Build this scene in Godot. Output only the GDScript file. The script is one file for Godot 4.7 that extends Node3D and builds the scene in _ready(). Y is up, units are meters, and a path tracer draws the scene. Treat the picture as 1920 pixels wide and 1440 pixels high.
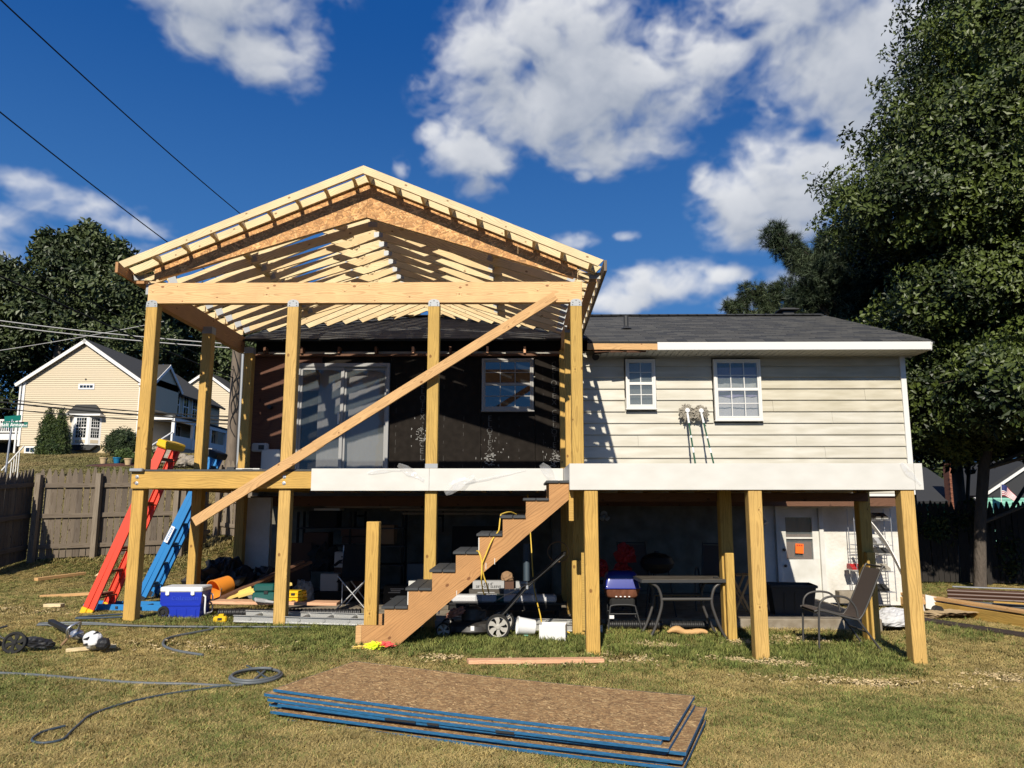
extends Node3D

const WOODS := 5
const GROUND_FAR := 140.0
var M := {}
var T := {}
var boxes := {}
var rng := RandomNumberGenerator.new()
var fine := FastNoiseLite.new()
var broad := FastNoiseLite.new()


# ---------------------------------------------------------------- mesh builder
class Shape:
	var v := PackedVector3Array()
	var n := PackedVector3Array()
	var t := PackedVector2Array()

	func tri(a: Vector3, b: Vector3, c: Vector3, ua := Vector2.ZERO, ub := Vector2.ZERO, uc := Vector2.ZERO) -> void:  # a, b, c counter-clockwise from outside
		var m := (b - a).cross(c - a).normalized()
		v.append_array([a, c, b])
		n.append_array([m, m, m])
		t.append_array([ua, uc, ub])

	func quad(a: Vector3, b: Vector3, c: Vector3, d: Vector3, ua := Vector2.ZERO, ub := Vector2.ZERO, uc := Vector2.ZERO, ud := Vector2.ZERO) -> void:
		tri(a, b, c, ua, ub, uc)
		tri(a, c, d, ua, uc, ud)

	func smooth_tri(a: Vector3, b: Vector3, c: Vector3, na: Vector3, nb: Vector3, nc: Vector3, ua := Vector2.ZERO, ub := Vector2.ZERO, uc := Vector2.ZERO) -> void:
		v.append_array([a, c, b])
		n.append_array([na, nc, nb])
		t.append_array([ua, uc, ub])

	func uvq(a: Vector3, b: Vector3, c: Vector3, d: Vector3, axis: int, o: Vector2, xf: Transform3D) -> void:
		var w := []
		for p in [a, b, c, d]:
			w.append(o + (Vector2(p.x, p.z) if axis == 1 else Vector2(p.x, p.y) if axis == 2 else Vector2(p.y * 0.3, p.z)))
		quad(xf * a, xf * b, xf * c, xf * d, w[0], w[1], w[2], w[3])

	func box(size: Vector3, xf := Transform3D.IDENTITY, bevel := 0.0, o := Vector2.ZERO) -> void:
		var h := size / 2
		var b: float = minf(bevel, minf(h.x, minf(h.y, h.z)) * 0.45)
		var i := h - Vector3(b, b, b)
		for ax in 3:
			var p := (ax + 1) % 3
			var q := (ax + 2) % 3
			for s in [-1.0, 1.0]:
				var c := []
				for k in [[-1, -1], [1, -1], [1, 1], [-1, 1]]:
					var w := Vector3.ZERO
					w[ax] = s * h[ax]
					w[p] = k[0] * i[p]
					w[q] = k[1] * i[q]
					c.append(w)
				if s < 0:
					c.reverse()
				uvq(c[0], c[1], c[2], c[3], ax, o, xf)
		if b <= 0.0:
			return
		for ax in 3:
			var p := (ax + 1) % 3
			var q := (ax + 2) % 3
			for sp in [-1.0, 1.0]:
				for sq in [-1.0, 1.0]:
					var c := []
					for k in [[-1, 0], [1, 0], [1, 1], [-1, 1]]:
						var w := Vector3.ZERO
						w[ax] = k[0] * i[ax]
						w[p] = sp * (h[p] if k[1] == 0 else i[p])
						w[q] = sq * (i[q] if k[1] == 0 else h[q])
						c.append(w)
					if sp * sq < 0:
						c.reverse()
					uvq(c[0], c[1], c[2], c[3], 1 if ax == 0 else 2, o, xf)
		for x in [-1.0, 1.0]:
			for y in [-1.0, 1.0]:
				for z in [-1.0, 1.0]:
					var s := Vector3(x, y, z)
					var a := Vector3(h.x, i.y, i.z) * s
					var d := Vector3(i.x, h.y, i.z) * s
					var e := Vector3(i.x, i.y, h.z) * s
					if x * y * z > 0:
						tri(xf * a, xf * d, xf * e)
					else:
						tri(xf * a, xf * e, xf * d)

	func tube(pts: Array, r, seg := 8, cap := true) -> void:  # r a number, or a list of one radius per point
		var rings := []
		var up := Vector3.UP
		var along := 0.0
		for k in pts.size():
			var dir: Vector3 = (pts[mini(k + 1, pts.size() - 1)] - pts[maxi(k - 1, 0)]).normalized()
			if absf(dir.dot(up)) > 0.95:
				up = Vector3.RIGHT if absf(dir.x) < 0.8 else Vector3.FORWARD
			var sx := dir.cross(up).normalized()
			var sy := sx.cross(dir).normalized()
			up = sy
			var rr: float
			if r is Array:
				var f: float = float(k) / maxf(pts.size() - 1, 1) * (r.size() - 1)
				rr = lerpf(r[int(f)], r[mini(int(f) + 1, r.size() - 1)], f - int(f))
			else:
				rr = r
			if k > 0:
				along += pts[k].distance_to(pts[k - 1])
			var ring := []
			for j in seg + 1:
				var an := TAU * j / seg
				var nn := sx * cos(an) + sy * sin(an)
				ring.append([pts[k] + nn * rr, nn, Vector2(along, an / TAU * rr * 6.28)])
			rings.append(ring)
		for k in pts.size() - 1:
			for j in seg:
				var a = rings[k][j]
				var b = rings[k][j + 1]
				var c = rings[k + 1][j + 1]
				var d = rings[k + 1][j]
				smooth_tri(a[0], c[0], b[0], a[1], c[1], b[1], a[2], c[2], b[2])
				smooth_tri(a[0], d[0], c[0], a[1], d[1], c[1], a[2], d[2], c[2])
		if cap:
			for e in [0, pts.size() - 1]:
				for j in seg:
					if e == 0:
						tri(pts[e], rings[e][j][0], rings[e][j + 1][0])
					else:
						tri(pts[e], rings[e][j + 1][0], rings[e][j][0])

	func lathe(profile: Array, seg := 20, xf := Transform3D.IDENTITY, squash := Vector3.ONE) -> void:  # (radius, height) pairs from the bottom up
		for k in profile.size() - 1:
			var p: Vector2 = profile[k]
			var q: Vector2 = profile[k + 1]
			var d := (q - p).normalized()
			for j in seg:
				var a0 := TAU * j / seg
				var a1 := TAU * (j + 1) / seg
				var c := []
				var m := []
				for w in [[p, a0], [p, a1], [q, a1], [q, a0]]:
					c.append(xf * (Vector3(w[0].x * cos(w[1]), w[0].y, -w[0].x * sin(w[1])) * squash))
					m.append((xf.basis * Vector3(d.y * cos(w[1]), -d.x, -d.y * sin(w[1]))).normalized())
				smooth_tri(c[0], c[1], c[2], m[0], m[1], m[2])
				smooth_tri(c[0], c[2], c[3], m[0], m[2], m[3])

	func prism(poly: PackedVector2Array, depth: float, xf := Transform3D.IDENTITY, o := Vector2.ZERO) -> void:  # outline in x, y; thickness centred on z
		if Geometry2D.is_polygon_clockwise(poly):
			poly.reverse()
		var f := Geometry2D.triangulate_polygon(poly)
		var z := Vector3(0, 0, depth / 2)
		for k in range(0, f.size(), 3):
			var p := [poly[f[k]], poly[f[k + 1]], poly[f[k + 2]]]
			if (p[1] - p[0]).cross(p[2] - p[0]) < 0:
				p.reverse()
			var c := []
			for w in p:
				c.append(Vector3(w.x, w.y, 0))
			tri(xf * (c[0] + z), xf * (c[1] + z), xf * (c[2] + z), o + p[0], o + p[1], o + p[2])
			tri(xf * (c[2] - z), xf * (c[1] - z), xf * (c[0] - z), o + p[2], o + p[1], o + p[0])
		for k in poly.size():
			var a := Vector3(poly[k].x, poly[k].y, 0)
			var e := poly[(k + 1) % poly.size()]
			var b := Vector3(e.x, e.y, 0)
			var l := a.distance_to(b)
			quad(xf * (a - z), xf * (b - z), xf * (b + z), xf * (a + z), o, o + Vector2(l, 0), o + Vector2(l, depth), o + Vector2(0, depth))

	func ball(r: Vector3, xf := Transform3D.IDENTITY, seg := 14, rows := 8) -> void:
		var p := []
		for k in rows + 1:
			var a := -PI / 2 + PI * k / rows
			p.append(Vector2(cos(a), sin(a)))
		lathe(p, seg, xf * Transform3D(Basis.from_scale(r), Vector3.ZERO))

	func done() -> ArrayMesh:
		var a := []
		a.resize(Mesh.ARRAY_MAX)
		a[Mesh.ARRAY_VERTEX] = v
		a[Mesh.ARRAY_NORMAL] = n
		a[Mesh.ARRAY_TEX_UV] = t
		var m := ArrayMesh.new()
		m.add_surface_from_arrays(Mesh.PRIMITIVE_TRIANGLES, a)
		return m


# ---------------------------------------------------------------- objects
func tag(o: Node, label: String, category := "", group := "", kind := "") -> Node:
	if label:
		o.set_meta("label", label)
	if category:
		o.set_meta("category", category)
	if group:
		o.set_meta("group", group)
	if kind:
		o.set_meta("kind", kind)
	return o


func thing(called: String, label: String, category: String, at := Vector3.ZERO, turn := 0.0, group := "") -> Node3D:
	var o := Node3D.new()
	o.name = called
	add_child(o, true)
	o.position = at
	o.rotation.y = turn
	tag(o, label, category, group)
	return o


func part(called: String, mesh: Mesh, material: Material, parent: Node = self, xf := Transform3D.IDENTITY) -> MeshInstance3D:
	var o := MeshInstance3D.new()
	o.name = called
	o.mesh = mesh
	o.material_override = material
	o.transform = xf
	parent.add_child(o, true)
	return o


func whole(called: String, mesh: Mesh, material: Material, label: String, category: String, xf := Transform3D.IDENTITY, group := "") -> MeshInstance3D:
	var o := part(called, mesh, material, self, xf)
	tag(o, label, category, group)
	return o


func joined(o: Node) -> Node:
	o.set_meta("kind", "stuff")
	return o


func box_mesh(size: Vector3, bevel := 0.003, variant := 0) -> ArrayMesh:
	var key := "%.3f %.3f %.3f %.4f %d" % [size.x, size.y, size.z, bevel, variant]
	if not boxes.has(key):
		var s := Shape.new()
		s.box(size, Transform3D.IDENTITY, bevel, Vector2(variant * 0.737, variant * 0.193))
		boxes[key] = s.done()
	return boxes[key]


func place(at: Vector3, x := Vector3.RIGHT, y := Vector3.UP) -> Transform3D:  # x kept, y made square to it
	x = x.normalized()
	var z := x.cross(y).normalized()
	return Transform3D(Basis(x, z.cross(x), z), at)


func block(called: String, parent: Node, size: Vector3, at: Vector3, material: Material, bevel := 0.003, turn := Vector3.ZERO, variant := 0) -> MeshInstance3D:
	return part(called, box_mesh(size, bevel, variant), material, parent, Transform3D(Basis.from_euler(turn), at))


func board(called: String, parent: Node, a: Vector3, b: Vector3, high: float, wide: float, material: Material, up := Vector3.UP, variant := -1, bevel := 0.003) -> MeshInstance3D:
	if variant < 0:
		variant = rng.randi() % WOODS
	var d := b - a
	return part(called, box_mesh(Vector3(snappedf(d.length(), 0.001), high, wide), bevel, variant), material, parent, place((a + b) / 2, d, up))


func rod(called: String, parent: Node, pts: Array, r, material: Material, seg := 8) -> MeshInstance3D:
	var s := Shape.new()
	s.tube(pts, r, seg)
	return part(called, s.done(), material, parent)


func curve(pts: Array, step := 0.05) -> Array:
	var c := Curve3D.new()
	c.bake_interval = step
	for k in pts.size():
		var d: Vector3 = (pts[mini(k + 1, pts.size() - 1)] - pts[maxi(k - 1, 0)]) / 6.0
		c.add_point(pts[k], -d, d)
	return Array(c.get_baked_points())


func letters(called: String, parent: Node, words: String, high: float, material: Material, xf: Transform3D, deep := 0.002, font := "Droid Sans", weight := 400) -> MeshInstance3D:
	var m := TextMesh.new()
	var f := SystemFont.new()
	f.font_names = PackedStringArray([font])
	f.font_weight = weight
	m.font = f
	m.text = words
	m.font_size = 64
	m.pixel_size = high / 46.0
	m.depth = deep
	m.curve_step = 4.0
	return part(called, m, material, parent, xf)


# ---------------------------------------------------------------- materials
func hue(r: float, g: float, b: float) -> Color:
	return Color(r, g, b).linear_to_srgb()


func mat(called: String, c: Color, rough := 0.7, tex: Texture2D = null, scale := Vector3.ONE, tri := false, bump: Texture2D = null, relief := 0.0) -> StandardMaterial3D:
	var m := StandardMaterial3D.new()
	m.resource_name = called
	m.albedo_color = hue(c.r, c.g, c.b)
	m.roughness = rough
	if tex:
		m.albedo_texture = tex
	m.uv1_scale = scale
	if tri:
		m.uv1_triplanar = true
		m.uv1_world_triplanar = true
	if bump:
		m.heightmap_enabled = true
		m.heightmap_texture = bump
		m.heightmap_scale = relief
	M[called] = m
	return m


func grey(v: float) -> Color:
	return hue(v, v, v)


func wood_picture(seed_: int, rings: float, knots: int, cracks: int) -> ImageTexture:  # u runs 2.4 m along the grain, v 0.4 m across it
	var im := Image.create_empty(1024, 256, false, Image.FORMAT_RGB8)
	var h := FastNoiseLite.new()
	h.seed = seed_
	h.frequency = 1.0
	h.fractal_octaves = 2
	var r := RandomNumberGenerator.new()
	r.seed = seed_
	var spots := []
	for k in knots:
		spots.append([r.randf_range(0.1, 2.3), r.randf_range(0.03, 0.37), r.randf_range(0.007, 0.018)])
	for y in 256:
		var vv := 0.4 * y / 256.0
		for x in 1024:
			var uu := 2.4 * x / 1024.0
			var a := TAU * x / 1024.0
			var off := vv - 0.2 - 0.05 * h.get_noise_3d(cos(a) * 0.3 + 5.0, sin(a) * 0.3, 2.0)
			var g := sqrt(off * off * 1500.0 + 0.6) * rings * 0.16 + h.get_noise_3d(cos(a) * 0.36, sin(a) * 0.36, vv * 4.0) * rings * 0.42 + 0.14 * h.get_noise_3d(cos(a) * 2.2, sin(a) * 2.2, vv * 30.0)
			var dark := 0.0
			for s in spots:
				var du: float = absf(uu - s[0])
				var dv: float = vv - s[1]
				var d := sqrt(du * du * 0.5 + dv * dv)
				if d < 0.09:
					g += 1.3 * exp(-d * d / (s[2] * s[2] * 5.0))
					dark = maxf(dark, 1.0 - smoothstep(s[2] * 0.6, s[2] * 1.1, d))
			var f := g - floorf(g)
			var late := smoothstep(0.45, 0.92, f) * (1.0 - smoothstep(0.93, 1.0, f))
			var fibre := h.get_noise_3d(cos(a) * 6.0, sin(a) * 6.0, vv * 260.0)
			var m := 1.0 - 0.25 * late + 0.12 * fibre
			m *= 1.0 + 0.12 * h.get_noise_3d(cos(a) * 1.1 + 9.0, sin(a) * 1.1, vv * 2.0)
			var c := Vector3(m, m - 0.04 * late, m - 0.09 * late)
			c = c.lerp(Vector3(0.30, 0.19, 0.11), dark * 0.85)
			im.set_pixel(x, y, hue(clampf(c.x * 0.9, 0, 1), clampf(c.y * 0.9, 0, 1), clampf(c.z * 0.9, 0, 1)))
	for k in cracks:  # drying checks along the grain
		var x := r.randi_range(0, 1023)
		var y := float(r.randi_range(4, 251))
		var l := r.randi_range(60, 330)
		for i in l:
			y += r.randfn(0.0, 0.18)
			var px := im.get_pixel((x + i) % 1024, posmod(int(y), 256))
			var f := 0.55 + 0.35 * absf(2.0 * i / l - 1.0)
			im.set_pixel((x + i) % 1024, posmod(int(y), 256), Color(px.r * f, px.g * f, px.b * f))
	im.generate_mipmaps()
	return ImageTexture.create_from_image(im)


func strand_picture(size: int, count: int, longest: float, lighter: Array, seed_: int) -> ImageTexture:  # pressed wood strands lying every way
	var im := Image.create_empty(size, size, false, Image.FORMAT_RGB8)
	var r := RandomNumberGenerator.new()
	r.seed = seed_
	im.fill(lighter[0])
	for k in count:
		var a := r.randfn(0.0, 0.75)
		var l := longest * r.randf_range(0.3, 1.0)
		var w := l * r.randf_range(0.08, 0.28)
		var c: Color = lighter[r.randi() % lighter.size()]
		var tone := r.randf_range(0.8, 1.15)
		c = Color(minf(c.r * tone, 1), minf(c.g * tone, 1), minf(c.b * tone, 1))
		var at := Vector2(r.randf() * size, r.randf() * size)
		var d := Vector2(cos(a), sin(a))
		var e := Vector2(-d.y, d.x)
		var p := -l / 2
		while p < l / 2:
			var q := -w / 2
			while q < w / 2:
				var x := at + d * p + e * (q + p * 0.05)
				var shade := 0.93 if q > w / 2 - 1.2 else 1.0
				im.set_pixel(posmod(int(x.x), size), posmod(int(x.y), size), Color(c.r * shade, c.g * shade, c.b * shade))
				q += 0.8
			p += 0.8
	im.generate_mipmaps()
	return ImageTexture.create_from_image(im)


func clouded(freq: float, low: Color, high: Color, octaves := 4, seed_ := 1, mid: Variant = null, size := 512) -> NoiseTexture2D:
	var t := NoiseTexture2D.new()
	var n := FastNoiseLite.new()
	n.seed = seed_
	n.frequency = freq
	n.fractal_octaves = octaves
	t.noise = n
	t.width = size
	t.height = size
	t.seamless = true
	var g := Gradient.new()
	g.set_color(0, low.linear_to_srgb())
	g.set_color(1, high.linear_to_srgb())
	if mid != null:
		g.add_point(0.5, (mid as Color).linear_to_srgb())
	t.color_ramp = g
	return t


func make_materials() -> void:
	T.grain = wood_picture(11, 7.0, 10, 14)
	T.plain = wood_picture(29, 10.0, 9, 0)
	T.osb = strand_picture(768, 9000, 60.0, [hue(0.42, 0.22, 0.09), hue(0.52, 0.29, 0.12), hue(0.36, 0.18, 0.07), hue(0.60, 0.36, 0.17), hue(0.46, 0.25, 0.10)], 4)
	T.osb_fine = strand_picture(768, 16000, 34.0, [hue(0.30, 0.185, 0.085), hue(0.37, 0.235, 0.11), hue(0.22, 0.13, 0.06), hue(0.52, 0.37, 0.19), hue(0.32, 0.195, 0.09)], 5)
	T.faint = clouded(0.01, Color(0.88, 0.875, 0.86), Color(1, 1, 1), 5, 33)
	T.grit = clouded(0.08, Color(0.62, 0.62, 0.62), Color(1, 1, 1), 5, 3)
	T.stain = clouded(0.006, Color(0.72, 0.70, 0.64), Color(1, 1, 1), 5, 8)
	T.dirt = clouded(0.012, Color(0.5, 0.45, 0.38), Color(1, 1, 1), 6, 9)
	T.bump = clouded(0.05, Color(0, 0, 0), Color(1, 1, 1), 4, 12)
	T.fold = clouded(0.012, Color(0, 0, 0), Color(1, 1, 1), 3, 15)
	T.streak = clouded(0.02, Color(0.6, 0.6, 0.6), Color(1, 1, 1), 4, 21)
	var along := Vector3(1 / 2.4, 1 / 0.4, 1)
	mat("spruce", Color(0.84, 0.68, 0.40), 0.75, T.plain, along)
	mat("spruce_warm", Color(0.80, 0.60, 0.33), 0.75, T.plain, along)
	mat("treated_pale", Color(0.65, 0.415, 0.125), 0.75, T.grain, along)
	mat("treated", Color(0.63, 0.385, 0.092), 0.75, T.grain, along)
	mat("treated_green", Color(0.58, 0.37, 0.09), 0.75, T.grain, along)
	mat("fir", Color(0.86, 0.54, 0.25), 0.72, T.grain, along)
	mat("laminated", Color(0.52, 0.27, 0.11), 0.7, T.plain, along)
	mat("cedar", Color(0.54, 0.28, 0.105), 0.72, T.grain, along)
	mat("brace_wood", Color(0.70, 0.42, 0.18), 0.75, T.plain, along)
	mat("pink_wood", Color(0.82, 0.47, 0.28), 0.78, T.plain, along)
	mat("old_brown", Color(0.16, 0.075, 0.04), 0.8, T.plain, along)
	mat("weathered", Color(0.205, 0.165, 0.125), 0.9, T.grain, along)
	mat("weathered_pale", Color(0.255, 0.21, 0.16), 0.9, T.grain, along)
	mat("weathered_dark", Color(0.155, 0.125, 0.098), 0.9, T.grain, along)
	mat("shade_dark_fence", Color(0.026, 0.022, 0.019), 0.92, T.grain, along)  # much darker than the other fences: tree shade is put into this colour
	mat("osb", Color(1.25, 1.2, 1.1), 0.8, T.osb, Vector3(0.85, 0.85, 1))
	mat("osb_sheet", Color(1.15, 1.1, 1.0), 0.8, T.osb_fine, Vector3(0.8, 0.8, 1))
	mat("blue_edge", Color(0.014, 0.15, 0.36), 0.65, T.dirt, Vector3(3, 14, 1))
	mat("plywood", Color(0.125, 0.048, 0.024), 0.75, T.plain, Vector3(0.3, 0.8, 1))
	mat("black_board", Color(0.024, 0.020, 0.017), 0.95, T.streak, Vector3(0.6, 0.6, 0.6), true).metallic_specular = 0.18
	mat("print", Color(0.085, 0.082, 0.075), 0.8)
	mat("print_bright", Color(0.24, 0.235, 0.22), 0.8)
	mat("black_print", Color(0.02, 0.02, 0.02), 0.7)
	mat("pvc", Color(0.70, 0.685, 0.64), 0.42, T.faint, Vector3(0.45, 0.9, 0.45), true)
	mat("white_paint", Color(0.74, 0.72, 0.66), 0.55, T.stain, Vector3(0.7, 0.7, 0.7), true)
	mat("siding", Color(0.62, 0.595, 0.52), 0.55, T.stain, Vector3(0.35, 2.2, 0.35), true)
	mat("siding_stained", Color(0.58, 0.54, 0.435), 0.6, T.stain, Vector3(0.45, 2.6, 0.35), true)
	mat("siding_patch", Color(0.50, 0.50, 0.49), 0.5, T.stain, Vector3(0.8, 1.2, 0.6), true)
	mat("soffit", Color(0.42, 0.41, 0.36), 0.6)
	mat("vinyl", Color(0.72, 0.71, 0.68), 0.4)
	mat("grey_vinyl", Color(0.30, 0.29, 0.27), 0.45)
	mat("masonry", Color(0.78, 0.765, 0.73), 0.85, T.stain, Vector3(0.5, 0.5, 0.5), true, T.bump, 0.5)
	mat("masonry_shaded", Color(0.24, 0.235, 0.20), 0.9, T.dirt, Vector3(0.4, 0.4, 0.4), true, T.bump, 0.5)  # darker copy of masonry; the shade under the decks is in its colour
	mat("door_paint", Color(0.76, 0.76, 0.74), 0.5, T.stain, Vector3(0.6, 0.6, 0.6), true)
	mat("concrete", Color(0.34, 0.30, 0.24), 0.9, T.dirt, Vector3(0.6, 0.6, 0.6), true, T.bump, 0.3)
	mat("shingle_pale", Color(0.092, 0.090, 0.084), 0.92, T.grit, Vector3(0.9, 0.9, 0.9), true)
	mat("shingle", Color(0.066, 0.065, 0.062), 0.92, T.grit, Vector3(0.9, 0.9, 0.9), true)
	mat("shingle_dark", Color(0.042, 0.044, 0.048), 0.92, T.grit, Vector3(1.1, 1.1, 1.1), true)
	mat("composite", Color(0.055, 0.06, 0.064), 0.65, T.streak, Vector3(1.2, 5, 1), false)
	mat("steel", Color(0.55, 0.56, 0.58), 0.42).metallic = 0.85
	mat("door_frame", Color(0.30, 0.30, 0.295), 0.45)
	mat("aluminium", Color(0.62, 0.62, 0.60), 0.45, T.grit, Vector3(2, 2, 2)).metallic = 0.6
	mat("plate", Color(0.42, 0.44, 0.46), 0.55, T.grit, Vector3(6, 6, 6)).metallic = 0.35
	mat("bronze", Color(0.055, 0.052, 0.05), 0.45)
	mat("dark_glass", Color(0.012, 0.016, 0.02), 0.03).metallic_specular = 0.9
	M.dark_glass.clearcoat_enabled = true
	M.dark_glass.clearcoat = 1.0
	M.dark_glass.clearcoat_roughness = 0.02
	var g := mat("glass", Color(0.6, 0.7, 0.72), 0.02)
	g.transparency = BaseMaterial3D.TRANSPARENCY_ALPHA
	g.albedo_color.a = 0.08
	g.metallic_specular = 0.7
	var f := mat("film", Color(0.9, 0.9, 0.9), 0.12)
	f.transparency = BaseMaterial3D.TRANSPARENCY_ALPHA
	f.albedo_color.a = 0.22
	f.metallic_specular = 0.7
	mat("curtain", Color(0.15, 0.15, 0.15), 0.9)
	mat("blind", Color(0.22, 0.23, 0.215), 0.6)
	mat("lilac_cloth", Color(0.17, 0.15, 0.25), 0.9)
	mat("pale_cloth", Color(0.33, 0.325, 0.335), 0.9)
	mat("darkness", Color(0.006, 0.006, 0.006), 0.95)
	mat("black_plastic", Color(0.014, 0.014, 0.015), 0.5)
	mat("black_matte", Color(0.012, 0.012, 0.012), 0.85)
	mat("tarp", Color(0.018, 0.018, 0.02), 0.45, null, Vector3.ONE, false)
	mat("charcoal", Color(0.035, 0.036, 0.038), 0.55)
	mat("red_orange", Color(0.74, 0.058, 0.024), 0.42)
	mat("yellow", Color(0.82, 0.50, 0.012), 0.42)
	mat("pale_yellow", Color(0.80, 0.60, 0.17), 0.6)
	mat("ladder_blue", Color(0.018, 0.20, 0.52), 0.42)
	mat("cooler_blue", Color(0.006, 0.028, 0.40), 0.38)
	mat("cooler_mark", Color(0.012, 0.05, 0.50), 0.5)
	mat("grill_blue", Color(0.008, 0.022, 0.26), 0.12)
	M.grill_blue.clearcoat_enabled = true
	mat("teal", Color(0.006, 0.085, 0.075), 0.5)
	mat("orange", Color(0.80, 0.27, 0.03), 0.5)
	mat("orange_notice", Color(0.85, 0.15, 0.01), 0.8)
	mat("red", Color(0.40, 0.012, 0.014), 0.5)
	mat("hivis", Color(0.70, 0.80, 0.03), 0.7)
	mat("coral", Color(0.80, 0.10, 0.09), 0.7)
	mat("hose_grey", Color(0.12, 0.135, 0.145), 0.5)
	mat("hose_blue", Color(0.055, 0.08, 0.105), 0.5)
	mat("cord_yellow", Color(0.78, 0.52, 0.07), 0.5)
	mat("white_plastic", Color(0.78, 0.78, 0.78), 0.4)
	mat("off_white", Color(0.55, 0.55, 0.52), 0.6)
	mat("mop", Color(0.42, 0.38, 0.31), 0.95, T.grit, Vector3(3, 3, 3))
	mat("green_pole", Color(0.02, 0.09, 0.05), 0.4)
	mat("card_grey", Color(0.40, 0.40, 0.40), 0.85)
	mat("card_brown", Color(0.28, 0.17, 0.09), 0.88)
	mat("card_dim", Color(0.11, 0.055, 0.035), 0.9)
	mat("foam", Color(0.76, 0.76, 0.77), 0.7, T.grit, Vector3(2, 2, 2))
	mat("rust", Color(0.26, 0.10, 0.055), 0.75, T.dirt, Vector3(2, 2, 2), true)
	mat("pipe_brown", Color(0.085, 0.042, 0.028), 0.45)
	mat("pipe_grey", Color(0.13, 0.14, 0.15), 0.45)
	mat("plank_brown", Color(0.06, 0.042, 0.036), 0.7, T.plain, along)
	mat("table_top", Color(0.11, 0.10, 0.088), 0.6, T.dirt, Vector3(1, 1, 1), true)
	mat("mesh_brown", Color(0.10, 0.078, 0.068), 0.7)
	mat("mower_deck", Color(0.045, 0.043, 0.042), 0.5, T.dirt, Vector3(3, 3, 3), true)
	mat("wheel_grey", Color(0.42, 0.40, 0.36), 0.55)
	mat("earth", Color(0.16, 0.10, 0.055), 0.95, T.dirt, Vector3(1, 1, 1), true)
	mat("brick_red", Color(0.32, 0.13, 0.08), 0.9, T.dirt, Vector3(2, 2, 2), true)
	mat("cream", Color(0.60, 0.505, 0.355), 0.6)
	mat("cream_base", Color(0.70, 0.58, 0.36), 0.85, T.dirt, Vector3(0.3, 0.3, 0.3), true)
	mat("trim", Color(0.80, 0.79, 0.76), 0.5)
	mat("mint", Color(0.22, 0.52, 0.41), 0.6)
	mat("bark", Color(0.13, 0.105, 0.085), 0.95, T.streak, Vector3(0.8, 0.25, 0.8), true, T.bump, 2.0)
	mat("bark_pale", Color(0.22, 0.19, 0.165), 0.95, T.streak, Vector3(0.8, 0.25, 0.8), true, T.bump, 2.0)
	mat("pole_wood", Color(0.21, 0.165, 0.125), 0.9, T.streak, Vector3(1.5, 0.2, 1.5), true)
	mat("sign_green", Color(0.006, 0.15, 0.11), 0.45)
	mat("sign_white", Color(0.85, 0.85, 0.85), 0.5)
	mat("flag_red", Color(0.45, 0.03, 0.04), 0.8)
	mat("flag_blue", Color(0.02, 0.03, 0.14), 0.8)
	mat("stone", Color(0.42, 0.38, 0.32), 0.9, T.dirt, Vector3(1.5, 1.5, 1.5), true)
	mat("terracotta", Color(0.52, 0.38, 0.21), 0.8)
	mat("pot_blue", Color(0.01, 0.16, 0.32), 0.4)
	mat("mulch", Color(0.12, 0.045, 0.035), 0.95, T.grit, Vector3(2, 2, 2), true)
	mat("skin_pink", Color(0.50, 0.25, 0.18), 0.6)


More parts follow.
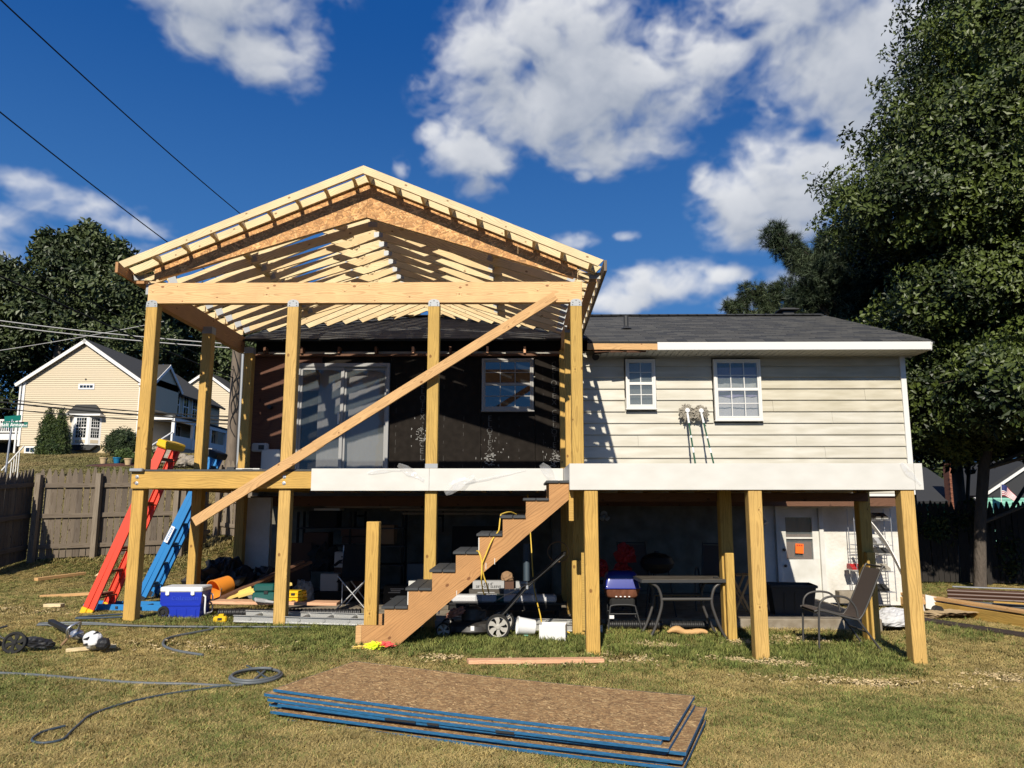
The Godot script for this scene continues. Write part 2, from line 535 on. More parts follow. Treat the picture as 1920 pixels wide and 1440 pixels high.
# ---------------------------------------------------------------- sky, sun, camera
func sky_picture() -> ImageTexture:
	var w := 4096
	var h := 2048
	var im := Image.create_empty(w, h, false, Image.FORMAT_RGBF)
	var n := FastNoiseLite.new()
	n.seed = 5
	n.frequency = 1.0
	n.fractal_octaves = 6
	n.fractal_gain = 0.47
	# heaps of cloud: azimuth and height of the middle, half width, half height (degrees), weight
	var heaps := [
		[-22.5, 34.0, 6.5, 3.4, 0.95], [-20.0, 30.6, 3.4, 2.2, 0.85], [-24.5, 31.0, 2.6, 1.8, 0.7], [-28.5, 34.8, 4.0, 2.2, 0.9], [-20.5, 36.5, 6.5, 4.0, 0.9], [-17.0, 31.5, 2.0, 3.0, 0.6],
		[2.0, 28.6, 8.6, 4.2, 1.15], [-3.2, 25.6, 3.6, 2.6, 0.85], [7.5, 30.0, 8.5, 4.2, 1.0], [3.0, 33.6, 7.5, 3.6, 1.0], [-1.2, 31.6, 4.8, 3.2, 0.9], [13.0, 31.4, 5.5, 2.8, 0.9], [7.0, 25.6, 5.5, 2.2, 0.8], [-3.0, 23.4, 1.8, 1.3, 0.5], [-6.7, 26.7, 1.2, 1.2, 0.6],
		[22.5, 33.5, 7.5, 3.8, 1.0], [26.0, 29.0, 7.0, 5.2, 1.1], [21.5, 22.0, 6.6, 3.6, 1.1], [16.8, 21.2, 4.0, 2.7, 0.9], [27.0, 24.0, 5.5, 6.0, 1.1], [14.2, 22.6, 1.2, 1.8, 0.5], [19.5, 18.9, 4.0, 1.2, 0.6], [33.0, 30.0, 6.0, 7.0, 0.9],
		[11.0, 15.8, 5.0, 1.7, 1.0], [8.0, 14.8, 3.2, 1.2, 0.9], [14.6, 16.2, 2.4, 0.9, 0.8], [16.0, 14.2, 2.0, 1.0, 0.7], [20.5, 15.2, 2.6, 1.4, 0.8], [23.0, 14.2, 3.0, 1.4, 0.9], [9.0, 12.6, 4.0, 0.9, 0.7],
		[-31.4, 18.8, 4.4, 1.1, 0.5], [-35.5, 17.2, 3.4, 1.5, 0.56], [-29.5, 16.4, 4.0, 1.1, 0.5], [-34.5, 19.8, 3.0, 1.2, 0.6], [-37.0, 14.0, 6.0, 2.4, 0.7], [-28.0, 18.4, 2.6, 0.9, 0.5],
		[-5.6, 25.8, 1.4, 1.2, 0.62], [4.9, 24.0, 0.9, 0.6, 0.6], [4.4, 19.4, 1.6, 0.7, 0.6], [-9.3, 24.4, 0.5, 0.8, 0.3], [13.6, 37.5, 4.0, 1.4, 0.9], [-17.6, 20.5, 0.7, 0.4, 0.45], [8.0, 19.6, 1.0, 0.4, 0.45],
		[-62.0, 22.0, 12.0, 5.0, 1.0], [-55.0, 34.0, 9.0, 4.0, 0.9], [58.0, 24.0, 11.0, 6.0, 1.0], [50.0, 40.0, 8.0, 4.0, 0.8], [85.0, 30.0, 13.0, 6.0, 1.0], [-95.0, 28.0, 14.0, 6.0, 1.0], [-130.0, 22.0, 12.0, 5.0, 1.0], [125.0, 26.0, 14.0, 6.0, 1.0], [160.0, 34.0, 12.0, 5.0, 0.9], [-165.0, 20.0, 12.0, 4.0, 0.9], [20.0, 60.0, 14.0, 7.0, 0.9], [-80.0, 58.0, 20.0, 7.0, 0.9], [140.0, 60.0, 22.0, 7.0, 0.9]]
	var puff := func(az: float, el: float) -> float:
		var best := -1.0
		for q in heaps:
			var dx: float = az - q[0]
			if absf(dx) > q[2] * 1.6:
				continue
			var dy: float = el - q[1]
			if dy < 0:
				dy *= 1.25
			var r: float = dx * dx / (q[2] * q[2]) + dy * dy / (q[3] * q[3])
			if r < 2.5:
				best = maxf(best, q[4] * (1.0 - 0.8 * r))
		if best <= -0.95:
			return -1.0
		var ca := az * 0.10
		var e := el * 0.15
		var wx := n.get_noise_2d(ca * 0.9 + 31.0, e * 0.9) * 0.5
		var wy := n.get_noise_2d(ca * 0.9, e * 0.9 + 57.0) * 0.5
		var soft := n.get_noise_2d(ca + wx, e + wy)
		var puffy := 0.34 - absf(n.get_noise_2d(ca * 2.3 + wy + 11.0, e * 2.3 + wx)) * 1.5
		return best * 1.0 - 0.10 + 0.72 * soft + 0.30 * puffy
	var paint := func(az: float, el: float, d: float, above: float, relief: float) -> Color:
		var k := clampf(el / 60.0, 0.0, 1.0)
		var blue := Color(0.075, 0.235, 0.54).lerp(Color(0.0085, 0.077, 0.295), smoothstep(0.02, 0.62, k)).lerp(Color(0.006, 0.050, 0.21), smoothstep(0.6, 1.0, k))
		if d <= -0.4:
			return blue
		var veil := 0.30 * smoothstep(-0.4, 0.35, d) * clampf(0.5 + 1.6 * n.get_noise_2d(az * 0.45 + 9.0, el * 0.9), 0.0, 1.0)
		var a := maxf(veil, 0.95 * smoothstep(-0.12, 0.85, d))
		var lit := clampf(0.10 + 0.86 * exp(-above * 0.40) + 0.30 * relief, 0.0, 1.0)
		var c := Color(0.30, 0.345, 0.43).lerp(Color(0.76, 0.77, 0.79), lit)
		return blue.lerp(c, a)
	# the fine part and the rest follow one recipe; only the size of the dots differs
	var x0 := -440
	var x1 := 440
	var y0 := 560
	var y1 := 1032
	var cols := x1 - x0
	var d := PackedFloat32Array()
	d.resize(cols * (y1 - y0))
	for y in range(y0, y1):
		var el := 90.0 - 180.0 * (y + 0.5) / h
		for x in range(x0, x1):
			d[(y - y0) * cols + x - x0] = puff.call(360.0 * (x + 0.5) / w, el)
	for y in range(y0, y1):
		var el := 90.0 - 180.0 * (y + 0.5) / h
		for x in range(x0, x1):
			var i := (y - y0) * cols + x - x0
			var above := 0.0
			var relief := 0.0
			if d[i] > -0.4:
				var ry := maxi(y - y0 - 26, 0)
				var rx := maxi(x - x0 - 14, 0)
				relief = clampf(d[i] - d[ry * cols + rx], -0.6, 0.6)
				for s in [3, 7, 13, 21, 31, 43]:
					var yy: int = y - y0 - s
					var xx: int = x - x0 - s / 3
					if yy >= 0 and xx >= 0:
						above += clampf(d[yy * cols + xx], 0.0, 1.0) * (0.5 if s < 10 else 0.9)
					else:
						above += clampf(d[i], 0.0, 1.0) * 0.6
			im.set_pixel(posmod(x, w), y, paint.call(360.0 * (x + 0.5) / w, el, d[i], above, relief))
	var b := 8
	for y in range(0, 1040, b):
		var el := 90.0 - 180.0 * (y + b / 2.0) / h
		for x in range(-w / 2, w / 2, b):
			if x >= x0 and x < x1 and y >= y0 and y < y1:
				continue
			var az := 360.0 * (x + b / 2.0) / w
			var v: float = puff.call(az, el)
			var above := 0.0
			var relief := 0.0
			if v > -0.4:
				relief = clampf(v - puff.call(az - 1.2, el + 2.2), -0.6, 0.6)
				for s in [1.0, 2.0, 3.2]:
					above += clampf(puff.call(az - s / 3, el + s), 0.0, 1.0) * 1.5
			im.fill_rect(Rect2i(posmod(x, w), y, b, b), paint.call(az, el, v, above, relief))
	im.fill_rect(Rect2i(0, 1040, w, h - 1040), Color(0.12, 0.12, 0.09))
	return ImageTexture.create_from_image(im)


func make_light_and_camera() -> void:
	var cam := Camera3D.new()
	cam.name = "Camera"
	cam.position = Vector3(0, 1.55, 0)
	cam.rotation = Vector3(deg_to_rad(9.0), deg_to_rad(0.632), 0)
	cam.fov = 52.81
	cam.near = 0.05
	cam.far = 600.0
	add_child(cam)
	var we := WorldEnvironment.new()
	we.name = "World"
	var env := Environment.new()
	env.background_mode = Environment.BG_SKY
	env.sky = Sky.new()
	var pan := PanoramaSkyMaterial.new()
	pan.panorama = sky_picture()
	env.sky.sky_material = pan
	env.tonemap_mode = Environment.TONE_MAPPER_LINEAR
	env.tonemap_exposure = 1.1
	env.sdfgi_enabled = true
	env.ssao_enabled = true
	env.ssil_enabled = true
	we.environment = env
	add_child(we)
	var sun := DirectionalLight3D.new()
	sun.name = "Sun"
	sun.light_energy = 1.6
	sun.light_color = Color(1.0, 0.965, 0.90)
	sun.light_angular_distance = 0.5
	sun.shadow_enabled = true
	sun.rotation = Vector3(deg_to_rad(-32.7), deg_to_rad(-8.5), 0)
	add_child(sun)


# ---------------------------------------------------------------- ground
func ground_height(x: float, z: float) -> float:
	var y := 0.10 - 0.026 * clampf(x, -8.0, 7.0)
	y += 0.022 * broad.get_noise_2d(x * 3.0, z * 3.0)
	# the lawn climbs towards the neighbour's house at the back left
	var left := smoothstep(-2.0, -9.0, x)
	y += left * (smoothstep(-12.0, -20.0, z) * 0.72 + clampf((-z - 16.5) / 31.0, 0.0, 1.0) * 3.75)
	y += smoothstep(-50.0, -95.0, z) * (2.0 + left * 4.0)
	# under the slab the soil lies lower
	var under := smoothstep(-10.25, -10.5, z) * smoothstep(-21.0, -19.5, z) * smoothstep(-3.75, -3.5, x) * smoothstep(5.0, 4.7, x)
	return y - 0.35 * under


func green_share(x: float, z: float) -> float:
	var g := 0.10 + 0.62 * broad.get_noise_2d(x * 7.0 + 40.0, z * 7.0)
	g += 0.85 * exp(-pow((z + 8.35) / 0.75, 2.0)) * smoothstep(-3.6, -1.6, x) * (1.0 - smoothstep(3.4, 4.6, x))
	g += 0.55 * exp(-pow((z + 9.3) / 0.6, 2.0)) * smoothstep(-5.6, -3.6, x) * (1.0 - smoothstep(4.0, 4.6, x))
	g += 0.5 * exp(-pow((x + 3.9) / 1.2, 2.0) - pow((z + 5.6) / 0.9, 2.0))
	g += 0.35 * exp(-pow((x - 2.6) / 1.4, 2.0) - pow((z + 6.2) / 0.8, 2.0))
	g += 0.22 * exp(-pow((z + 13.2) / 1.2, 2.0)) * (1.0 - smoothstep(-7.0, -5.5, x))
	g -= 0.8 * bare_share(x, z)
	return clampf(g, 0.0, 1.0)


func bare_share(x: float, z: float) -> float:
	var b := 0.95 * exp(-pow((x - 5.6) / 1.1, 2.0) - pow((z + 8.4) / 0.75, 2.0)) * (0.75 + 0.5 * fine.get_noise_2d(x * 60.0, z * 60.0))
	b += 0.8 * smoothstep(-9.85, -10.2, z) * smoothstep(-4.0, -3.0, x) * (1.0 - smoothstep(4.6, 5.4, x))
	for s in bare_spots:
		var dx: float = (x - s[0]) / s[2]
		var dz: float = (z - s[1]) / s[3]
		b = maxf(b, exp(-(dx * dx + dz * dz)) * (1.0 + 0.9 * fine.get_noise_2d(x * 90.0, z * 90.0)))
	return clampf(b, 0.0, 1.0)


var bare_spots := [[0.95, -7.95, 0.32, 0.18], [2.2, -8.05, 0.28, 0.12], [2.55, -7.9, 0.3, 0.12], [-0.75, -7.65, 0.22, 0.1], [0.1, -7.6, 0.35, 0.12], [3.1, -7.15, 0.75, 0.14], [4.6, -7.5, 0.5, 0.2], [2.5, -9.0, 0.22, 0.15], [1.5, -8.7, 0.3, 0.15], [3.2, -9.3, 0.4, 0.2], [-3.3, -7.9, 0.9, 0.2], [-6.2, -9.8, 0.7, 0.3]]


func make_ground() -> void:
	var xs := []
	var zs := []
	var x := -90.0
	while x < 90.0:
		xs.append(x)
		x += 0.22 if absf(x) < 12.0 else 1.2 if absf(x) < 34.0 else 6.0
	var z := 14.0
	while z > -GROUND_FAR:
		zs.append(z)
		z -= 1.5 if z > -1.5 else 0.22 if z > -20.0 else 1.2 if z > -60.0 else 6.0
	var v := PackedVector3Array()
	var n := PackedVector3Array()
	var c := PackedColorArray()
	var idx := PackedInt32Array()
	for j in zs.size():
		for i in xs.size():
			var px: float = xs[i]
			var pz: float = zs[j]
			v.append(Vector3(px, ground_height(px, pz), pz))
			var e := 0.15
			n.append(Vector3(ground_height(px - e, pz) - ground_height(px + e, pz), 2 * e, ground_height(px, pz - e) - ground_height(px, pz + e)).normalized())
			var g := green_share(px, pz)
			var b := bare_share(px, pz)
			var col := Color(0.30, 0.22, 0.095).lerp(Color(0.12, 0.115, 0.04), g)
			c.append(col.lerp(Color(0.55, 0.42, 0.235), b))
	for j in zs.size() - 1:
		for i in xs.size() - 1:
			var a := j * xs.size() + i
			idx.append_array([a, a + xs.size(), a + xs.size() + 1, a, a + xs.size() + 1, a + 1])
	var arr := []
	arr.resize(Mesh.ARRAY_MAX)
	arr[Mesh.ARRAY_VERTEX] = v
	arr[Mesh.ARRAY_NORMAL] = n
	arr[Mesh.ARRAY_COLOR] = c
	arr[Mesh.ARRAY_INDEX] = idx
	for k in range(0, idx.size(), 3):
		var s := idx[k + 1]
		idx[k + 1] = idx[k + 2]
		idx[k + 2] = s
	arr[Mesh.ARRAY_INDEX] = idx
	var m := ArrayMesh.new()
	m.add_surface_from_arrays(Mesh.PRIMITIVE_TRIANGLES, arr)
	var soil := mat("lawn_soil", Color(1, 1, 1), 0.95, T.dirt, Vector3(0.7, 0.7, 0.7), true, T.bump, 1.2)
	soil.vertex_color_use_as_albedo = true
	soil.detail_enabled = true
	soil.detail_albedo = T.grit
	soil.detail_blend_mode = BaseMaterial3D.BLEND_MODE_MUL
	tag(part("ground", m, soil), "dry straw coloured lawn running from the camera to the neighbours", "", "", "structure")


func blade_tuft(seed_: int, blades: int, high: float, spread: float, lean: float) -> ArrayMesh:
	var r := RandomNumberGenerator.new()
	r.seed = seed_
	var v := PackedVector3Array()
	var n := PackedVector3Array()
	for k in blades:
		var a := r.randf() * TAU
		var d := r.randf() * spread
		var foot := Vector3(cos(a) * d, -0.01, sin(a) * d)
		var l := high * r.randf_range(0.55, 1.25)
		var b := r.randf() * TAU
		var out := Vector3(cos(b), 0, sin(b)) * l * r.randf_range(0.2, 1.0) * lean
		var mid := foot + Vector3(0, l * 0.6, 0) + out * 0.35
		var tip := foot + Vector3(0, l * r.randf_range(0.75, 1.0), 0) + out
		var side := Vector3(-sin(b), 0, cos(b)).rotated(Vector3.UP, r.randf_range(-0.8, 0.8)) * high * r.randf_range(0.045, 0.085)
		var m := side.cross(tip - foot).normalized()
		m = (m + Vector3.UP * 0.9).normalized() if m.y > 0 else (-m + Vector3.UP * 0.9).normalized()
		v.append_array([foot - side, mid - side * 0.8, foot + side, foot + side, mid - side * 0.8, mid + side * 0.8, mid - side * 0.8, tip, mid + side * 0.8])
		for q in 9:
			n.append(m)
	var arr := []
	arr.resize(Mesh.ARRAY_MAX)
	arr[Mesh.ARRAY_VERTEX] = v
	arr[Mesh.ARRAY_NORMAL] = n
	var me := ArrayMesh.new()
	me.add_surface_from_arrays(Mesh.PRIMITIVE_TRIANGLES, arr)
	return me


func scatter(called: String, mesh: Mesh, material: Material, spots: Array, colours: PackedColorArray, parent: Node = self) -> MultiMeshInstance3D:
	var mm := MultiMesh.new()
	mm.transform_format = MultiMesh.TRANSFORM_3D
	mm.use_colors = true
	mm.mesh = mesh
	mm.instance_count = spots.size()
	for k in spots.size():
		mm.set_instance_transform(k, spots[k])
		mm.set_instance_color(k, colours[k])
	var o := MultiMeshInstance3D.new()
	o.name = called
	o.multimesh = mm
	o.material_override = material
	parent.add_child(o, true)
	o.set_meta("kind", "stuff")
	return o


func covered(x: float, z: float) -> bool:
	if z < -10.35 and x > -3.6 and x < 4.85:
		return true
	if z < -12.9 and x > -4.0 and x < 6.4 and z > -20.0:
		return true
	return z < -22.0


func make_grass() -> void:
	var gm := mat("grass", Color(1, 1, 1), 0.75)
	gm.vertex_color_use_as_albedo = true
	gm.backlight_enabled = true
	gm.backlight = Color(0.22, 0.22, 0.14)
	var short := []
	var sc := PackedColorArray()
	var tall := []
	var tc := PackedColorArray()
	var r := RandomNumberGenerator.new()
	r.seed = 77
	for k in 520000:
		var u := r.randf()
		var d := 3.6 * pow(22.0 / 3.6, u)  # nearer ground gets more
		var side := r.randf_range(-1.0, 1.0)
		var x := side * (d * 0.80 + 0.8)
		if r.randf() > (d * 0.80 + 0.8) / (9.5 + d * 0.3) * 1.3:
			continue
		var z := -d
		if covered(x, z):
			continue
		var b := bare_share(x, z)
		if r.randf() < b * 0.85:
			continue
		var g := green_share(x, z)
		var is_green := r.randf() < g * 0.9 + 0.05
		var s := r.randf_range(0.7, 1.2)
		var tone := r.randf_range(0.6, 1.25) * (1.0 + 0.28 * broad.get_noise_2d(x * 40.0, z * 40.0))
		var col: Color
		if is_green:
			col = Color(0.13, 0.18, 0.036).lerp(Color(0.27, 0.27, 0.075), r.randf())
		else:
			col = Color(0.66, 0.50, 0.20).lerp(Color(0.34, 0.27, 0.09), r.randf())
		col = Color(col.r * tone, col.g * tone, col.b * tone)
		var xf := Transform3D(Basis(Vector3.UP, r.randf() * TAU) * Basis.from_scale(Vector3(s, s * (1.15 if is_green else 0.85), s)), Vector3(x, ground_height(x, z), z))
		var strip := exp(-pow((z + 8.5) / 0.8, 2.0)) * smoothstep(-3.0, -1.0, x) * (1.0 - smoothstep(3.6, 4.4, x))
		if is_green and r.randf() < strip * 0.28 + (0.15 if z < -8.9 and x > -4.4 else 0.0):
			tall.append(xf)
			tc.append(col)
		else:
			short.append(xf)
			sc.append(col)
	tag(scatter("grass", blade_tuft(3, 12, 0.039, 0.060, 1.6), gm, short, sc), "short dry and green lawn grass between camera and deck", "grass")
	tag(scatter("grass", blade_tuft(4, 13, 0.056, 0.06, 1.15), gm, tall, tc), "longer green grass along the posts and stair foot", "grass")
	print("grass ", short.size(), " ", tall.size())
	# sawdust and chips where posts were cut and feet have worn the lawn
	var chip := Shape.new()
	chip.box(Vector3(0.020, 0.004, 0.006))
	var bits := []
	var bc := PackedColorArray()
	var nth := 0
	for q in bare_spots:
		nth += 1
		for k in int((2200.0 if q[0] > -1.0 else 500.0) * q[2] * sqrt(q[3])):
			var x: float = q[0] + r.randfn(0, 0.65) * q[2]
			var z: float = q[1] + r.randfn(0, 0.75) * q[3]
			if fine.get_noise_2d(x * 110.0, z * 110.0) < -0.12 or covered(x, z):
				continue
			var tone := r.randf_range(0.6, 1.15)
			bits.append(Transform3D(Basis.from_euler(Vector3(r.randfn(0, 0.3), r.randf() * TAU, r.randfn(0, 0.3))) * Basis.from_scale(Vector3(1, 1, 1) * r.randf_range(0.5, 1.5)), Vector3(x, ground_height(x, z) + r.randf_range(0.012, 0.036), z)))
			bc.append(Color(0.72 * tone, 0.56 * tone, 0.31 * tone))
	tag(scatter("sawdust", chip.done(), gm, bits, bc), "pale sawdust and wood chips scattered on the lawn by the posts", "sawdust")
	# coarser growth on the neighbour's rise, seen over the fence
	var far := []
	var fc := PackedColorArray()
	for k in 60000:
		var z := -r.randf_range(15.0, 50.0)
		var x := r.randf_range(-0.95, -0.28) * -z
		if x > -6.5:
			continue
		var tone := r.randf_range(0.7, 1.2)
		var g := clampf(0.3 + 0.7 * broad.get_noise_2d(x * 2.0, z * 2.0), 0.0, 1.0)
		var col := Color(0.44, 0.33, 0.14).lerp(Color(0.17, 0.19, 0.05), g)
		far.append(Transform3D(Basis(Vector3.UP, r.randf() * TAU) * Basis.from_scale(Vector3(2.2, 1.3, 2.2)), Vector3(x, ground_height(x, z), z)))
		fc.append(Color(col.r * tone, col.g * tone, col.b * tone))
	tag(scatter("grass", blade_tuft(5, 10, 0.05, 0.08, 1.1), gm, far, fc), "dry grass on the neighbour's rising lawn beyond the fence", "grass")


# ---------------------------------------------------------------- trees and shrubs
func leaf_clump(seed_: int, leaves: int, long: float, wide: float, spread: float, droop := 0.2) -> ArrayMesh:
	var r := RandomNumberGenerator.new()
	r.seed = seed_
	var v := PackedVector3Array()
	var n := PackedVector3Array()
	for k in leaves:
		var dir := Vector3(r.randfn(0, 1), r.randfn(0.25, 0.8), r.randfn(0, 1)).normalized()
		var foot := dir * spread * pow(r.randf(), 0.6)
		var grow := (dir + Vector3(r.randfn(0, 0.6), r.randfn(-droop, 0.5), r.randfn(0, 0.6))).normalized()
		var side := grow.cross(Vector3(r.randfn(0, 0.5), 1, r.randfn(0, 0.5))).normalized()
		var up := side.cross(grow).normalized()
		var l := long * r.randf_range(0.65, 1.2)
		var w := wide * r.randf_range(0.7, 1.2) * 0.5
		var a := foot
		var tip := foot + grow * l - up * l * 0.12
		var mid := foot + grow * l * 0.5
		var p := mid + side * w + up * w * 0.35
		var q := mid - side * w + up * w * 0.35
		v.append_array([a, tip, p, a, q, tip])
		var n1 := (p - a).cross(tip - a).normalized()
		var n2 := (tip - a).cross(q - a).normalized()
		if n1.dot(up) < 0:
			n1 = -n1
		if n2.dot(up) < 0:
			n2 = -n2
		n.append_array([n1, n1, n1, n2, n2, n2])
	var arr := []
	arr.resize(Mesh.ARRAY_MAX)
	arr[Mesh.ARRAY_VERTEX] = v
	arr[Mesh.ARRAY_NORMAL] = n
	var me := ArrayMesh.new()
	me.add_surface_from_arrays(Mesh.PRIMITIVE_TRIANGLES, arr)
	return me


func needle_clump(seed_: int, needles: int, long: float, wide: float, spread: float) -> ArrayMesh:
	var r := RandomNumberGenerator.new()
	r.seed = seed_
	var v := PackedVector3Array()
	var n := PackedVector3Array()
	for k in needles:
		var foot := Vector3(r.randf_range(-0.2, 1.0), 0, 0) * spread
		var d := Vector3(r.randf_range(0.2, 1.0), r.randfn(0.1, 0.6), r.randfn(0, 0.6)).normalized()
		var side := d.cross(Vector3(r.randfn(0, 1), r.randfn(0, 1), r.randfn(0, 1))).normalized()
		var tip := foot + d * long * r.randf_range(0.7, 1.2)
		v.append_array([foot - side * wide, tip, foot + side * wide])
		var m := (tip - foot).cross(side).normalized()
		m = m if m.y > 0 else -m
		n.append_array([m, m, m])
	var arr := []
	arr.resize(Mesh.ARRAY_MAX)
	arr[Mesh.ARRAY_VERTEX] = v
	arr[Mesh.ARRAY_NORMAL] = n
	var me := ArrayMesh.new()
	me.add_surface_from_arrays(Mesh.PRIMITIVE_TRIANGLES, arr)
	return me


func leaf_material(called: String, rough := 0.5, back := 0.2) -> StandardMaterial3D:
	var m := mat(called, Color(1, 1, 1), rough)
	m.vertex_color_use_as_albedo = true
	m.backlight_enabled = true
	m.backlight = Color(back, back, back * 0.5)
	m.metallic_specular = 0.5
	return m


# lobes: [centre, half sizes, clumps]; branches reach from the trunk to each of them
func tree(called: String, label: String, category: String, foot: Vector3, trunk: Array, lobes: Array, clump: Mesh, leaf: Material, dark: Color, light: Color, bark: Material, seed_: int, hole := -0.12, grain := 0.9, group := "", scale := 1.0) -> Node3D:
	var o := thing(called, label, category, foot, 0.0, group)
	var r := RandomNumberGenerator.new()
	r.seed = seed_
	var s := Shape.new()
	var pts := []
	var rad := []
	for q in trunk:
		pts.append(q[0])
		rad.append(q[1])
	s.tube(pts, rad, 10)
	var top: Vector3 = pts[pts.size() - 1]
	for l in lobes:
		var c: Vector3 = l[0]
		var from: Vector3 = top
		for k in pts.size():
			if pts[k].y < c.y - Vector2(c.x - pts[k].x, c.z - pts[k].z).length() * 0.15:
				from = pts[k]
		var thick: float = rad[rad.size() - 1] * 0.6
		var mid: Vector3 = from.lerp(c, 0.5) + Vector3(r.randfn(0, 0.3), r.randfn(0.3, 0.3), r.randfn(0, 0.3)) * l[1].length() * 0.15
		s.tube(curve([from, mid, c], l[1].length() * 0.3), thick, 6)
		for b in 7:
			var d := Vector3(r.randfn(0, 1), r.randfn(0.2, 0.7), r.randfn(0, 1)).normalized()
			s.tube(curve([mid.lerp(c, r.randf()), c + d * l[1] * 0.5 + Vector3(0, 0.1, 0), c + d * l[1] * 1.04], 0.6 * l[1].x * 0.5), [thick * 0.4, thick * 0.22, thick * 0.1], 4, false)
	part("trunk", s.done(), bark, o)
	var spots := []
	var cols := PackedColorArray()
	for l in lobes:
		var made := 0
		while made < l[2]:
			var d := Vector3(r.randfn(0, 1), r.randfn(0, 1), r.randfn(0, 1)).normalized()
			var q := pow(r.randf(), 0.35)
			var w := fine.get_noise_3dv((l[0] + d * l[1]) * grain * 45.0 + Vector3(seed_, 0, 0))
			var p: Vector3 = l[0] + d * l[1] * q * (1.0 + 0.45 * w)
			made += 1
			var hollow := fine.get_noise_3dv(p * grain * 75.0 + Vector3(0, seed_, 0))
			if hollow < hole:
				continue
			var out := (d + Vector3(0, 0.35, 0)).normalized()
			var side := out.cross(Vector3(r.randfn(0, 1), 0.2, r.randfn(0, 1))).normalized()
			var bs := Basis(side, out, side.cross(out)).rotated(out, r.randf() * TAU) * Basis.from_scale(Vector3.ONE * r.randf_range(0.6, 1.4) * scale)
			spots.append(Transform3D(bs, p))
			var k := clampf(0.5 + 1.1 * fine.get_noise_3dv(p * grain * 30.0 + Vector3(7, 0, seed_)) + r.randfn(0, 0.2), 0.0, 1.0)
			cols.append(dark.lerp(light, k))
	scatter("crown", clump, leaf, spots, cols, o)
	return o


# ---------------------------------------------------------------- the house
const WALL := -12.5
const LOW := -13.2


func grid_window(parent: Node, x0: float, x1: float, y0: float, y1: float, z: float, columns: int, frame_mat: Material, glass_mat: Material, behind: String) -> Node:
	var w := x1 - x0
	var h := y1 - y0
	var f := 0.036
	var s := Shape.new()
	for k in [-1, 1]:
		s.box(Vector3(f, h, 0.075), Transform3D(Basis.IDENTITY, Vector3(k * (w / 2 - f / 2), 0, 0)), 0.004)
		s.box(Vector3(w - 2 * f, f, 0.075), Transform3D(Basis.IDENTITY, Vector3(0, k * (h / 2 - f / 2), 0)), 0.004)
	s.box(Vector3(w + 0.02, 0.022, 0.085), Transform3D(Basis.IDENTITY, Vector3(0, -h / 2 - 0.012, 0.01)), 0.004)
	var win := part("window", s.done(), frame_mat, parent, Transform3D(Basis.IDENTITY, Vector3((x0 + x1) / 2, (y0 + y1) / 2, z + 0.03)))
	var iw := w - 2 * f
	var ih := (h - 2 * f) / 2
	for half in [0, 1]:
		var zz := 0.012 if half == 1 else -0.012 + 0.035
		var yc: float = (ih / 2) * (1 if half == 1 else -1)
		var r := 0.024
		var sash := Shape.new()
		for k in [-1, 1]:
			sash.box(Vector3(r, ih, 0.03), Transform3D(Basis.IDENTITY, Vector3(k * (iw / 2 - r / 2), 0, 0)), 0.003)
			sash.box(Vector3(iw - 2 * r, r, 0.03), Transform3D(Basis.IDENTITY, Vector3(0, k * (ih / 2 - r / 2), 0)), 0.003)
		part("sash", sash.done(), frame_mat, win, Transform3D(Basis.IDENTITY, Vector3(0, yc, zz)))
		part("pane", box_mesh(Vector3(iw - 2 * r, ih - 2 * r, 0.006), 0.0), glass_mat, win, Transform3D(Basis.IDENTITY, Vector3(0, yc, zz)))
		for k in range(1, columns):
			part("muntin", box_mesh(Vector3(0.013, ih - 2 * r, 0.008), 0.0), frame_mat, win, Transform3D(Basis.IDENTITY, Vector3(-iw / 2 + r + (iw - 2 * r) * k / columns, yc, zz + 0.008)))
		part("muntin", box_mesh(Vector3(iw - 2 * r, 0.013, 0.008), 0.0), frame_mat, win, Transform3D(Basis.IDENTITY, Vector3(0, yc, zz + 0.0115)))
	if behind == "blind":
		var b := Shape.new()
		var y := -h / 2 + f
		while y < h / 2 - f:
			b.box(Vector3(iw - 0.02, 0.022, 0.003), Transform3D(Basis(Vector3.RIGHT, 0.7), Vector3(0, y, -0.055)))
			y += 0.021
		joined(part("blind", b.done(), M.blind, win))
	elif behind == "cloth":
		var pts := PackedVector2Array()
		for k in 41:
			pts.append(Vector2(-iw / 2 + iw * k / 40.0, 0.012 * sin(k * 1.9) + 0.008 * sin(k * 0.7)))
		part("curtain", cloth_sheet(iw, ih * 0.96, 3), M.pale_cloth, win, Transform3D(Basis.IDENTITY, Vector3(0, -ih * 0.53, -0.075)))
		part("curtain", cloth_sheet(iw, 0.14, 7), M.lilac_cloth, win, Transform3D(Basis.IDENTITY, Vector3(0, -0.04, -0.062)))
		part("curtain", cloth_sheet(iw, ih * 0.5, 5), M.blind, win, Transform3D(Basis.IDENTITY, Vector3(0, ih * 0.28, -0.10)))
		part("curtain", cloth_sheet(iw, ih * 0.4, 9), M.lilac_cloth, win, Transform3D(Basis.IDENTITY, Vector3(0, ih * 0.62, -0.085)))
	if behind != "":
		part("room_backing", box_mesh(Vector3(iw, h - 2 * f, 0.01), 0.0), M.darkness, win, Transform3D(Basis.IDENTITY, Vector3(0, 0, -0.16)))
	return win


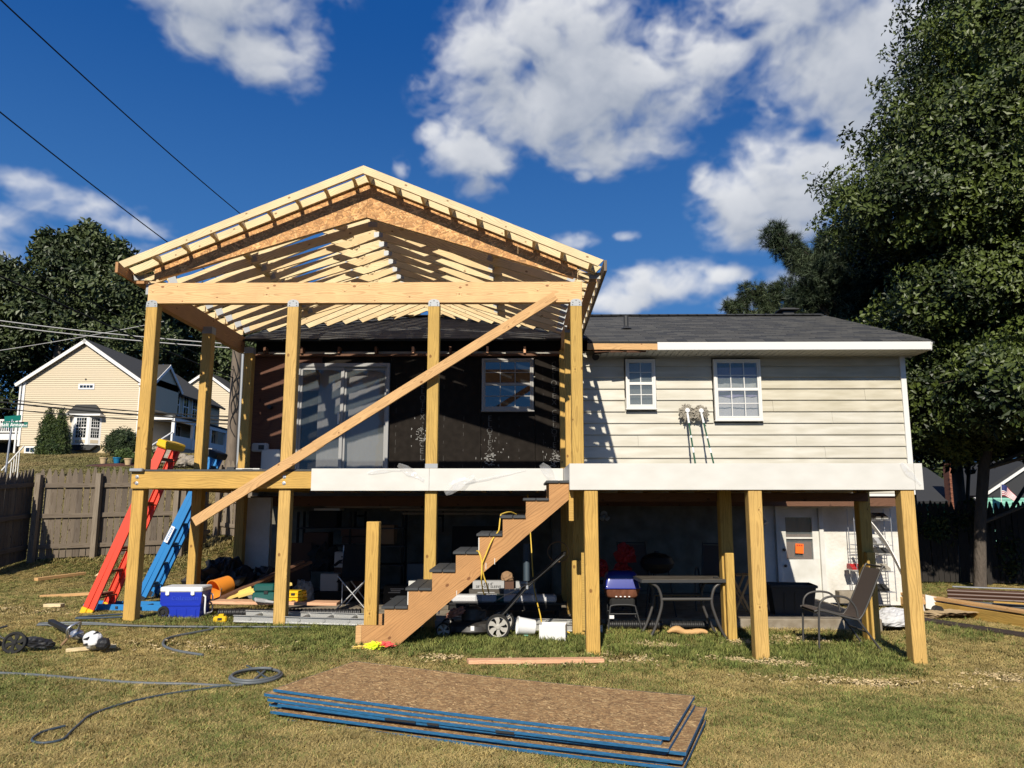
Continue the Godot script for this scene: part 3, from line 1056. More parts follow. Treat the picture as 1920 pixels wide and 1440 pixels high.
func cloth_sheet(w: float, h: float, seed_: int) -> ArrayMesh:
	var s := Shape.new()
	var nx := 28
	var ny := 8
	var at := func(i: int, j: int) -> Vector3:
		var x := -w / 2 + w * i / nx
		var y := -h / 2 + h * j / ny
		var z := 0.018 * fine.get_noise_2d(x * 260.0 + seed_ * 50.0, y * 30.0) + 0.02 * fine.get_noise_2d(x * 60.0, y * 110.0 + seed_ * 70.0)
		if j == 0:
			y += 0.03 * fine.get_noise_2d(x * 150.0, seed_ * 33.0)
		return Vector3(x, y, z)
	var nn := func(i: int, j: int) -> Vector3:
		var dx: Vector3 = at.call(mini(i + 1, nx), j) - at.call(maxi(i - 1, 0), j)
		var dy: Vector3 = at.call(i, mini(j + 1, ny)) - at.call(i, maxi(j - 1, 0))
		return dx.cross(dy).normalized()
	for i in nx:
		for j in ny:
			s.smooth_tri(at.call(i, j), at.call(i + 1, j), at.call(i + 1, j + 1), nn.call(i, j), nn.call(i + 1, j), nn.call(i + 1, j + 1))
			s.smooth_tri(at.call(i, j), at.call(i + 1, j + 1), at.call(i, j + 1), nn.call(i, j), nn.call(i + 1, j + 1), nn.call(i, j + 1))
	return s.done()


func lap_mesh(length: float, cover: float) -> ArrayMesh:  # one lapped board: thick lower lip, face leaning in towards its top
	var key := "lap %.3f %.3f" % [length, cover]
	if not boxes.has(key):
		var s := Shape.new()
		s.prism(PackedVector2Array([Vector2(0, -cover / 2), Vector2(0.030, -cover / 2), Vector2(0.034, -cover / 2 + 0.008), Vector2(0.009, cover / 2 - 0.012), Vector2(0.004, cover / 2 + 0.004), Vector2(0, cover / 2 + 0.004)]), length, Transform3D(Basis(Vector3(0, 0, 1), Vector3(0, 1, 0), Vector3(-1, 0, 0)), Vector3.ZERO))
		boxes[key] = s.done()
	return boxes[key]


func make_house() -> void:
	var o := thing("house", "white sided house with grey hip ended roof and open basement wall below", "house", Vector3(0, 0, 0))
	# core walls behind all cladding
	var core := Shape.new()
	core.box(Vector3(10.40, 2.36, 0.10), Transform3D(Basis.IDENTITY, Vector3(0.945, 2.90, WALL - 0.42)))
	core.box(Vector3(0.10, 2.36, 7.0), Transform3D(Basis.IDENTITY, Vector3(6.205, 2.90, WALL - 3.65)))
	core.box(Vector3(0.10, 2.36, 7.0), Transform3D(Basis.IDENTITY, Vector3(-4.315, 2.90, WALL - 3.65)))
	block("floor_frame", o, Vector3(10.60, 0.16, 7.1), Vector3(0.945, 1.635, WALL - 3.6), M.old_brown, 0.0)
	core.box(Vector3(10.62, 0.06, 7.1), Transform3D(Basis.IDENTITY, Vector3(0.945, 4.06, WALL - 3.62)))
	part("wall", core.done(), M.soffit, o)
	# lapped siding on the right half, each length a piece
	var cover := 0.188
	var rows := [[], [2.75], [], [4.9], [4.45, 1.9], [], [5.05, 3.0], [4.1], [5.6], [], [3.6], []]
	var y := 1.755 + cover / 2
	var row := 0
	while y < 4.02:
		var ends := [0.76]
		var cuts: Array = rows[row % rows.size()].duplicate()
		cuts.sort()
		ends.append_array(cuts)
		ends.append(6.215)
		for k in ends.size() - 1:
			# leave the window openings free
			var spans := [[ends[k], ends[k + 1]]]
			for win in [[1.70, 2.215, 3.10, 3.95], [3.13, 3.925, 2.91, 3.95]]:
				if y + cover / 2 > win[2] and y - cover / 2 < win[3]:
					var next := []
					for q in spans:
						if q[1] <= win[0] or q[0] >= win[1]:
							next.append(q)
						else:
							if q[0] < win[0] - 0.02:
								next.append([q[0], win[0]])
							if q[1] > win[1] + 0.02:
								next.append([win[1], q[1]])
					spans = next
			for q in spans:
				var m: Material = M.siding
				if row >= 7 and q[0] > 3.0:
					m = M.siding_stained
				if row in [2, 3] and q[1] < 4.2 and q[0] < 2.0:
					m = M.siding_patch
				part("siding_board", lap_mesh(snappedf(q[1] - q[0] - 0.003, 0.001), cover), m, o, Transform3D(Basis.IDENTITY, Vector3((q[0] + q[1]) / 2, y, WALL - 0.03 + 0.0015 * (k % 2))))
		y += cover
		row += 1
	block("corner_trim", o, Vector3(0.085, 2.27, 0.085), Vector3(6.235, 2.87, WALL - 0.02), M.vinyl)
	block("bottom_trim", o, Vector3(5.5, 0.05, 0.03), Vector3(3.49, 1.735, WALL - 0.02), M.vinyl)
	# gable end siding on the far right side
	for k in 12:
		var yy := 1.85 + k * cover
		part("siding_board", lap_mesh(7.0, cover), M.siding, o, Transform3D(Basis(Vector3(0, 0, -1), Vector3.UP, Vector3(1, 0, 0)), Vector3(6.262, yy, WALL - 3.62)))
	var gable := Shape.new()
	gable.prism(PackedVector2Array([Vector2(-3.4, 0), Vector2(3.4, 0), Vector2(0, 1.22)]), 0.06, Transform3D(Basis(Vector3(0, 0, -1), Vector3.UP, Vector3(1, 0, 0)), Vector3(6.25, 4.09, -15.9)))
	part("gable_wall", gable.done(), M.siding, o)
	# sheathing under the porch roof: brown plywood at the corner, black board to the right
	for q in [[-4.40, -3.66, 2.03, 3.99], [-3.655, -3.28, 3.885, 3.99]]:
		block("plywood_panel", o, Vector3(q[1] - q[0], q[3] - q[2], 0.014), Vector3((q[0] + q[1]) / 2, (q[2] + q[3]) / 2, WALL - 0.03), M.plywood, 0.001)
	for q in [[-3.655, -3.30, 3.42, 3.88], [-2.135, -1.56, 2.03, 3.99], [-3.275, -2.14, 3.885, 3.99], [-1.557, -0.645, 2.03, 3.99], [-0.642, 0.235, 2.03, 3.07], [-0.642, 0.235, 3.965, 3.99], [0.238, 0.755, 2.03, 3.99]]:
		block("sheathing_panel", o, Vector3(q[1] - q[0] - 0.004, q[3] - q[2] - 0.003, 0.014), Vector3((q[0] + q[1]) / 2, (q[2] + q[3]) / 2, WALL - 0.03), M.black_board, 0.001)
	# maker's print that runs down the black boards, letter under letter, with nail lines
	for q in [[-1.60, 3.62, 1, 0.105], [-1.60, 2.55, 0, 0.11], [-0.50, 3.95, 1, 0.10], [-0.50, 3.07, 0, 0.10], [0.55, 3.86, 1, 0.105], [0.55, 3.06, 1, 0.105]]:
		var words := "CELOTEX"
		if q[1] < 2.6:
			words = "CEL"
		for k in words.length():
			var ly: float = q[1] - k * q[3]
			if absf(q[0] + 0.5) < 0.05 and (ly > 3.96 or (ly > 3.0 and ly < 3.98) or ly < 2.1):
				if not (ly > 3.0 and ly < 3.06):
					continue
			if ly < 2.1:
				continue
			letters("print_letter", o, words[k], 0.085, M.print, Transform3D(Basis.from_scale(Vector3(1.25, 1, 1)), Vector3(q[0], ly, WALL - 0.0215)), 0.001, "Droid Sans", 300)
	var ink := Shape.new()
	var bright := Shape.new()
	for q in [-2.03, -1.60, -0.93, -0.50, -0.02, -0.35, 0.37, 0.58, -1.25]:
		var yy := 2.06
		while yy < 3.95:
			if rng.randf() < 0.55 and not (q > -0.66 and q < 0.24 and yy > 3.05):
				ink.box(Vector3(0.004, rng.randf_range(0.02, 0.09), 0.001), Transform3D(Basis.IDENTITY, Vector3(q + rng.randfn(0, 0.003), yy, WALL - 0.0222)))
			yy += 0.13
	for q in [[-1.60, 2.72], [-0.50, 2.32], [0.56, 2.30]]:
		for k in 40:
			bright.box(Vector3(rng.randf_range(0.006, 0.05), rng.randf_range(0.006, 0.016), 0.001), Transform3D(Basis.IDENTITY, Vector3(q[0] + rng.randf_range(-0.085, 0.085), q[1] + rng.randf_range(-0.12, 0.10), WALL - 0.022)))
		for k in 30:
			bright.box(Vector3(rng.randf_range(0.003, 0.012), rng.randf_range(0.006, 0.04), 0.001), Transform3D(Basis.IDENTITY, Vector3(q[0] + rng.randfn(0, 0.13), q[1] + rng.randfn(0.0, 0.22), WALL - 0.0218)))
	joined(part("nail_line", ink.done(), M.print, o))
	joined(part("print_marks", bright.done(), M.print_bright, o))
	# top plate, blocks and the torn off eave over the porch
	block("top_plate", o, Vector3(5.1, 0.038, 0.09), Vector3(-1.83, 4.01, WALL + 0.01), M.old_brown)
	var bx := -4.2
	while bx < 0.7:
		block("rafter_tail", o, Vector3(0.038, 0.11, 0.16), Vector3(bx, 4.085, WALL + 0.02), M.pink_wood if int(bx * 7) % 3 == 0 else M.old_brown)
		bx += 0.61
	# sliding door
	var sd := Shape.new()
	var dx0 := -3.655
	var dx1 := -2.14
	var dy0 := 2.03
	var dy1 := 3.875
	var dw := dx1 - dx0
	var dc := Vector3((dx0 + dx1) / 2, (dy0 + dy1) / 2, WALL)
	for k in [-1, 1]:
		sd.box(Vector3(0.05, dy1 - dy0, 0.10), Transform3D(Basis.IDENTITY, Vector3(k * (dw / 2 - 0.025), 0, 0)), 0.004)
		sd.box(Vector3(dw - 0.1, 0.06, 0.10), Transform3D(Basis.IDENTITY, Vector3(0, k * ((dy1 - dy0) / 2 - 0.03), 0)), 0.004)
	var door := part("sliding_door", sd.done(), M.door_frame, o, Transform3D(Basis.IDENTITY, dc))
	for k in [0, 1]:
		var leaf := Shape.new()
		var lw := dw / 2 - 0.02
		var lh := dy1 - dy0 - 0.12
		for e in [-1, 1]:
			leaf.box(Vector3(0.055, lh, 0.03), Transform3D(Basis.IDENTITY, Vector3(e * (lw / 2 - 0.0275), 0, 0)), 0.004)
			leaf.box(Vector3(lw - 0.11, 0.05, 0.03), Transform3D(Basis.IDENTITY, Vector3(0, e * (lh / 2 - 0.025), 0)), 0.004)
		var at := Vector3((-1 if k == 0 else 1) * (dw / 4 - 0.02), 0, 0.012 if k == 0 else -0.025)
		part("door_leaf", leaf.done(), M.door_frame, door, Transform3D(Basis.IDENTITY, at))
		part("pane", wavy_pane(lw - 0.11, lh - 0.1), M.glass, door, Transform3D(Basis.IDENTITY, at))
	block("handle", door, Vector3(0.02, 0.20, 0.03), Vector3(-0.06, 0.02, 0.045), M.vinyl)
	part("curtain", cloth_sheet(0.78, 1.72, 2), M.curtain, door, Transform3D(Basis.IDENTITY, Vector3(0.34, -0.02, -0.13)))
	part("curtain", cloth_sheet(0.40, 1.72, 6), M.curtain, door, Transform3D(Basis.IDENTITY, Vector3(-0.25, -0.02, -0.15)))
	block("room_backing", door, Vector3(dw, dy1 - dy0, 0.01), Vector3(0, 0, -0.30), M.darkness, 0.0)
	# windows
	grid_window(o, -0.63, 0.215, 3.09, 3.945, WALL, 3, M.grey_vinyl, M.dark_glass, "")
	grid_window(o, 1.715, 2.20, 3.12, 3.93, WALL, 2, M.vinyl, M.glass, "blind")
	grid_window(o, 3.145, 3.91, 2.93, 3.925, WALL, 3, M.vinyl, M.glass, "cloth")
	# meter box, cables and vent stub on the plywood
	block("meter_box", o, Vector3(0.30, 0.36, 0.12), Vector3(-4.02, 2.28, WALL + 0.04), M.off_white, 0.02)
	block("meter_dial", o, Vector3(0.09, 0.07, 0.01), Vector3(-4.17, 2.49, WALL + 0.105), M.black_plastic, 0.01)
	block("outlet_cover", o, Vector3(0.26, 0.14, 0.10), Vector3(-4.20, 2.49, WALL + 0.05), M.card_grey, 0.02)
	rod("pipe_stub", o, [Vector3(-4.08, 3.15, WALL - 0.02), Vector3(-4.08, 3.15, WALL + 0.08)], 0.035, M.black_plastic, 12)
	# basement
	var bw := Shape.new()
	bw.box(Vector3(0.28, 1.75, 0.12), Transform3D(Basis.IDENTITY, Vector3(4.145, 0.82, LOW - 0.06)))
	part("basement_wall", bw.done(), M.masonry, o)
	block("basement_wall", o, Vector3(1.40, 1.75, 0.12), Vector3(5.71, 0.82, LOW - 0.06), M.masonry, 0.002)
	block("basement_wall", o, Vector3(0.73, 0.22, 0.12), Vector3(4.647, 1.585, LOW - 0.06), M.masonry, 0.001)
	block("basement_wall", o, Vector3(3.45, 1.75, 0.12), Vector3(2.28, 0.82, LOW - 0.061), M.masonry_shaded, 0.002)
	block("basement_wall", o, Vector3(4.9, 1.75, 0.12), Vector3(-1.9, 0.82, LOW - 0.55), M.masonry_shaded, 0.002)
	block("basement_wall", o, Vector3(0.12, 1.75, 0.6), Vector3(0.58, 0.82, LOW - 0.33), M.masonry_shaded, 0.002)
	block("basement_wall", o, Vector3(0.12, 1.85, 6.3), Vector3(6.34, 0.76, LOW - 3.2), M.masonry, 0.002)
	block("basement_wall", o, Vector3(0.42, 1.72, 0.10), Vector3(-4.17, 0.83, -12.42), M.masonry, 0.002)
	# basement door
	var frame := Shape.new()
	for k in [-1, 1]:
		frame.box(Vector3(0.07, 1.52, 0.12), Transform3D(Basis.IDENTITY, Vector3(k * 0.36, 0, 0)), 0.004)
	frame.box(Vector3(0.79, 0.07, 0.12), Transform3D(Basis.IDENTITY, Vector3(0, 0.79, 0)), 0.004)
	var back_door := part("door", frame.done(), M.door_paint, o, Transform3D(Basis.IDENTITY, Vector3(4.645, 0.76, LOW + 0.0)))
	var slab := Shape.new()
	slab.box(Vector3(0.65, 0.66, 0.045), Transform3D(Basis.IDENTITY, Vector3(0, -0.41, 0)), 0.003)
	slab.box(Vector3(0.65, 0.13, 0.045), Transform3D(Basis.IDENTITY, Vector3(0, 0.675, 0)), 0.003)
	for k in [-1, 1]:
		slab.box(Vector3(0.105, 0.69, 0.045), Transform3D(Basis.IDENTITY, Vector3(k * 0.2725, 0.265, 0)), 0.003)
	slab.box(Vector3(0.44, 0.03, 0.05), Transform3D(Basis.IDENTITY, Vector3(0, 0.27, 0.002)), 0.003)
	part("door_leaf", slab.done(), M.door_paint, back_door, Transform3D(Basis.IDENTITY, Vector3(0.0, 0, -0.01)))
	part("pane", box_mesh(Vector3(0.44, 0.69, 0.006), 0.0), M.glass, back_door, Transform3D(Basis.IDENTITY, Vector3(0, 0.265, -0.015)))
	part("curtain", cloth_sheet(0.44, 0.69, 4), M.card_dim, back_door, Transform3D(Basis.IDENTITY, Vector3(0, 0.265, -0.06)))
	part("room_backing", box_mesh(Vector3(0.6, 1.4, 0.01), 0.0), M.darkness, back_door, Transform3D(Basis.IDENTITY, Vector3(0, 0, -0.1)))
	for k in [[-0.26, -0.18], [-0.27, 0.08]]:
		var kn := Shape.new()
		kn.ball(Vector3(0.026, 0.026, 0.03))
		part("door_knob", kn.done(), M.bronze, back_door, Transform3D(Basis.IDENTITY, Vector3(k[0], k[1], 0.04)))
	block("notice", back_door, Vector3(0.135, 0.16, 0.003), Vector3(-0.01, 0.10, 0.022), M.orange_notice, 0.0, Vector3(0, 0, -0.06))
	for k in 3:
		block("notice_print", back_door, Vector3(0.022, 0.02, 0.001), Vector3(-0.045 + 0.036 * k, 0.15, 0.0242), M.red, 0.0)
	# wall lamps on the basement wall
	for q in [[1.40, 1.42], [4.02, 1.34]]:
		var lm := Shape.new()
		lm.lathe([Vector2(0.0, -0.01), Vector2(0.06, -0.01), Vector2(0.06, 0.01), Vector2(0.0, 0.01)], 14, Transform3D(Basis(Vector3.RIGHT, PI / 2), Vector3.ZERO))
		lm.tube([Vector3(0, 0, 0.01), Vector3(0.02, -0.03, 0.08), Vector3(0.05, -0.07, 0.12)], [0.015, 0.03, 0.045], 10)
		lm.tube([Vector3(0, 0, 0.01), Vector3(-0.02, -0.03, 0.08), Vector3(-0.05, -0.07, 0.12)], [0.015, 0.03, 0.045], 10)
		part("wall_lamp", lm.done(), M.off_white, o, Transform3D(Basis.IDENTITY, Vector3(q[0], q[1], LOW)))
	# roof
	var ez := -11.92
	var ey := 4.115
	var rz := -15.9
	var ry := 5.50
	var slope := Vector3(0, ry - ey, rz - ez)
	var len := slope.length()
	var deck := Shape.new()
	deck.box(Vector3(5.40, 0.03, len), place(Vector3(3.78, (ey + ry) / 2 - 0.03, (ez + rz) / 2), Vector3.RIGHT, slope.cross(Vector3.RIGHT) * -1.0), 0.0)
	deck.box(Vector3(5.75, 0.03, len - 0.45), place(Vector3(-1.78, (ey + ry) / 2 + 0.045, (ez + rz) / 2 - 0.21), Vector3.RIGHT, slope.cross(Vector3.RIGHT) * -1.0), 0.0)
	var back := Vector3(0, ey - ry, rz - ez)
	deck.box(Vector3(11.1, 0.03, len), place(Vector3(0.93, (ey + ry) / 2 - 0.03, rz + (rz - ez) / 2), Vector3.RIGHT, Vector3(0, 1, -0.35)), 0.0)
	var roof := part("roof", deck.done(), M.shingle_dark, o)
	var rowlen := 0.125
	block("eave_shade_panel", o, Vector3(5.14, 0.30, 0.04), Vector3(-1.83, 4.18, WALL - 0.10), M.darkness, 0.0)  # added near-black panel; stands in for the shade inside the open eave
	for band in [[1.10, 6.43, 0.0], [-4.50, 1.09, 0.42]]:
		var tones := [Shape.new(), Shape.new(), Shape.new()]
		var n := int((len - band[2]) / rowlen)
		for k in n + 1:
			var d: float = band[2] + k * rowlen
			var at := slope.normalized() * (d + rowlen * 0.45)
			var xx: float = band[0] + (0.0 if k % 2 == 0 else -0.15)
			while xx < band[1]:
				var w := 0.305
				var a := maxf(xx, band[0])
				var b := minf(xx + w - 0.006, band[1])
				if b - a > 0.03:
					var sh: Shape = tones[rng.randi() % 3]
					sh.box(Vector3(b - a, 0.012, rowlen * 1.12), place(Vector3((a + b) / 2, ey + at.y + rng.randf_range(0.0, 0.004), ez + at.z), Vector3.RIGHT, (slope.cross(Vector3.RIGHT) * -1.0).normalized() + slope.normalized() * -0.07), 0.0)
				xx += w
		for k in 3:
			joined(part("shingles", tones[k].done(), [M.shingle, M.shingle_dark, M.shingle_pale][k], roof))
	var ridge := Shape.new()
	var rx := -4.4
	while rx < 6.4:
		ridge.box(Vector3(0.24, 0.014, 0.16), place(Vector3(rx, ry + 0.022, rz + 0.07), Vector3.RIGHT, Vector3(0, 1, 0.34)))
		ridge.box(Vector3(0.24, 0.014, 0.16), place(Vector3(rx, ry + 0.022, rz - 0.07), Vector3.RIGHT, Vector3(0, 1, -0.34)))
		rx += 0.2
	joined(part("ridge_cap", ridge.done(), M.shingle_dark, roof))
	# eave: bare brown board, white board, ribbed soffit torn open at its left end
	block("fascia_board", o, Vector3(4.27, 0.125, 0.03), Vector3(4.285, 4.035, ez + 0.0), M.vinyl, 0.003)
	block("fascia_board", o, Vector3(1.10, 0.10, 0.028), Vector3(1.60, 4.028, ez - 0.005), M.brace_wood, 0.003, Vector3(0, 0, -0.006))
	for k in 3:
		block("torn_wood", o, Vector3(0.32, 0.03, 0.06), Vector3(1.32 + k * 0.25, 3.97 - k * 0.004, ez - 0.05), M.old_brown, 0.004, Vector3(0.3, 0.1 * k, 0.05))
	block("rake_board", o, Vector3(0.03, 0.13, len + 0.02), Vector3(6.42, (ey + ry) / 2 - 0.09, (ez + rz) / 2), M.vinyl, 0.003, Vector3(atan2(ry - ey, -(rz - ez)), 0, 0))
	var px := 1.25
	var ragged := 0
	while px < 6.40:
		var cut := 0.34 if ragged < 1 else 0.24 if ragged < 2 else 0.1 if ragged < 4 else 0.0
		block("soffit_panel", o, Vector3(0.098, 0.012, 0.56 - cut), Vector3(px, 3.982, WALL + 0.285 - cut / 2), M.soffit, 0.002, Vector3(0, 0, 0.04))
		px += 0.103
		ragged += 1
	block("soffit_rib", o, Vector3(5.2, 0.03, 0.02), Vector3(3.8, 3.972, WALL + 0.01), M.soffit)
	var fl := Shape.new()
	fl.tube([Vector3(0, 0, 0), Vector3(0, 0.06, 0.03), Vector3(0, 0.08, 0.09)], [0.03, 0.04, 0.06], 12)
	part("flood_lamp", fl.done(), M.black_plastic, o, Transform3D(Basis(Vector3.RIGHT, 0.6), Vector3(1.22, 3.93, WALL + 0.06)))
	# roof vents
	var vs := Shape.new()
	vs.lathe([Vector2(0.10, 0.0), Vector2(0.09, 0.012), Vector2(0.058, 0.04), Vector2(0.05, 0.05), Vector2(0.042, 0.06), Vector2(0.042, 0.24), Vector2(0.034, 0.24), Vector2(0.034, 0.1)], 18)
	part("vent_pipe", vs.done(), M.charcoal, o, Transform3D(Basis.IDENTITY, Vector3(1.89, 4.155 + 1.46 * 0.3485 + 0.01, -13.5)))
	var ch := Shape.new()
	ch.box(Vector3(0.26, 0.30, 0.26), Transform3D(Basis.IDENTITY, Vector3(0, 0.02, 0)), 0.01)
	var chim := part("chimney", ch.done(), M.brick_red, o, Transform3D(Basis.IDENTITY, Vector3(5.66, 5.36, -16.05)))
	var cap := Shape.new()
	cap.box(Vector3(0.40, 0.025, 0.40), Transform3D(Basis.IDENTITY, Vector3(0, 0.29, 0)), 0.008)
	cap.box(Vector3(0.28, 0.02, 0.28), Transform3D(Basis.IDENTITY, Vector3(0, 0.32, 0)), 0.008)
	cap.box(Vector3(0.23, 0.09, 0.23), Transform3D(Basis.IDENTITY, Vector3(0, 0.22, 0)), 0.005)
	part("chimney_cap", cap.done(), M.charcoal, chim)
	# slab under the decks
	tag(block("patio_slab", self, Vector3(8.2, 0.30, 3.2), Vector3(0.55, -0.03, -11.95), M.concrete, 0.015), "low concrete patio slab under both decks", "", "", "structure")


func wavy_pane(w: float, h: float) -> ArrayMesh:
	var s := Shape.new()
	var nx := 16
	var ny := 28
	var nn := func(i: int, j: int) -> Vector3:
		var x := 60.0 * i / nx
		var y := 60.0 * j / ny
		return Vector3(0.02 * fine.get_noise_2d(x * 5.0, y * 3.0), 0.035 * fine.get_noise_2d(x * 4.0 + 90.0, y * 4.0), 1).normalized()
	var at := func(i: int, j: int) -> Vector3:
		return Vector3(-w / 2 + w * i / nx, -h / 2 + h * j / ny, 0)
	for i in nx:
		for j in ny:
			s.smooth_tri(at.call(i, j), at.call(i + 1, j), at.call(i + 1, j + 1), nn.call(i, j), nn.call(i + 1, j), nn.call(i + 1, j + 1))
			s.smooth_tri(at.call(i, j), at.call(i + 1, j + 1), at.call(i, j + 1), nn.call(i, j), nn.call(i + 1, j + 1), nn.call(i, j + 1))
	return s.done()


# ---------------------------------------------------------------- the new porch, decks and stair
const MID := -1.937
const PEAK := 5.716
const PITCH := 0.4167
const FLAT := 0.308
const UNDER := 5.155


func roof_line(x: float) -> float:
	return PEAK - PITCH * absf(x - MID)


func under_line(x: float) -> float:
	return UNDER - FLAT * absf(x - MID)


func chord_mesh(reach: float, pitch: float, high: float, thick: float, variant: int) -> ArrayMesh:  # a pair of sloping members that meet at x = 0, top edge through the origin
	var s := Shape.new()
	var drop := high * sqrt(1.0 + pitch * pitch)
	for k in [-1.0, 1.0]:
		var d := Vector3(k, -pitch, 0).normalized()
		var xf := Transform3D(Basis(d, Vector3(k * d.y * -1.0, absf(d.x), 0), Vector3(0, 0, 1) * k), Vector3.ZERO)
		var l := reach * sqrt(1.0 + pitch * pitch)
		var poly := PackedVector2Array([Vector2(0, 0), Vector2(l, 0), Vector2(l - high * pitch, -high), Vector2(high * pitch, -high)])
		s.prism(poly, thick, xf, Vector2(variant * 0.41 + k * 0.3, variant * 0.137))
	return s.done()


func make_truss(o: Node, z: float, k: int) -> void:
	var reach := 2.94
	var t := part("truss", chord_mesh(reach, PITCH, 0.105, 0.038, k), M.spruce if k % 3 != 1 else M.spruce_warm, o, Transform3D(Basis.IDENTITY, Vector3(MID, PEAK, z)))
	var drop := UNDER + 0.108 * sqrt(1.0 + FLAT * FLAT) - PEAK
	part("bottom_chord", chord_mesh(2.66, FLAT, 0.108, 0.038, k + 3), M.spruce if k % 2 else M.spruce_warm, t, Transform3D(Basis.IDENTITY, Vector3(0, drop, 0)))
	var top := func(x: float) -> float: return -PITCH * absf(x) - 0.11
	var low := func(x: float) -> float: return drop - FLAT * absf(x)
	board("web", t, Vector3(0, top.call(0.0) + 0.02, 0), Vector3(0, low.call(0.0), 0), 0.089, 0.038, M.spruce, Vector3.RIGHT)
	for s in [-1.0, 1.0]:
		board("web", t, Vector3(s * 0.75, top.call(0.75), 0), Vector3(s * 0.35, low.call(0.35), 0), 0.089, 0.038, M.spruce, Vector3.RIGHT)
		board("web", t, Vector3(s * 1.55, top.call(1.55), 0), Vector3(s * 1.55, low.call(1.55), 0), 0.089, 0.038, M.spruce, Vector3.RIGHT)
		board("web", t, Vector3(s * 2.63, top.call(2.63), 0), Vector3(s * 2.63, low.call(2.63), 0), 0.089, 0.038, M.spruce, Vector3.RIGHT)
		for q in [[2.60, (top.call(2.60) + low.call(2.60)) / 2 - 0.02, 0.10, 0.17], [1.55, low.call(1.55) - 0.04, 0.08, 0.075], [0.75, top.call(0.75) + 0.04, 0.11, 0.07]]:
			for e in [-1.0, 1.0]:
				part("connector_plate", box_mesh(Vector3(q[2], q[3], 0.0016), 0.0), M.plate, t, Transform3D(Basis(Vector3.BACK, -s * 0.39), Vector3(s * q[0], q[1], e * 0.0206)))
	for e in [-1.0, 1.0]:
		part("connector_plate", box_mesh(Vector3(0.15, 0.075, 0.0016), 0.0), M.plate, t, Transform3D(Basis.IDENTITY, Vector3(0, -0.07, e * 0.0206)))
		part("connector_plate", box_mesh(Vector3(0.12, 0.075, 0.0016), 0.0), M.plate, t, Transform3D(Basis.IDENTITY, Vector3(0, drop - 0.05, e * 0.0206)))


func post(o: Node, x: float, z: float, top: float, material: Material, wide := 0.14, called := "post", foot := -9.0) -> MeshInstance3D:
	var low := ground_height(x, z) - 0.08 if foot < -5.0 else foot
	return board(called, o, Vector3(x, low, z), Vector3(x, top, z), wide, wide, material, Vector3.BACK, -1, 0.006)


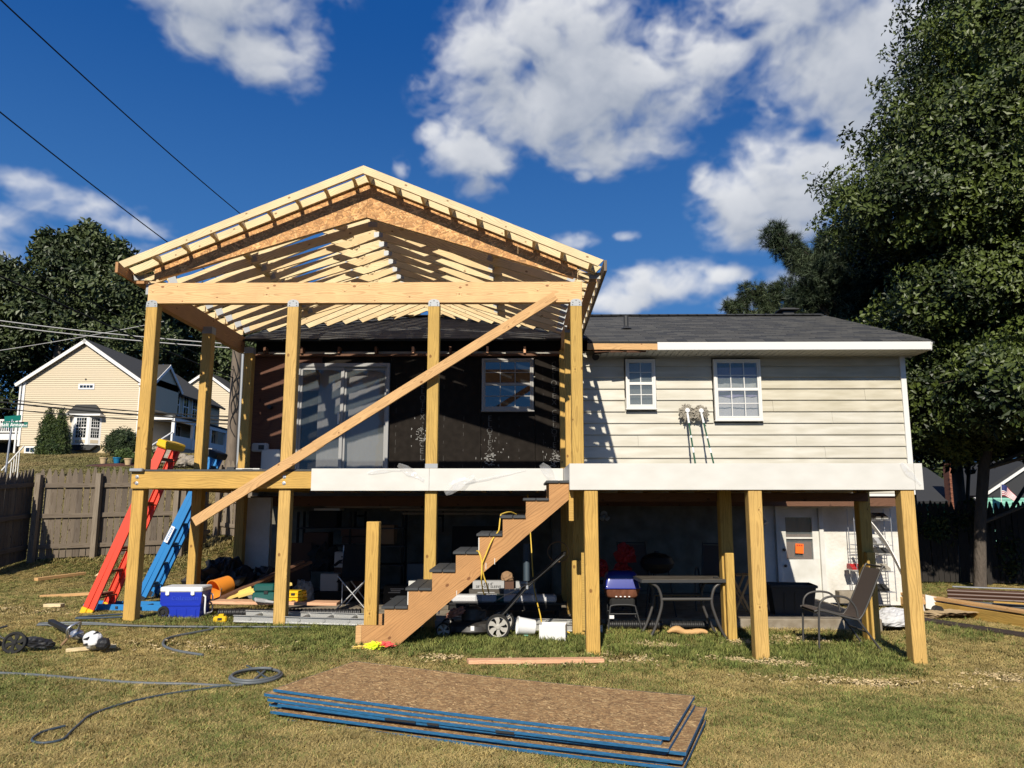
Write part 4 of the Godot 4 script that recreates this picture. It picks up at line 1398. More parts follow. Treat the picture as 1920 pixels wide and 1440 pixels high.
func make_porch() -> void:
	var o := thing("porch", "unfinished timber porch with gabled roof framing on tall square posts", "porch")
	for q in [[-4.585, -9.37, "treated"], [-2.82, -9.37, "treated_pale"], [-1.07, -9.37, "treated_green"], [0.69, -9.37, "treated_green"], [-4.49, -10.85, "treated"], [-4.40, -12.3, "treated"], [0.70, -12.3, "treated"], [0.70, -10.85, "treated"]]:
		var p := post(o, q[0], q[1], 4.044, M[q[2]])
		if q[1] > -9.5:
			var cap := Shape.new()
			var poly := PackedVector2Array([Vector2(-0.07, -0.055), Vector2(0.07, -0.055)])
			for k in 9:
				var a := PI * k / 8
				poly.append(Vector2(0.068 * cos(a), 0.035 * sin(a)))
			cap.prism(poly, 0.002)
			part("post_cap", cap.done(), M.plate, o, Transform3D(Basis.IDENTITY, Vector3(q[0], 4.055, -9.2985)))
			for e in [[-0.04, -0.01], [0.04, -0.01], [0, 0.015], [-0.045, -0.04], [0.045, -0.04]]:
				part("nail_head", box_mesh(Vector3(0.012, 0.012, 0.003), 0.001), M.bronze, o, Transform3D(Basis.IDENTITY, Vector3(q[0] + e[0], 4.055 + e[1], -9.2965)))
			if q[0] > -1.2 and q[0] < 0.0:
				part("post_cap", box_mesh(Vector3(0.15, 0.055, 0.002), 0.0), M.plate, o, Transform3D(Basis.IDENTITY, Vector3(q[0], 2.03, -9.2985)))
		elif q[1] > -12.0 or q[0] < 0:
			block("post_cap", o, Vector3(0.002, 0.10, 0.14), Vector3(q[0] + 0.0715, 4.05, q[1]), M.plate, 0.0)
			block("post_cap", o, Vector3(0.14, 0.10, 0.002), Vector3(q[0], 4.05, q[1] + 0.0715), M.plate, 0.0)
	# ragged upper half and beams
	board("front_beam", o, Vector3(-4.645, 4.178, -9.347), Vector3(0.765, 4.178, -9.347), 0.264, 0.09, M.fir, Vector3.UP, 1, 0.004)
	board("side_beam", o, Vector3(-4.59, 4.178, -9.395), Vector3(-4.59, 4.178, -12.46), 0.264, 0.09, M.laminated, Vector3.UP, 2, 0.004)
	board("side_beam", o, Vector3(0.71, 4.178, -9.395), Vector3(0.71, 4.178, -12.46), 0.264, 0.09, M.laminated, Vector3.UP, 3, 0.004)
	block("hanger", o, Vector3(0.002, 0.13, 0.06), Vector3(-4.647, 4.23, -9.34), M.plate, 0.0)
	block("hanger", o, Vector3(0.035, 0.13, 0.002), Vector3(-4.662, 4.23, -9.312), M.plate, 0.0)
	# trusses
	for k in 9:
		make_truss(o, -9.335 - 0.39 * k, k)
	# rafters laid over the old roof
	for k in 10:
		var z := -12.80 - 0.31 * k
		var y := 4.155 + 0.3485 * (-12.04 - z) + 0.03
		var reach: float = minf(2.94, (PEAK - y - 0.1) / PITCH)
		if reach > 0.3:
			part("valley_rafter", chord_mesh(reach, PITCH, 0.145, 0.038, k + 5), M.spruce if k % 2 else M.spruce_warm, o, Transform3D(Basis.IDENTITY, Vector3(MID, PEAK, z)))
	for s in [-1.0, 1.0]:
		board("valley_plate", o, Vector3(MID + s * 2.8, 4.62, -13.2), Vector3(MID + s * 0.2, 5.52, -15.75), 0.02, 0.18, M.spruce)
	# bracing along the trusses
	for x in [-3.55, -0.32]:
		board("lateral_brace", o, Vector3(x, under_line(x) + 0.115, -9.36), Vector3(x, under_line(x) + 0.115, -12.5), 0.038, 0.089, M.spruce)
	# pressed strand board on the gable, in four sheets
	for q in [[-4.58, -3.93], [-3.927, MID - 0.0015], [MID + 0.0015, -0.03], [-0.027, 0.71]]:
		var poly := PackedVector2Array()
		for x in [q[0], q[1]]:
			poly.append(Vector2(x, under_line(x) + 0.005))
		for x in [q[1], q[0]]:
			poly.append(Vector2(x, roof_line(x) - 0.03))
		var s := Shape.new()
		s.prism(poly, 0.012, Transform3D.IDENTITY, Vector2(q[0] * 0.31, q[0] * 0.77))
		part("gable_panel", s.done(), M.osb, o, Transform3D(Basis.IDENTITY, Vector3(0, 0, -9.307)))
	# overhang: outer rafters, inner rafters, short blocks between
	for s in [-1.0, 1.0]:
		var d := Vector3(s, -PITCH, 0).normalized()
		var up := Vector3(s * d.y * -1.0, absf(d.x), 0)
		for q in [[-9.019, 0.0, "fly_rafter", 0.0], [-9.281, 0.0, "inner_rafter", 0.0]]:
			var poly := PackedVector2Array([Vector2(0, 0), Vector2(2.945 * sqrt(1 + PITCH * PITCH), 0), Vector2(2.945 * sqrt(1 + PITCH * PITCH) - 0.095 * PITCH, -0.095), Vector2(0.095 * PITCH, -0.095)])
			var sh := Shape.new()
			sh.prism(poly, 0.038, Transform3D(Basis(d, up, Vector3(0, 0, 1) * s), Vector3.ZERO), Vector2(0.3 + s * 0.2 + q[0], 0.11))
			part(q[2], sh.done(), M.spruce, o, Transform3D(Basis.IDENTITY, Vector3(MID, PEAK, q[0])))
		for k in 9:
			var x: float = MID + s * (0.05 + 0.345 * k + (0.10 if s < 0 else 0.0))
			if absf(x - MID) > 2.9:
				continue
			var y := roof_line(x) - 0.0445 / cos(atan(PITCH)) - 0.004
			part("lookout", box_mesh(Vector3(0.038, 0.089, 0.222), 0.002, k % 4), M.spruce, o, Transform3D(Basis(d if s > 0 else -d, up, Vector3(0, 0, 1)), Vector3(x, y, -9.15)))
		var ex: float = MID + s * 2.965
		board("sub_fascia", o, Vector3(ex, roof_line(ex) - 0.06, -9.0), Vector3(ex, roof_line(ex) - 0.06, -12.6), 0.135, 0.036, M.laminated if s < 0 else M.weathered, Vector3.UP)
		board("soffit_nailer", o, Vector3(ex - s * 0.12, roof_line(ex) - 0.145, -9.36), Vector3(ex - s * 0.12, roof_line(ex) - 0.145, -12.5), 0.036, 0.10, M.laminated)
	for k in 9:  # level returns from wall line to eave with their plates
		var z := -9.375 - 0.39 * k
		for s in [-1.0, 1.0]:
			var a: float = MID + s * 2.66
			var b: float = MID + s * 2.94
			board("eave_return", o, Vector3(a, roof_line(b) - 0.09, z), Vector3(b, roof_line(b) - 0.09, z), 0.085, 0.036, M.spruce)
			part("connector_plate", box_mesh(Vector3(0.13, 0.08, 0.0016), 0.0), M.plate, o, Transform3D(Basis.IDENTITY, Vector3(b - s * 0.075, roof_line(b) - 0.088, z + 0.0192)))
	# deck: rim, joists, floor boards
	board("rim_board", o, Vector3(-4.655, 1.862, -9.279), Vector3(-2.40, 1.862, -9.279), 0.200, 0.038, M.treated, Vector3.UP, 2, 0.003)
	board("rim_board", o, Vector3(-2.39, 1.862, -9.279), Vector3(0.50, 1.862, -9.279), 0.200, 0.038, M.treated)
	board("rim_board", o, Vector3(-4.635, 1.862, -9.30), Vector3(-4.635, 1.862, -12.4), 0.200, 0.038, M.treated)
	var jx := -4.2
	while jx < 0.6:
		board("joist", o, Vector3(jx, 1.862, -9.31), Vector3(jx, 1.862, -12.42), 0.19, 0.038, M.treated_green)
		jx += 0.405
	for q in [[-4.585, 2], [-2.82, 2], [-1.07, 1]]:
		for k in 2:
			var bolt := Shape.new()
			bolt.lathe([Vector2(0.022, 0.0), Vector2(0.022, 0.004), Vector2(0.011, 0.005), Vector2(0.011, 0.013), Vector2(0, 0.013)], 12)
			part("bolt", bolt.done(), M.steel, o, Transform3D(Basis(Vector3.RIGHT, PI / 2), Vector3(q[0], 1.825 + k * 0.075, -9.2595)))
	for k in 24:
		var z := -9.328 - 0.137 * k
		board("deck_board", o, Vector3(-4.66, 1.977, z), Vector3(0.72 if k > 0 else 0.5, 1.977, z), 0.026, 0.132, M.composite)
	block("deck_corner", o, Vector3(0.16, 0.04, 0.06), Vector3(-4.585, 1.98, -9.235), M.plate, 0.01)
	# white trim with loose film
	block("fascia_board", o, Vector3(1.405, 0.262, 0.018), Vector3(-1.79, 1.866, -9.25), M.pvc, 0.002)
	block("fascia_board", o, Vector3(1.59, 0.262, 0.018), Vector3(-0.29, 1.866, -9.25), M.pvc, 0.002)
	part("protective_film", film_mesh(1, 0.40, 0.13), M.film, o, Transform3D(Basis(Vector3.BACK, 0.52), Vector3(-0.72, 1.81, -9.20)))
	part("protective_film", film_mesh(2, 0.75, 0.03), M.film, o, Transform3D(Basis(Vector3.BACK, 0.22), Vector3(-0.30, 1.90, -9.235)))
	part("protective_film", film_mesh(3, 0.36, 0.10), M.film, o, Transform3D(Basis(Vector3.BACK, -0.5), Vector3(-1.30, 1.95, -9.236)))
	part("protective_film", film_mesh(4, 0.30, 0.12), M.film, o, Transform3D(Basis(Vector3.BACK, -0.9), Vector3(0.34, 1.93, -9.236)))
	part("protective_film", film_mesh(5, 0.40, 0.05), M.film, o, Transform3D(Basis(Vector3.BACK, 0.12), Vector3(-1.62, 1.965, -9.236)))


func film_mesh(seed_: int, w: float, h: float) -> ArrayMesh:
	var s := Shape.new()
	var nx := 18
	var ny := 8
	var at := func(i: int, j: int) -> Vector3:
		var u := float(i) / nx
		var x := -w / 2 + w * u
		var y := (-h / 2 + h * j / ny) * (0.35 + 0.65 * sin(PI * minf(u * 1.2 + 0.05, 1.0))) + 0.02 * fine.get_noise_2d(x * 100.0, seed_ * 40.0)
		var z := 0.035 * fine.get_noise_2d(x * 160.0 + seed_ * 90.0, y * 260.0) * minf(h * 8.0, 1.0) + 0.015
		return Vector3(x, y, z)
	for i in nx:
		for j in ny:
			s.quad(at.call(i, j), at.call(i + 1, j), at.call(i + 1, j + 1), at.call(i, j + 1))
	return s.done()


func make_side_deck() -> void:
	var o := thing("side_deck", "raised side deck with white fascia on timber posts at the right", "deck")
	for q in [[0.73, -8.175, "treated"], [2.425, -8.175, "treated_pale"], [3.995, -8.175, "treated_pale"]]:
		post(o, q[0], q[1], 1.72, M[q[2]])
	for q in [[2.41, -9.30], [4.11, -9.47]]:
		post(o, q[0], q[1], 1.76, M.treated_green)
		post(o, q[0], q[1] + 0.10, 1.02, M.treated_green, 0.10, "short_post")
	post(o, 0.665, -9.262, 0.93, M.treated_green, 0.14, "short_post")
	block("splice_block", o, Vector3(0.038, 0.9, 0.02), Vector3(0.72, 0.60, -9.175), M.treated_green)
	block("fascia_board", o, Vector3(3.56, 0.272, 0.018), Vector3(2.29, 1.856, -8.096), M.pvc, 0.002)
	block("fascia_board", o, Vector3(0.085, 0.272, 0.018), Vector3(4.114, 1.856, -8.0955), M.pvc, 0.002)
	block("fascia_board", o, Vector3(0.018, 0.272, 4.30), Vector3(4.148, 1.856, -10.26), M.pvc, 0.002)
	block("fascia_board", o, Vector3(0.018, 0.272, 1.12), Vector3(0.517, 1.856, -8.67), M.pvc, 0.002)
	part("protective_film", film_mesh(8, 0.30, 0.07), M.film, o, Transform3D(Basis(Vector3.BACK, -0.9), Vector3(4.03, 1.88, -8.085)))
	board("rim_board", o, Vector3(0.53, 1.85, -8.125), Vector3(4.13, 1.85, -8.125), 0.22, 0.038, M.treated)
	board("beam", o, Vector3(0.53, 1.66, -9.38), Vector3(4.13, 1.66, -9.38), 0.10, 0.09, M.old_brown)  # dark brown on this treated beam: under-deck shade put into the colour
	var x := 0.75
	while x < 4.1:
		board("joist", o, Vector3(x, 1.85, -8.15), Vector3(x, 1.85, -12.42), 0.19, 0.038, M.treated_green)
		x += 0.405
	for k in 32:
		var z := -8.178 - 0.139 * k
		board("deck_board", o, Vector3(0.52 if z > -9.25 else 0.74, 1.975, z), Vector3(4.14, 1.975, z), 0.026, 0.134, M.composite)


func make_stairs() -> void:
	var o := thing("stairs", "timber stair with notched stringer and grey treads up to the side deck", "stairs")
	var run := 0.2426
	var rise := 0.1829
	var poly := PackedVector2Array([Vector2(-1.63, 0.06), Vector2(-1.63, 0.345), Vector2(-1.40, 0.345)])
	for k in 8:
		var x := -1.40 + run * k
		var y := 0.512 + rise * k
		poly.append(Vector2(x, y))
		poly.append(Vector2(minf(x + run, 0.505), y))
	poly.append(Vector2(0.505, 1.62))
	poly.append(Vector2(-1.36, 0.06))
	for z in [-8.215, -9.08]:
		var s := Shape.new()
		var along := Transform3D(Basis(Vector3.BACK, atan2(rise, run)), Vector3.ZERO)  # grain runs down the slope
		var turned := PackedVector2Array()
		for q in poly:
			turned.append(q.rotated(-atan2(rise, run)))
		s.prism(turned, 0.04, along, Vector2(0.55, 0.9))
		part("stringer", s.done(), M.cedar, o, Transform3D(Basis.IDENTITY, Vector3(0, 0, z)))
	for k in 8:
		var x := -1.43 + run * k
		var y := 0.526 + rise * k
		for b in 2:
			block("tread", o, Vector3(0.132, 0.027, 0.965), Vector3(x + 0.066 + 0.137 * b, y + 0.0005, -8.655), M.composite, 0.004)
		block("riser_end", o, Vector3(0.018, rise - 0.04, 0.90), Vector3(x + 0.028 + run, y + 0.095, -8.65), M.pvc, 0.002) if k in [0, 3] else null
	block("top_cleat", o, Vector3(0.05, 0.40, 0.04), Vector3(0.53, 1.60, -8.235), M.treated)
	post(o, -1.585, -8.47, 1.389, M.treated, 0.135, "newel_post")
	block("foot_block", o, Vector3(0.06, 0.28, 0.10), Vector3(-1.66, 0.20, -8.24), M.brace_wood)
	for q in [[-0.36, 0.94], [-0.27, 0.99], [-0.66, 0.66]]:
		block("paint_drip", o, Vector3(0.007, rng.randf_range(0.04, 0.09), 0.002), Vector3(q[0], q[1], -8.194), M.pvc, 0.0)
	# the slanting board nailed across the porch front
	var b := thing("brace_board", "long rough board nailed slanting across the porch posts", "board")
	var a := Vector3(-3.84, 1.37, -9.19)
	var c := Vector3(0.43, 4.105, -9.215)
	var m := a.lerp(c, 0.345)
	board("board", b, a, m, 0.115, 0.036, M.brace_wood, Vector3.UP, 0)
	board("board", b, a.lerp(c, 0.325) + Vector3(0, 0.005, 0.005), c, 0.112, 0.034, M.brace_wood, Vector3.UP, 3)


# ---------------------------------------------------------------- things in the yard and under the decks
func on_ground(x: float, z: float, lift := 0.0) -> Vector3:
	return Vector3(x, ground_height(x, z) + lift, z)


func ladder(called: String, label: String, group: String, foot: Vector3, head: Vector3, wide: float, rails: Material, cap: Material, rungs: int, double: bool, step_mat: Material) -> Node3D:
	var o := thing(called, label, "ladder", Vector3.ZERO, 0.0, group)
	var d := head - foot
	var u := d.normalized()
	var z := Vector3(0, 0, -1)
	var nrm := u.cross(z).normalized() * -1.0  # out of the ladder's back
	for s in [0.0, 1.0]:
		var taper := 0.86
		var a: Vector3 = foot + z * wide * s
		var b: Vector3 = head + z * wide * (0.5 + (s - 0.5) * taper)
		for k in (2 if double else 1):
			var off := nrm * 0.078 * k
			var bb: Vector3 = b + off * 0.6
			var web := board("rail", o, a + off, bb, 0.068, 0.010, rails, nrm, 0, 0.002)
			for e in [-1.0, 1.0]:
				board("rail_flange", o, a + off + nrm * 0.031 * e + z * (0.014 if s == 0 else -0.014), bb + nrm * 0.031 * e + z * (0.014 if s == 0 else -0.014), 0.006, 0.030, rails, nrm, 0, 0.001)
			if double:
				board("foot", o, a + off - u * 0.02, a + off + u * 0.075, 0.074, 0.045, cap, nrm, 0, 0.006)
	for k in rungs:
		var f := (k + 0.7) / (rungs + 0.3)
		var w := wide * lerpf(1.0, 0.86, f)
		var c := foot + d * f + z * wide * 0.5
		board("step", o, c - z * (w / 2 - 0.01), c + z * (w / 2 - 0.01), 0.028, 0.078, step_mat, Vector3.UP, 0, 0.003)
		if double and k % 2 == 0:
			var p := Shape.new()
			p.tube([c + nrm * 0.078 - z * (w / 2 - 0.01), c + nrm * 0.078 + z * (w / 2 - 0.01)], 0.010, 6)
			part("back_brace", p.done(), step_mat, o)
	if double:
		board("top_cap", o, head + u * 0.02 - z * 0.02 + nrm * 0.035, head + u * 0.02 + z * (wide * 0.93 + 0.02) + nrm * 0.035, 0.10, 0.17, cap, u, 0, 0.018)
	return o


func lumpy(size: Vector3, seed_: int, rough := 0.25, freq := 2.2, seg := 26, rows := 16, flat := true) -> ArrayMesh:
	var s := Shape.new()
	var at := func(i: int, j: int) -> Vector3:
		var a := -PI / 2 + PI * j / rows
		var b := TAU * (i % seg) / seg
		var d := Vector3(cos(a) * cos(b), sin(a), -cos(a) * sin(b))
		var w := 1.0 + rough * fine.get_noise_3dv(d * freq * 40.0 + Vector3(seed_ * 37.0, 0, 0)) * 1.6 - rough * 0.8 * absf(fine.get_noise_3dv(d * freq * 90.0 + Vector3(0, seed_ * 19.0, 0)))
		var p := d * w * size
		if flat:
			p.y = maxf(p.y, -size.y * 0.45)
		return p
	for i in seg:
		for j in rows:
			var c := [at.call(i, j), at.call(i + 1, j), at.call(i + 1, j + 1), at.call(i, j + 1)]
			s.quad(c[0], c[1], c[2], c[3])
	return s.done()


func make_ladders() -> void:
	ladder("stepladder", "orange red stepladder with yellow top leaning on the porch deck edge", "", Vector3(-5.40, 0.25, -9.80), Vector3(-4.66, 2.34, -9.95), 0.50, M.red_orange, M.yellow, 7, true, M.rust)
	var red := get_node("stepladder")
	var ru := (Vector3(-4.66, 2.34, -9.95) - Vector3(-5.40, 0.25, -9.80)).normalized()
	var rx := Transform3D(Basis(ru, Vector3(-ru.y, ru.x, 0), Vector3(0, 0, 1)), Vector3(-5.40, 0.25, -9.80) + ru * 1.86 + Vector3(0, 0, -0.105))
	part("label_sticker", box_mesh(Vector3(0.22, 0.055, 0.002), 0.0), M.sign_white, red, rx)
	part("label_sticker", box_mesh(Vector3(0.07, 0.055, 0.002), 0.0), M.flag_blue, red, rx.translated_local(Vector3(-0.06, 0, 0.002)))
	ladder("stepladder", "blue ladder with black top leaning on the deck behind the cooler", "", Vector3(-5.40, 0.26, -11.15), Vector3(-4.52, 2.30, -11.2), 0.40, M.ladder_blue, M.black_plastic, 7, true, M.charcoal)
	var tagp := get_node("stepladder2") if has_node("stepladder2") else null
	if tagp:
		var u := (Vector3(-4.52, 2.30, -11.2) - Vector3(-5.40, 0.26, -11.15)).normalized()
		var xf := Transform3D(Basis(u, Vector3(-u.y, u.x, 0), Vector3(0, 0, 1)), Vector3(-4.99, 1.16, -11.13))
		part("label_sticker", box_mesh(Vector3(0.24, 0.058, 0.002), 0.0), M.sign_white, tagp, xf)
		letters("sticker_print", tagp, "WERNER", 0.034, M.ladder_blue, xf.translated_local(Vector3(0, 0, 0.002)), 0.0006, "Droid Sans", 700)
	var fl := thing("extension_ladder", "blue ladder lying flat in the grass behind the orange ladder feet", "ladder")
	for z in [-10.02, -10.38]:
		board("rail", fl, on_ground(-5.52, z, 0.05), on_ground(-4.25, z - 0.12, 0.05), 0.075, 0.03, M.ladder_blue, Vector3.UP, 0)
	for k in 4:
		var x := -5.4 + k * 0.29
		board("rung", fl, on_ground(x, -10.03, 0.05), on_ground(x, -10.40, 0.05), 0.03, 0.03, M.charcoal, Vector3.UP, 0)
	var al := thing("extension_ladder", "aluminium ladder lying along the front edge of the porch slab", "ladder")
	for q in [[-9.33, 0.0], [-9.74, 0.0]]:
		var y0 := ground_height(-3.3, q[0]) + 0.075
		var y1 := ground_height(0.9, q[0]) + 0.075
		board("rail", al, Vector3(-3.36, y0, q[0]), Vector3(0.95, y1, q[0]), 0.078, 0.012, M.aluminium, Vector3.UP, 0)
		for e in [-1.0, 1.0]:
			board("rail_flange", al, Vector3(-3.36, y0 + 0.036 * e, q[0] + 0.013), Vector3(0.95, y1 + 0.036 * e, q[0] + 0.013), 0.008, 0.028, M.aluminium, Vector3.UP, 0)
	for k in 15:
		var x := -3.17 + k * 0.29
		var y := ground_height(x, -9.5) + 0.075
		rod("rung", al, [Vector3(x, y, -9.315), Vector3(x, y, -9.745)], 0.018, M.aluminium, 10)
		var e := Shape.new()
		e.lathe([Vector2(0.010, 0), Vector2(0.019, 0.0), Vector2(0.019, 0.006), Vector2(0.010, 0.006)], 12)
		part("rung_end", e.done(), M.bronze, al, Transform3D(Basis(Vector3.RIGHT, PI / 2), Vector3(x, y, -9.324)))


func make_cooler() -> void:
	var o := thing("cooler", "blue wheeled cooler with white lid standing in front of the ladders", "cooler", on_ground(-4.14, -9.82), 0.03)
	var w := 0.50
	var b := Shape.new()
	var poly := PackedVector2Array([Vector2(-w / 2 + 0.035, 0.0), Vector2(w / 2 - 0.02, 0.0), Vector2(w / 2, 0.31), Vector2(-w / 2, 0.31), Vector2(-w / 2, 0.17), Vector2(-w / 2 + 0.035, 0.14)])
	b.prism(poly, 0.32)
	b.box(Vector3(w - 0.03, 0.03, 0.335), Transform3D(Basis.IDENTITY, Vector3(0.004, 0.155, 0)), 0.006)
	part("body", b.done(), M.cooler_blue, o)
	for k in 3:
		block("recess_panel", o, Vector3(0.10, 0.085, 0.012), Vector3(-0.09 + k * 0.115, 0.065, 0.160), M.cooler_blue, 0.006)
	block("lid", o, Vector3(w + 0.012, 0.062, 0.345), Vector3(0, 0.338, 0), M.white_plastic, 0.018)
	block("lid_groove", o, Vector3(w - 0.01, 0.006, 0.33), Vector3(0, 0.312, 0), M.off_white, 0.002)
	for x in [-0.165, 0.14]:
		block("latch", o, Vector3(0.045, 0.05, 0.014), Vector3(x, 0.298, 0.169), M.white_plastic, 0.006)
		block("latch_tip", o, Vector3(0.02, 0.014, 0.02), Vector3(x, 0.275, 0.171), M.off_white, 0.004)
	letters("maker_mark", o, "Coleman", 0.043, M.cooler_mark, Transform3D(Basis.from_scale(Vector3(1.25, 1, 1)), Vector3(0.05, 0.235, 0.1625)), 0.006, "Droid Serif", 700)
	block("mark_bar", o, Vector3(0.175, 0.006, 0.006), Vector3(0.05, 0.212, 0.161), M.cooler_mark, 0.001)
	for z in [0.155, -0.155]:
		var t := Shape.new()
		t.lathe([Vector2(0.045, -0.022), Vector2(0.066, -0.022), Vector2(0.072, -0.012), Vector2(0.072, 0.012), Vector2(0.066, 0.022), Vector2(0.045, 0.022), Vector2(0.045, -0.022)], 24, Transform3D(Basis(Vector3.RIGHT, PI / 2), Vector3.ZERO))
		var wh := part("wheel", t.done(), M.black_matte, o, Transform3D(Basis.IDENTITY, Vector3(-0.20, 0.072, z)))
		var h := Shape.new()
		for k in 5:
			h.box(Vector3(0.018, 0.085, 0.02), Transform3D(Basis(Vector3.BACK, TAU * k / 10.0), Vector3.ZERO), 0.003)
		h.lathe([Vector2(0, -0.024), Vector2(0.02, -0.024), Vector2(0.02, 0.024), Vector2(0, 0.024)], 14, Transform3D(Basis(Vector3.RIGHT, PI / 2), Vector3.ZERO))
		part("rim", h.done(), M.black_plastic, wh)
	rod("handle", o, curve([Vector3(0.252, 0.27, 0.12), Vector3(0.28, 0.25, 0.12), Vector3(0.285, 0.06, 0.12), Vector3(0.28, 0.04, 0.0), Vector3(0.285, 0.06, -0.12), Vector3(0.28, 0.25, -0.12), Vector3(0.252, 0.27, -0.12)]), 0.011, M.white_plastic)


func make_left_clutter() -> void:
	whole("tarp_heap", lumpy(Vector3(0.50, 0.36, 0.40), 4, 0.34, 2.6, 40, 24), M.tarp, "heap of crumpled black sacks and tarpaulin beside the porch posts", "tarp", Transform3D(Basis(Vector3.UP, 0.3), Vector3(-4.30, 0.40, -11.45)))
	whole("tarp_heap", lumpy(Vector3(0.26, 0.30, 0.3), 9, 0.3, 2.4, 30, 20), M.tarp, "smaller black sack slumped by the white shed panel", "tarp", Transform3D(Basis(Vector3.UP, 0.8), Vector3(-3.72, 0.36, -11.7)))
	var pail := Shape.new()
	pail.lathe([Vector2(0, 0.0), Vector2(0.10, 0.0), Vector2(0.115, 0.02), Vector2(0.135, 0.27), Vector2(0.14, 0.27), Vector2(0.14, 0.285), Vector2(0.13, 0.285), Vector2(0.108, 0.02), Vector2(0, 0.012)], 28)
	var p := whole("pail", pail.done(), M.orange, "orange plastic pail lying on its side against the black tarp", "bucket", Transform3D(Basis(Vector3.BACK, 0.25) * Basis(Vector3.UP, -0.55) * Basis(Vector3.RIGHT, PI / 2 + 0.12), Vector3(-4.02, 0.50, -10.95)))
	rod("pail_handle", p, curve([Vector3(0.14, 0.26, 0), Vector3(0.10, 0.30, 0.12), Vector3(0, 0.31, 0.16), Vector3(-0.10, 0.30, 0.12), Vector3(-0.14, 0.26, 0)]), 0.004, M.steel, 6)
	for q in [[Vector3(-4.02, 0.30, -10.0), Vector3(-3.02, 0.80, -10.95), "old brown timber leaning across the wood scraps, front one"], [Vector3(-3.95, 0.32, -10.2), Vector3(-2.95, 0.78, -11.1), "old brown timber leaning across the wood scraps, rear one"]]:
		var b := thing("timber", q[2], "timber", Vector3.ZERO, 0.0, "old brown timbers")
		board("board", b, q[0], q[1], 0.035, 0.085, M.old_brown, Vector3.UP)
	for k in 4:
		var b := thing("yellow_offcut", ["short yellow offcut on the grass side of the scraps", "yellow offcut wedged under the brown timbers", "longer yellow offcut pointing at the green case", "upper yellow offcut lying across the scraps"][k], "board", Vector3.ZERO, 0.0, "yellow offcuts")
		var a := Vector3(-3.98 + 0.16 * k, 0.34 + 0.03 * k, -10.15 - 0.06 * k)
		board("board", b, a, a + Vector3(0.44, 0.16 - 0.02 * k, -0.25), 0.038, 0.085, M.pale_yellow, Vector3.UP)
	var pk := thing("plank", "wide pinkish plank lying on the pipe beside the green case", "plank")
	board("board", pk, Vector3(-3.88, 0.372, -9.98), Vector3(-2.3, 0.345, -10.05), 0.036, 0.26, M.pink_wood)
	for q in [[-3.71, -1.95, -9.80, "black corrugated pipe lying behind the aluminium ladder, left end"], [1.06, 1.75, -9.78, "black corrugated pipe lying below the blue grill"], [1.85, 2.35, -9.9, "black corrugated pipe lying below the patio table"]]:
		var s := Shape.new()
		var prof := []
		var n := int((q[1] - q[0]) / 0.024)
		for k in n:
			var r := 0.052 if k % 2 == 0 else 0.044
			prof.append(Vector2(r, k * 0.024))
			prof.append(Vector2(r, k * 0.024 + 0.014))
		s.lathe(prof, 14, Transform3D(Basis(Vector3(0, -1, 0), Vector3(1, 0, 0), Vector3(0, 0, 1)), Vector3.ZERO))
		whole("drain_pipe", s.done(), M.black_plastic, q[3], "pipe", Transform3D(Basis.IDENTITY, Vector3(q[0], ground_height(q[0], q[2]) + 0.06, q[2])), "black corrugated pipes")
	var gc := thing("tool_case", "dark green plastic tool case beside the second post", "tool case", Vector3(-3.22, 0.39, -10.0), 0.1)
	block("base", gc, Vector3(0.27, 0.10, 0.20), Vector3(0, 0.05, 0), M.teal, 0.012)
	block("lid", gc, Vector3(0.26, 0.095, 0.19), Vector3(0, 0.151, 0), M.teal, 0.03)
	block("clasp", gc, Vector3(0.05, 0.04, 0.012), Vector3(0.03, 0.10, 0.104), M.black_plastic)
	for k in 2:
		var yc := thing("tool_case", ["yellow tool case right of the second post, lower of two", "yellow tool case right of the second post, upper of two"][k], "tool case", Vector3(-2.85 - 0.01 * k, 0.33 + 0.088 * k, -10.08), -0.1, "yellow tool cases")
		block("base", yc, Vector3(0.25, 0.04, 0.16), Vector3(0, 0.02, 0), M.yellow, 0.006)
		block("lid", yc, Vector3(0.24, 0.04, 0.155), Vector3(0, 0.0605, 0), M.yellow, 0.01)
		block("clasp", yc, Vector3(0.05, 0.03, 0.01), Vector3(0, 0.04, 0.082), M.black_plastic, 0.002)
	var bt := thing("battery_pack", "small yellow and black battery pack in the grass by the cooler", "tool", on_ground(-3.55, -9.42), 0.2)
	block("case", bt, Vector3(0.15, 0.07, 0.09), Vector3(0, 0.045, 0), M.yellow, 0.015)
	block("terminal_block", bt, Vector3(0.06, 0.03, 0.06), Vector3(0.01, 0.09, 0.0), M.yellow, 0.008)
	block("contact_slot", bt, Vector3(0.05, 0.03, 0.004), Vector3(0.0, 0.05, 0.046), M.black_plastic, 0.002)
	var gr := Shape.new()
	gr.box(Vector3(0.16, 0.04, 0.10), Transform3D(Basis(Vector3.UP, 0.5), Vector3.ZERO), 0.01)
	gr.tube([Vector3(0.05, 0.0, 0), Vector3(0.18, 0.02, 0.06)], [0.02, 0.015], 8)
	whole("hand_tool", gr.done(), M.card_grey, "grey hand sander resting on the pink plank end", "tool", Transform3D(Basis(Vector3.BACK, -0.2), Vector3(-3.22, 0.40, -9.86)))
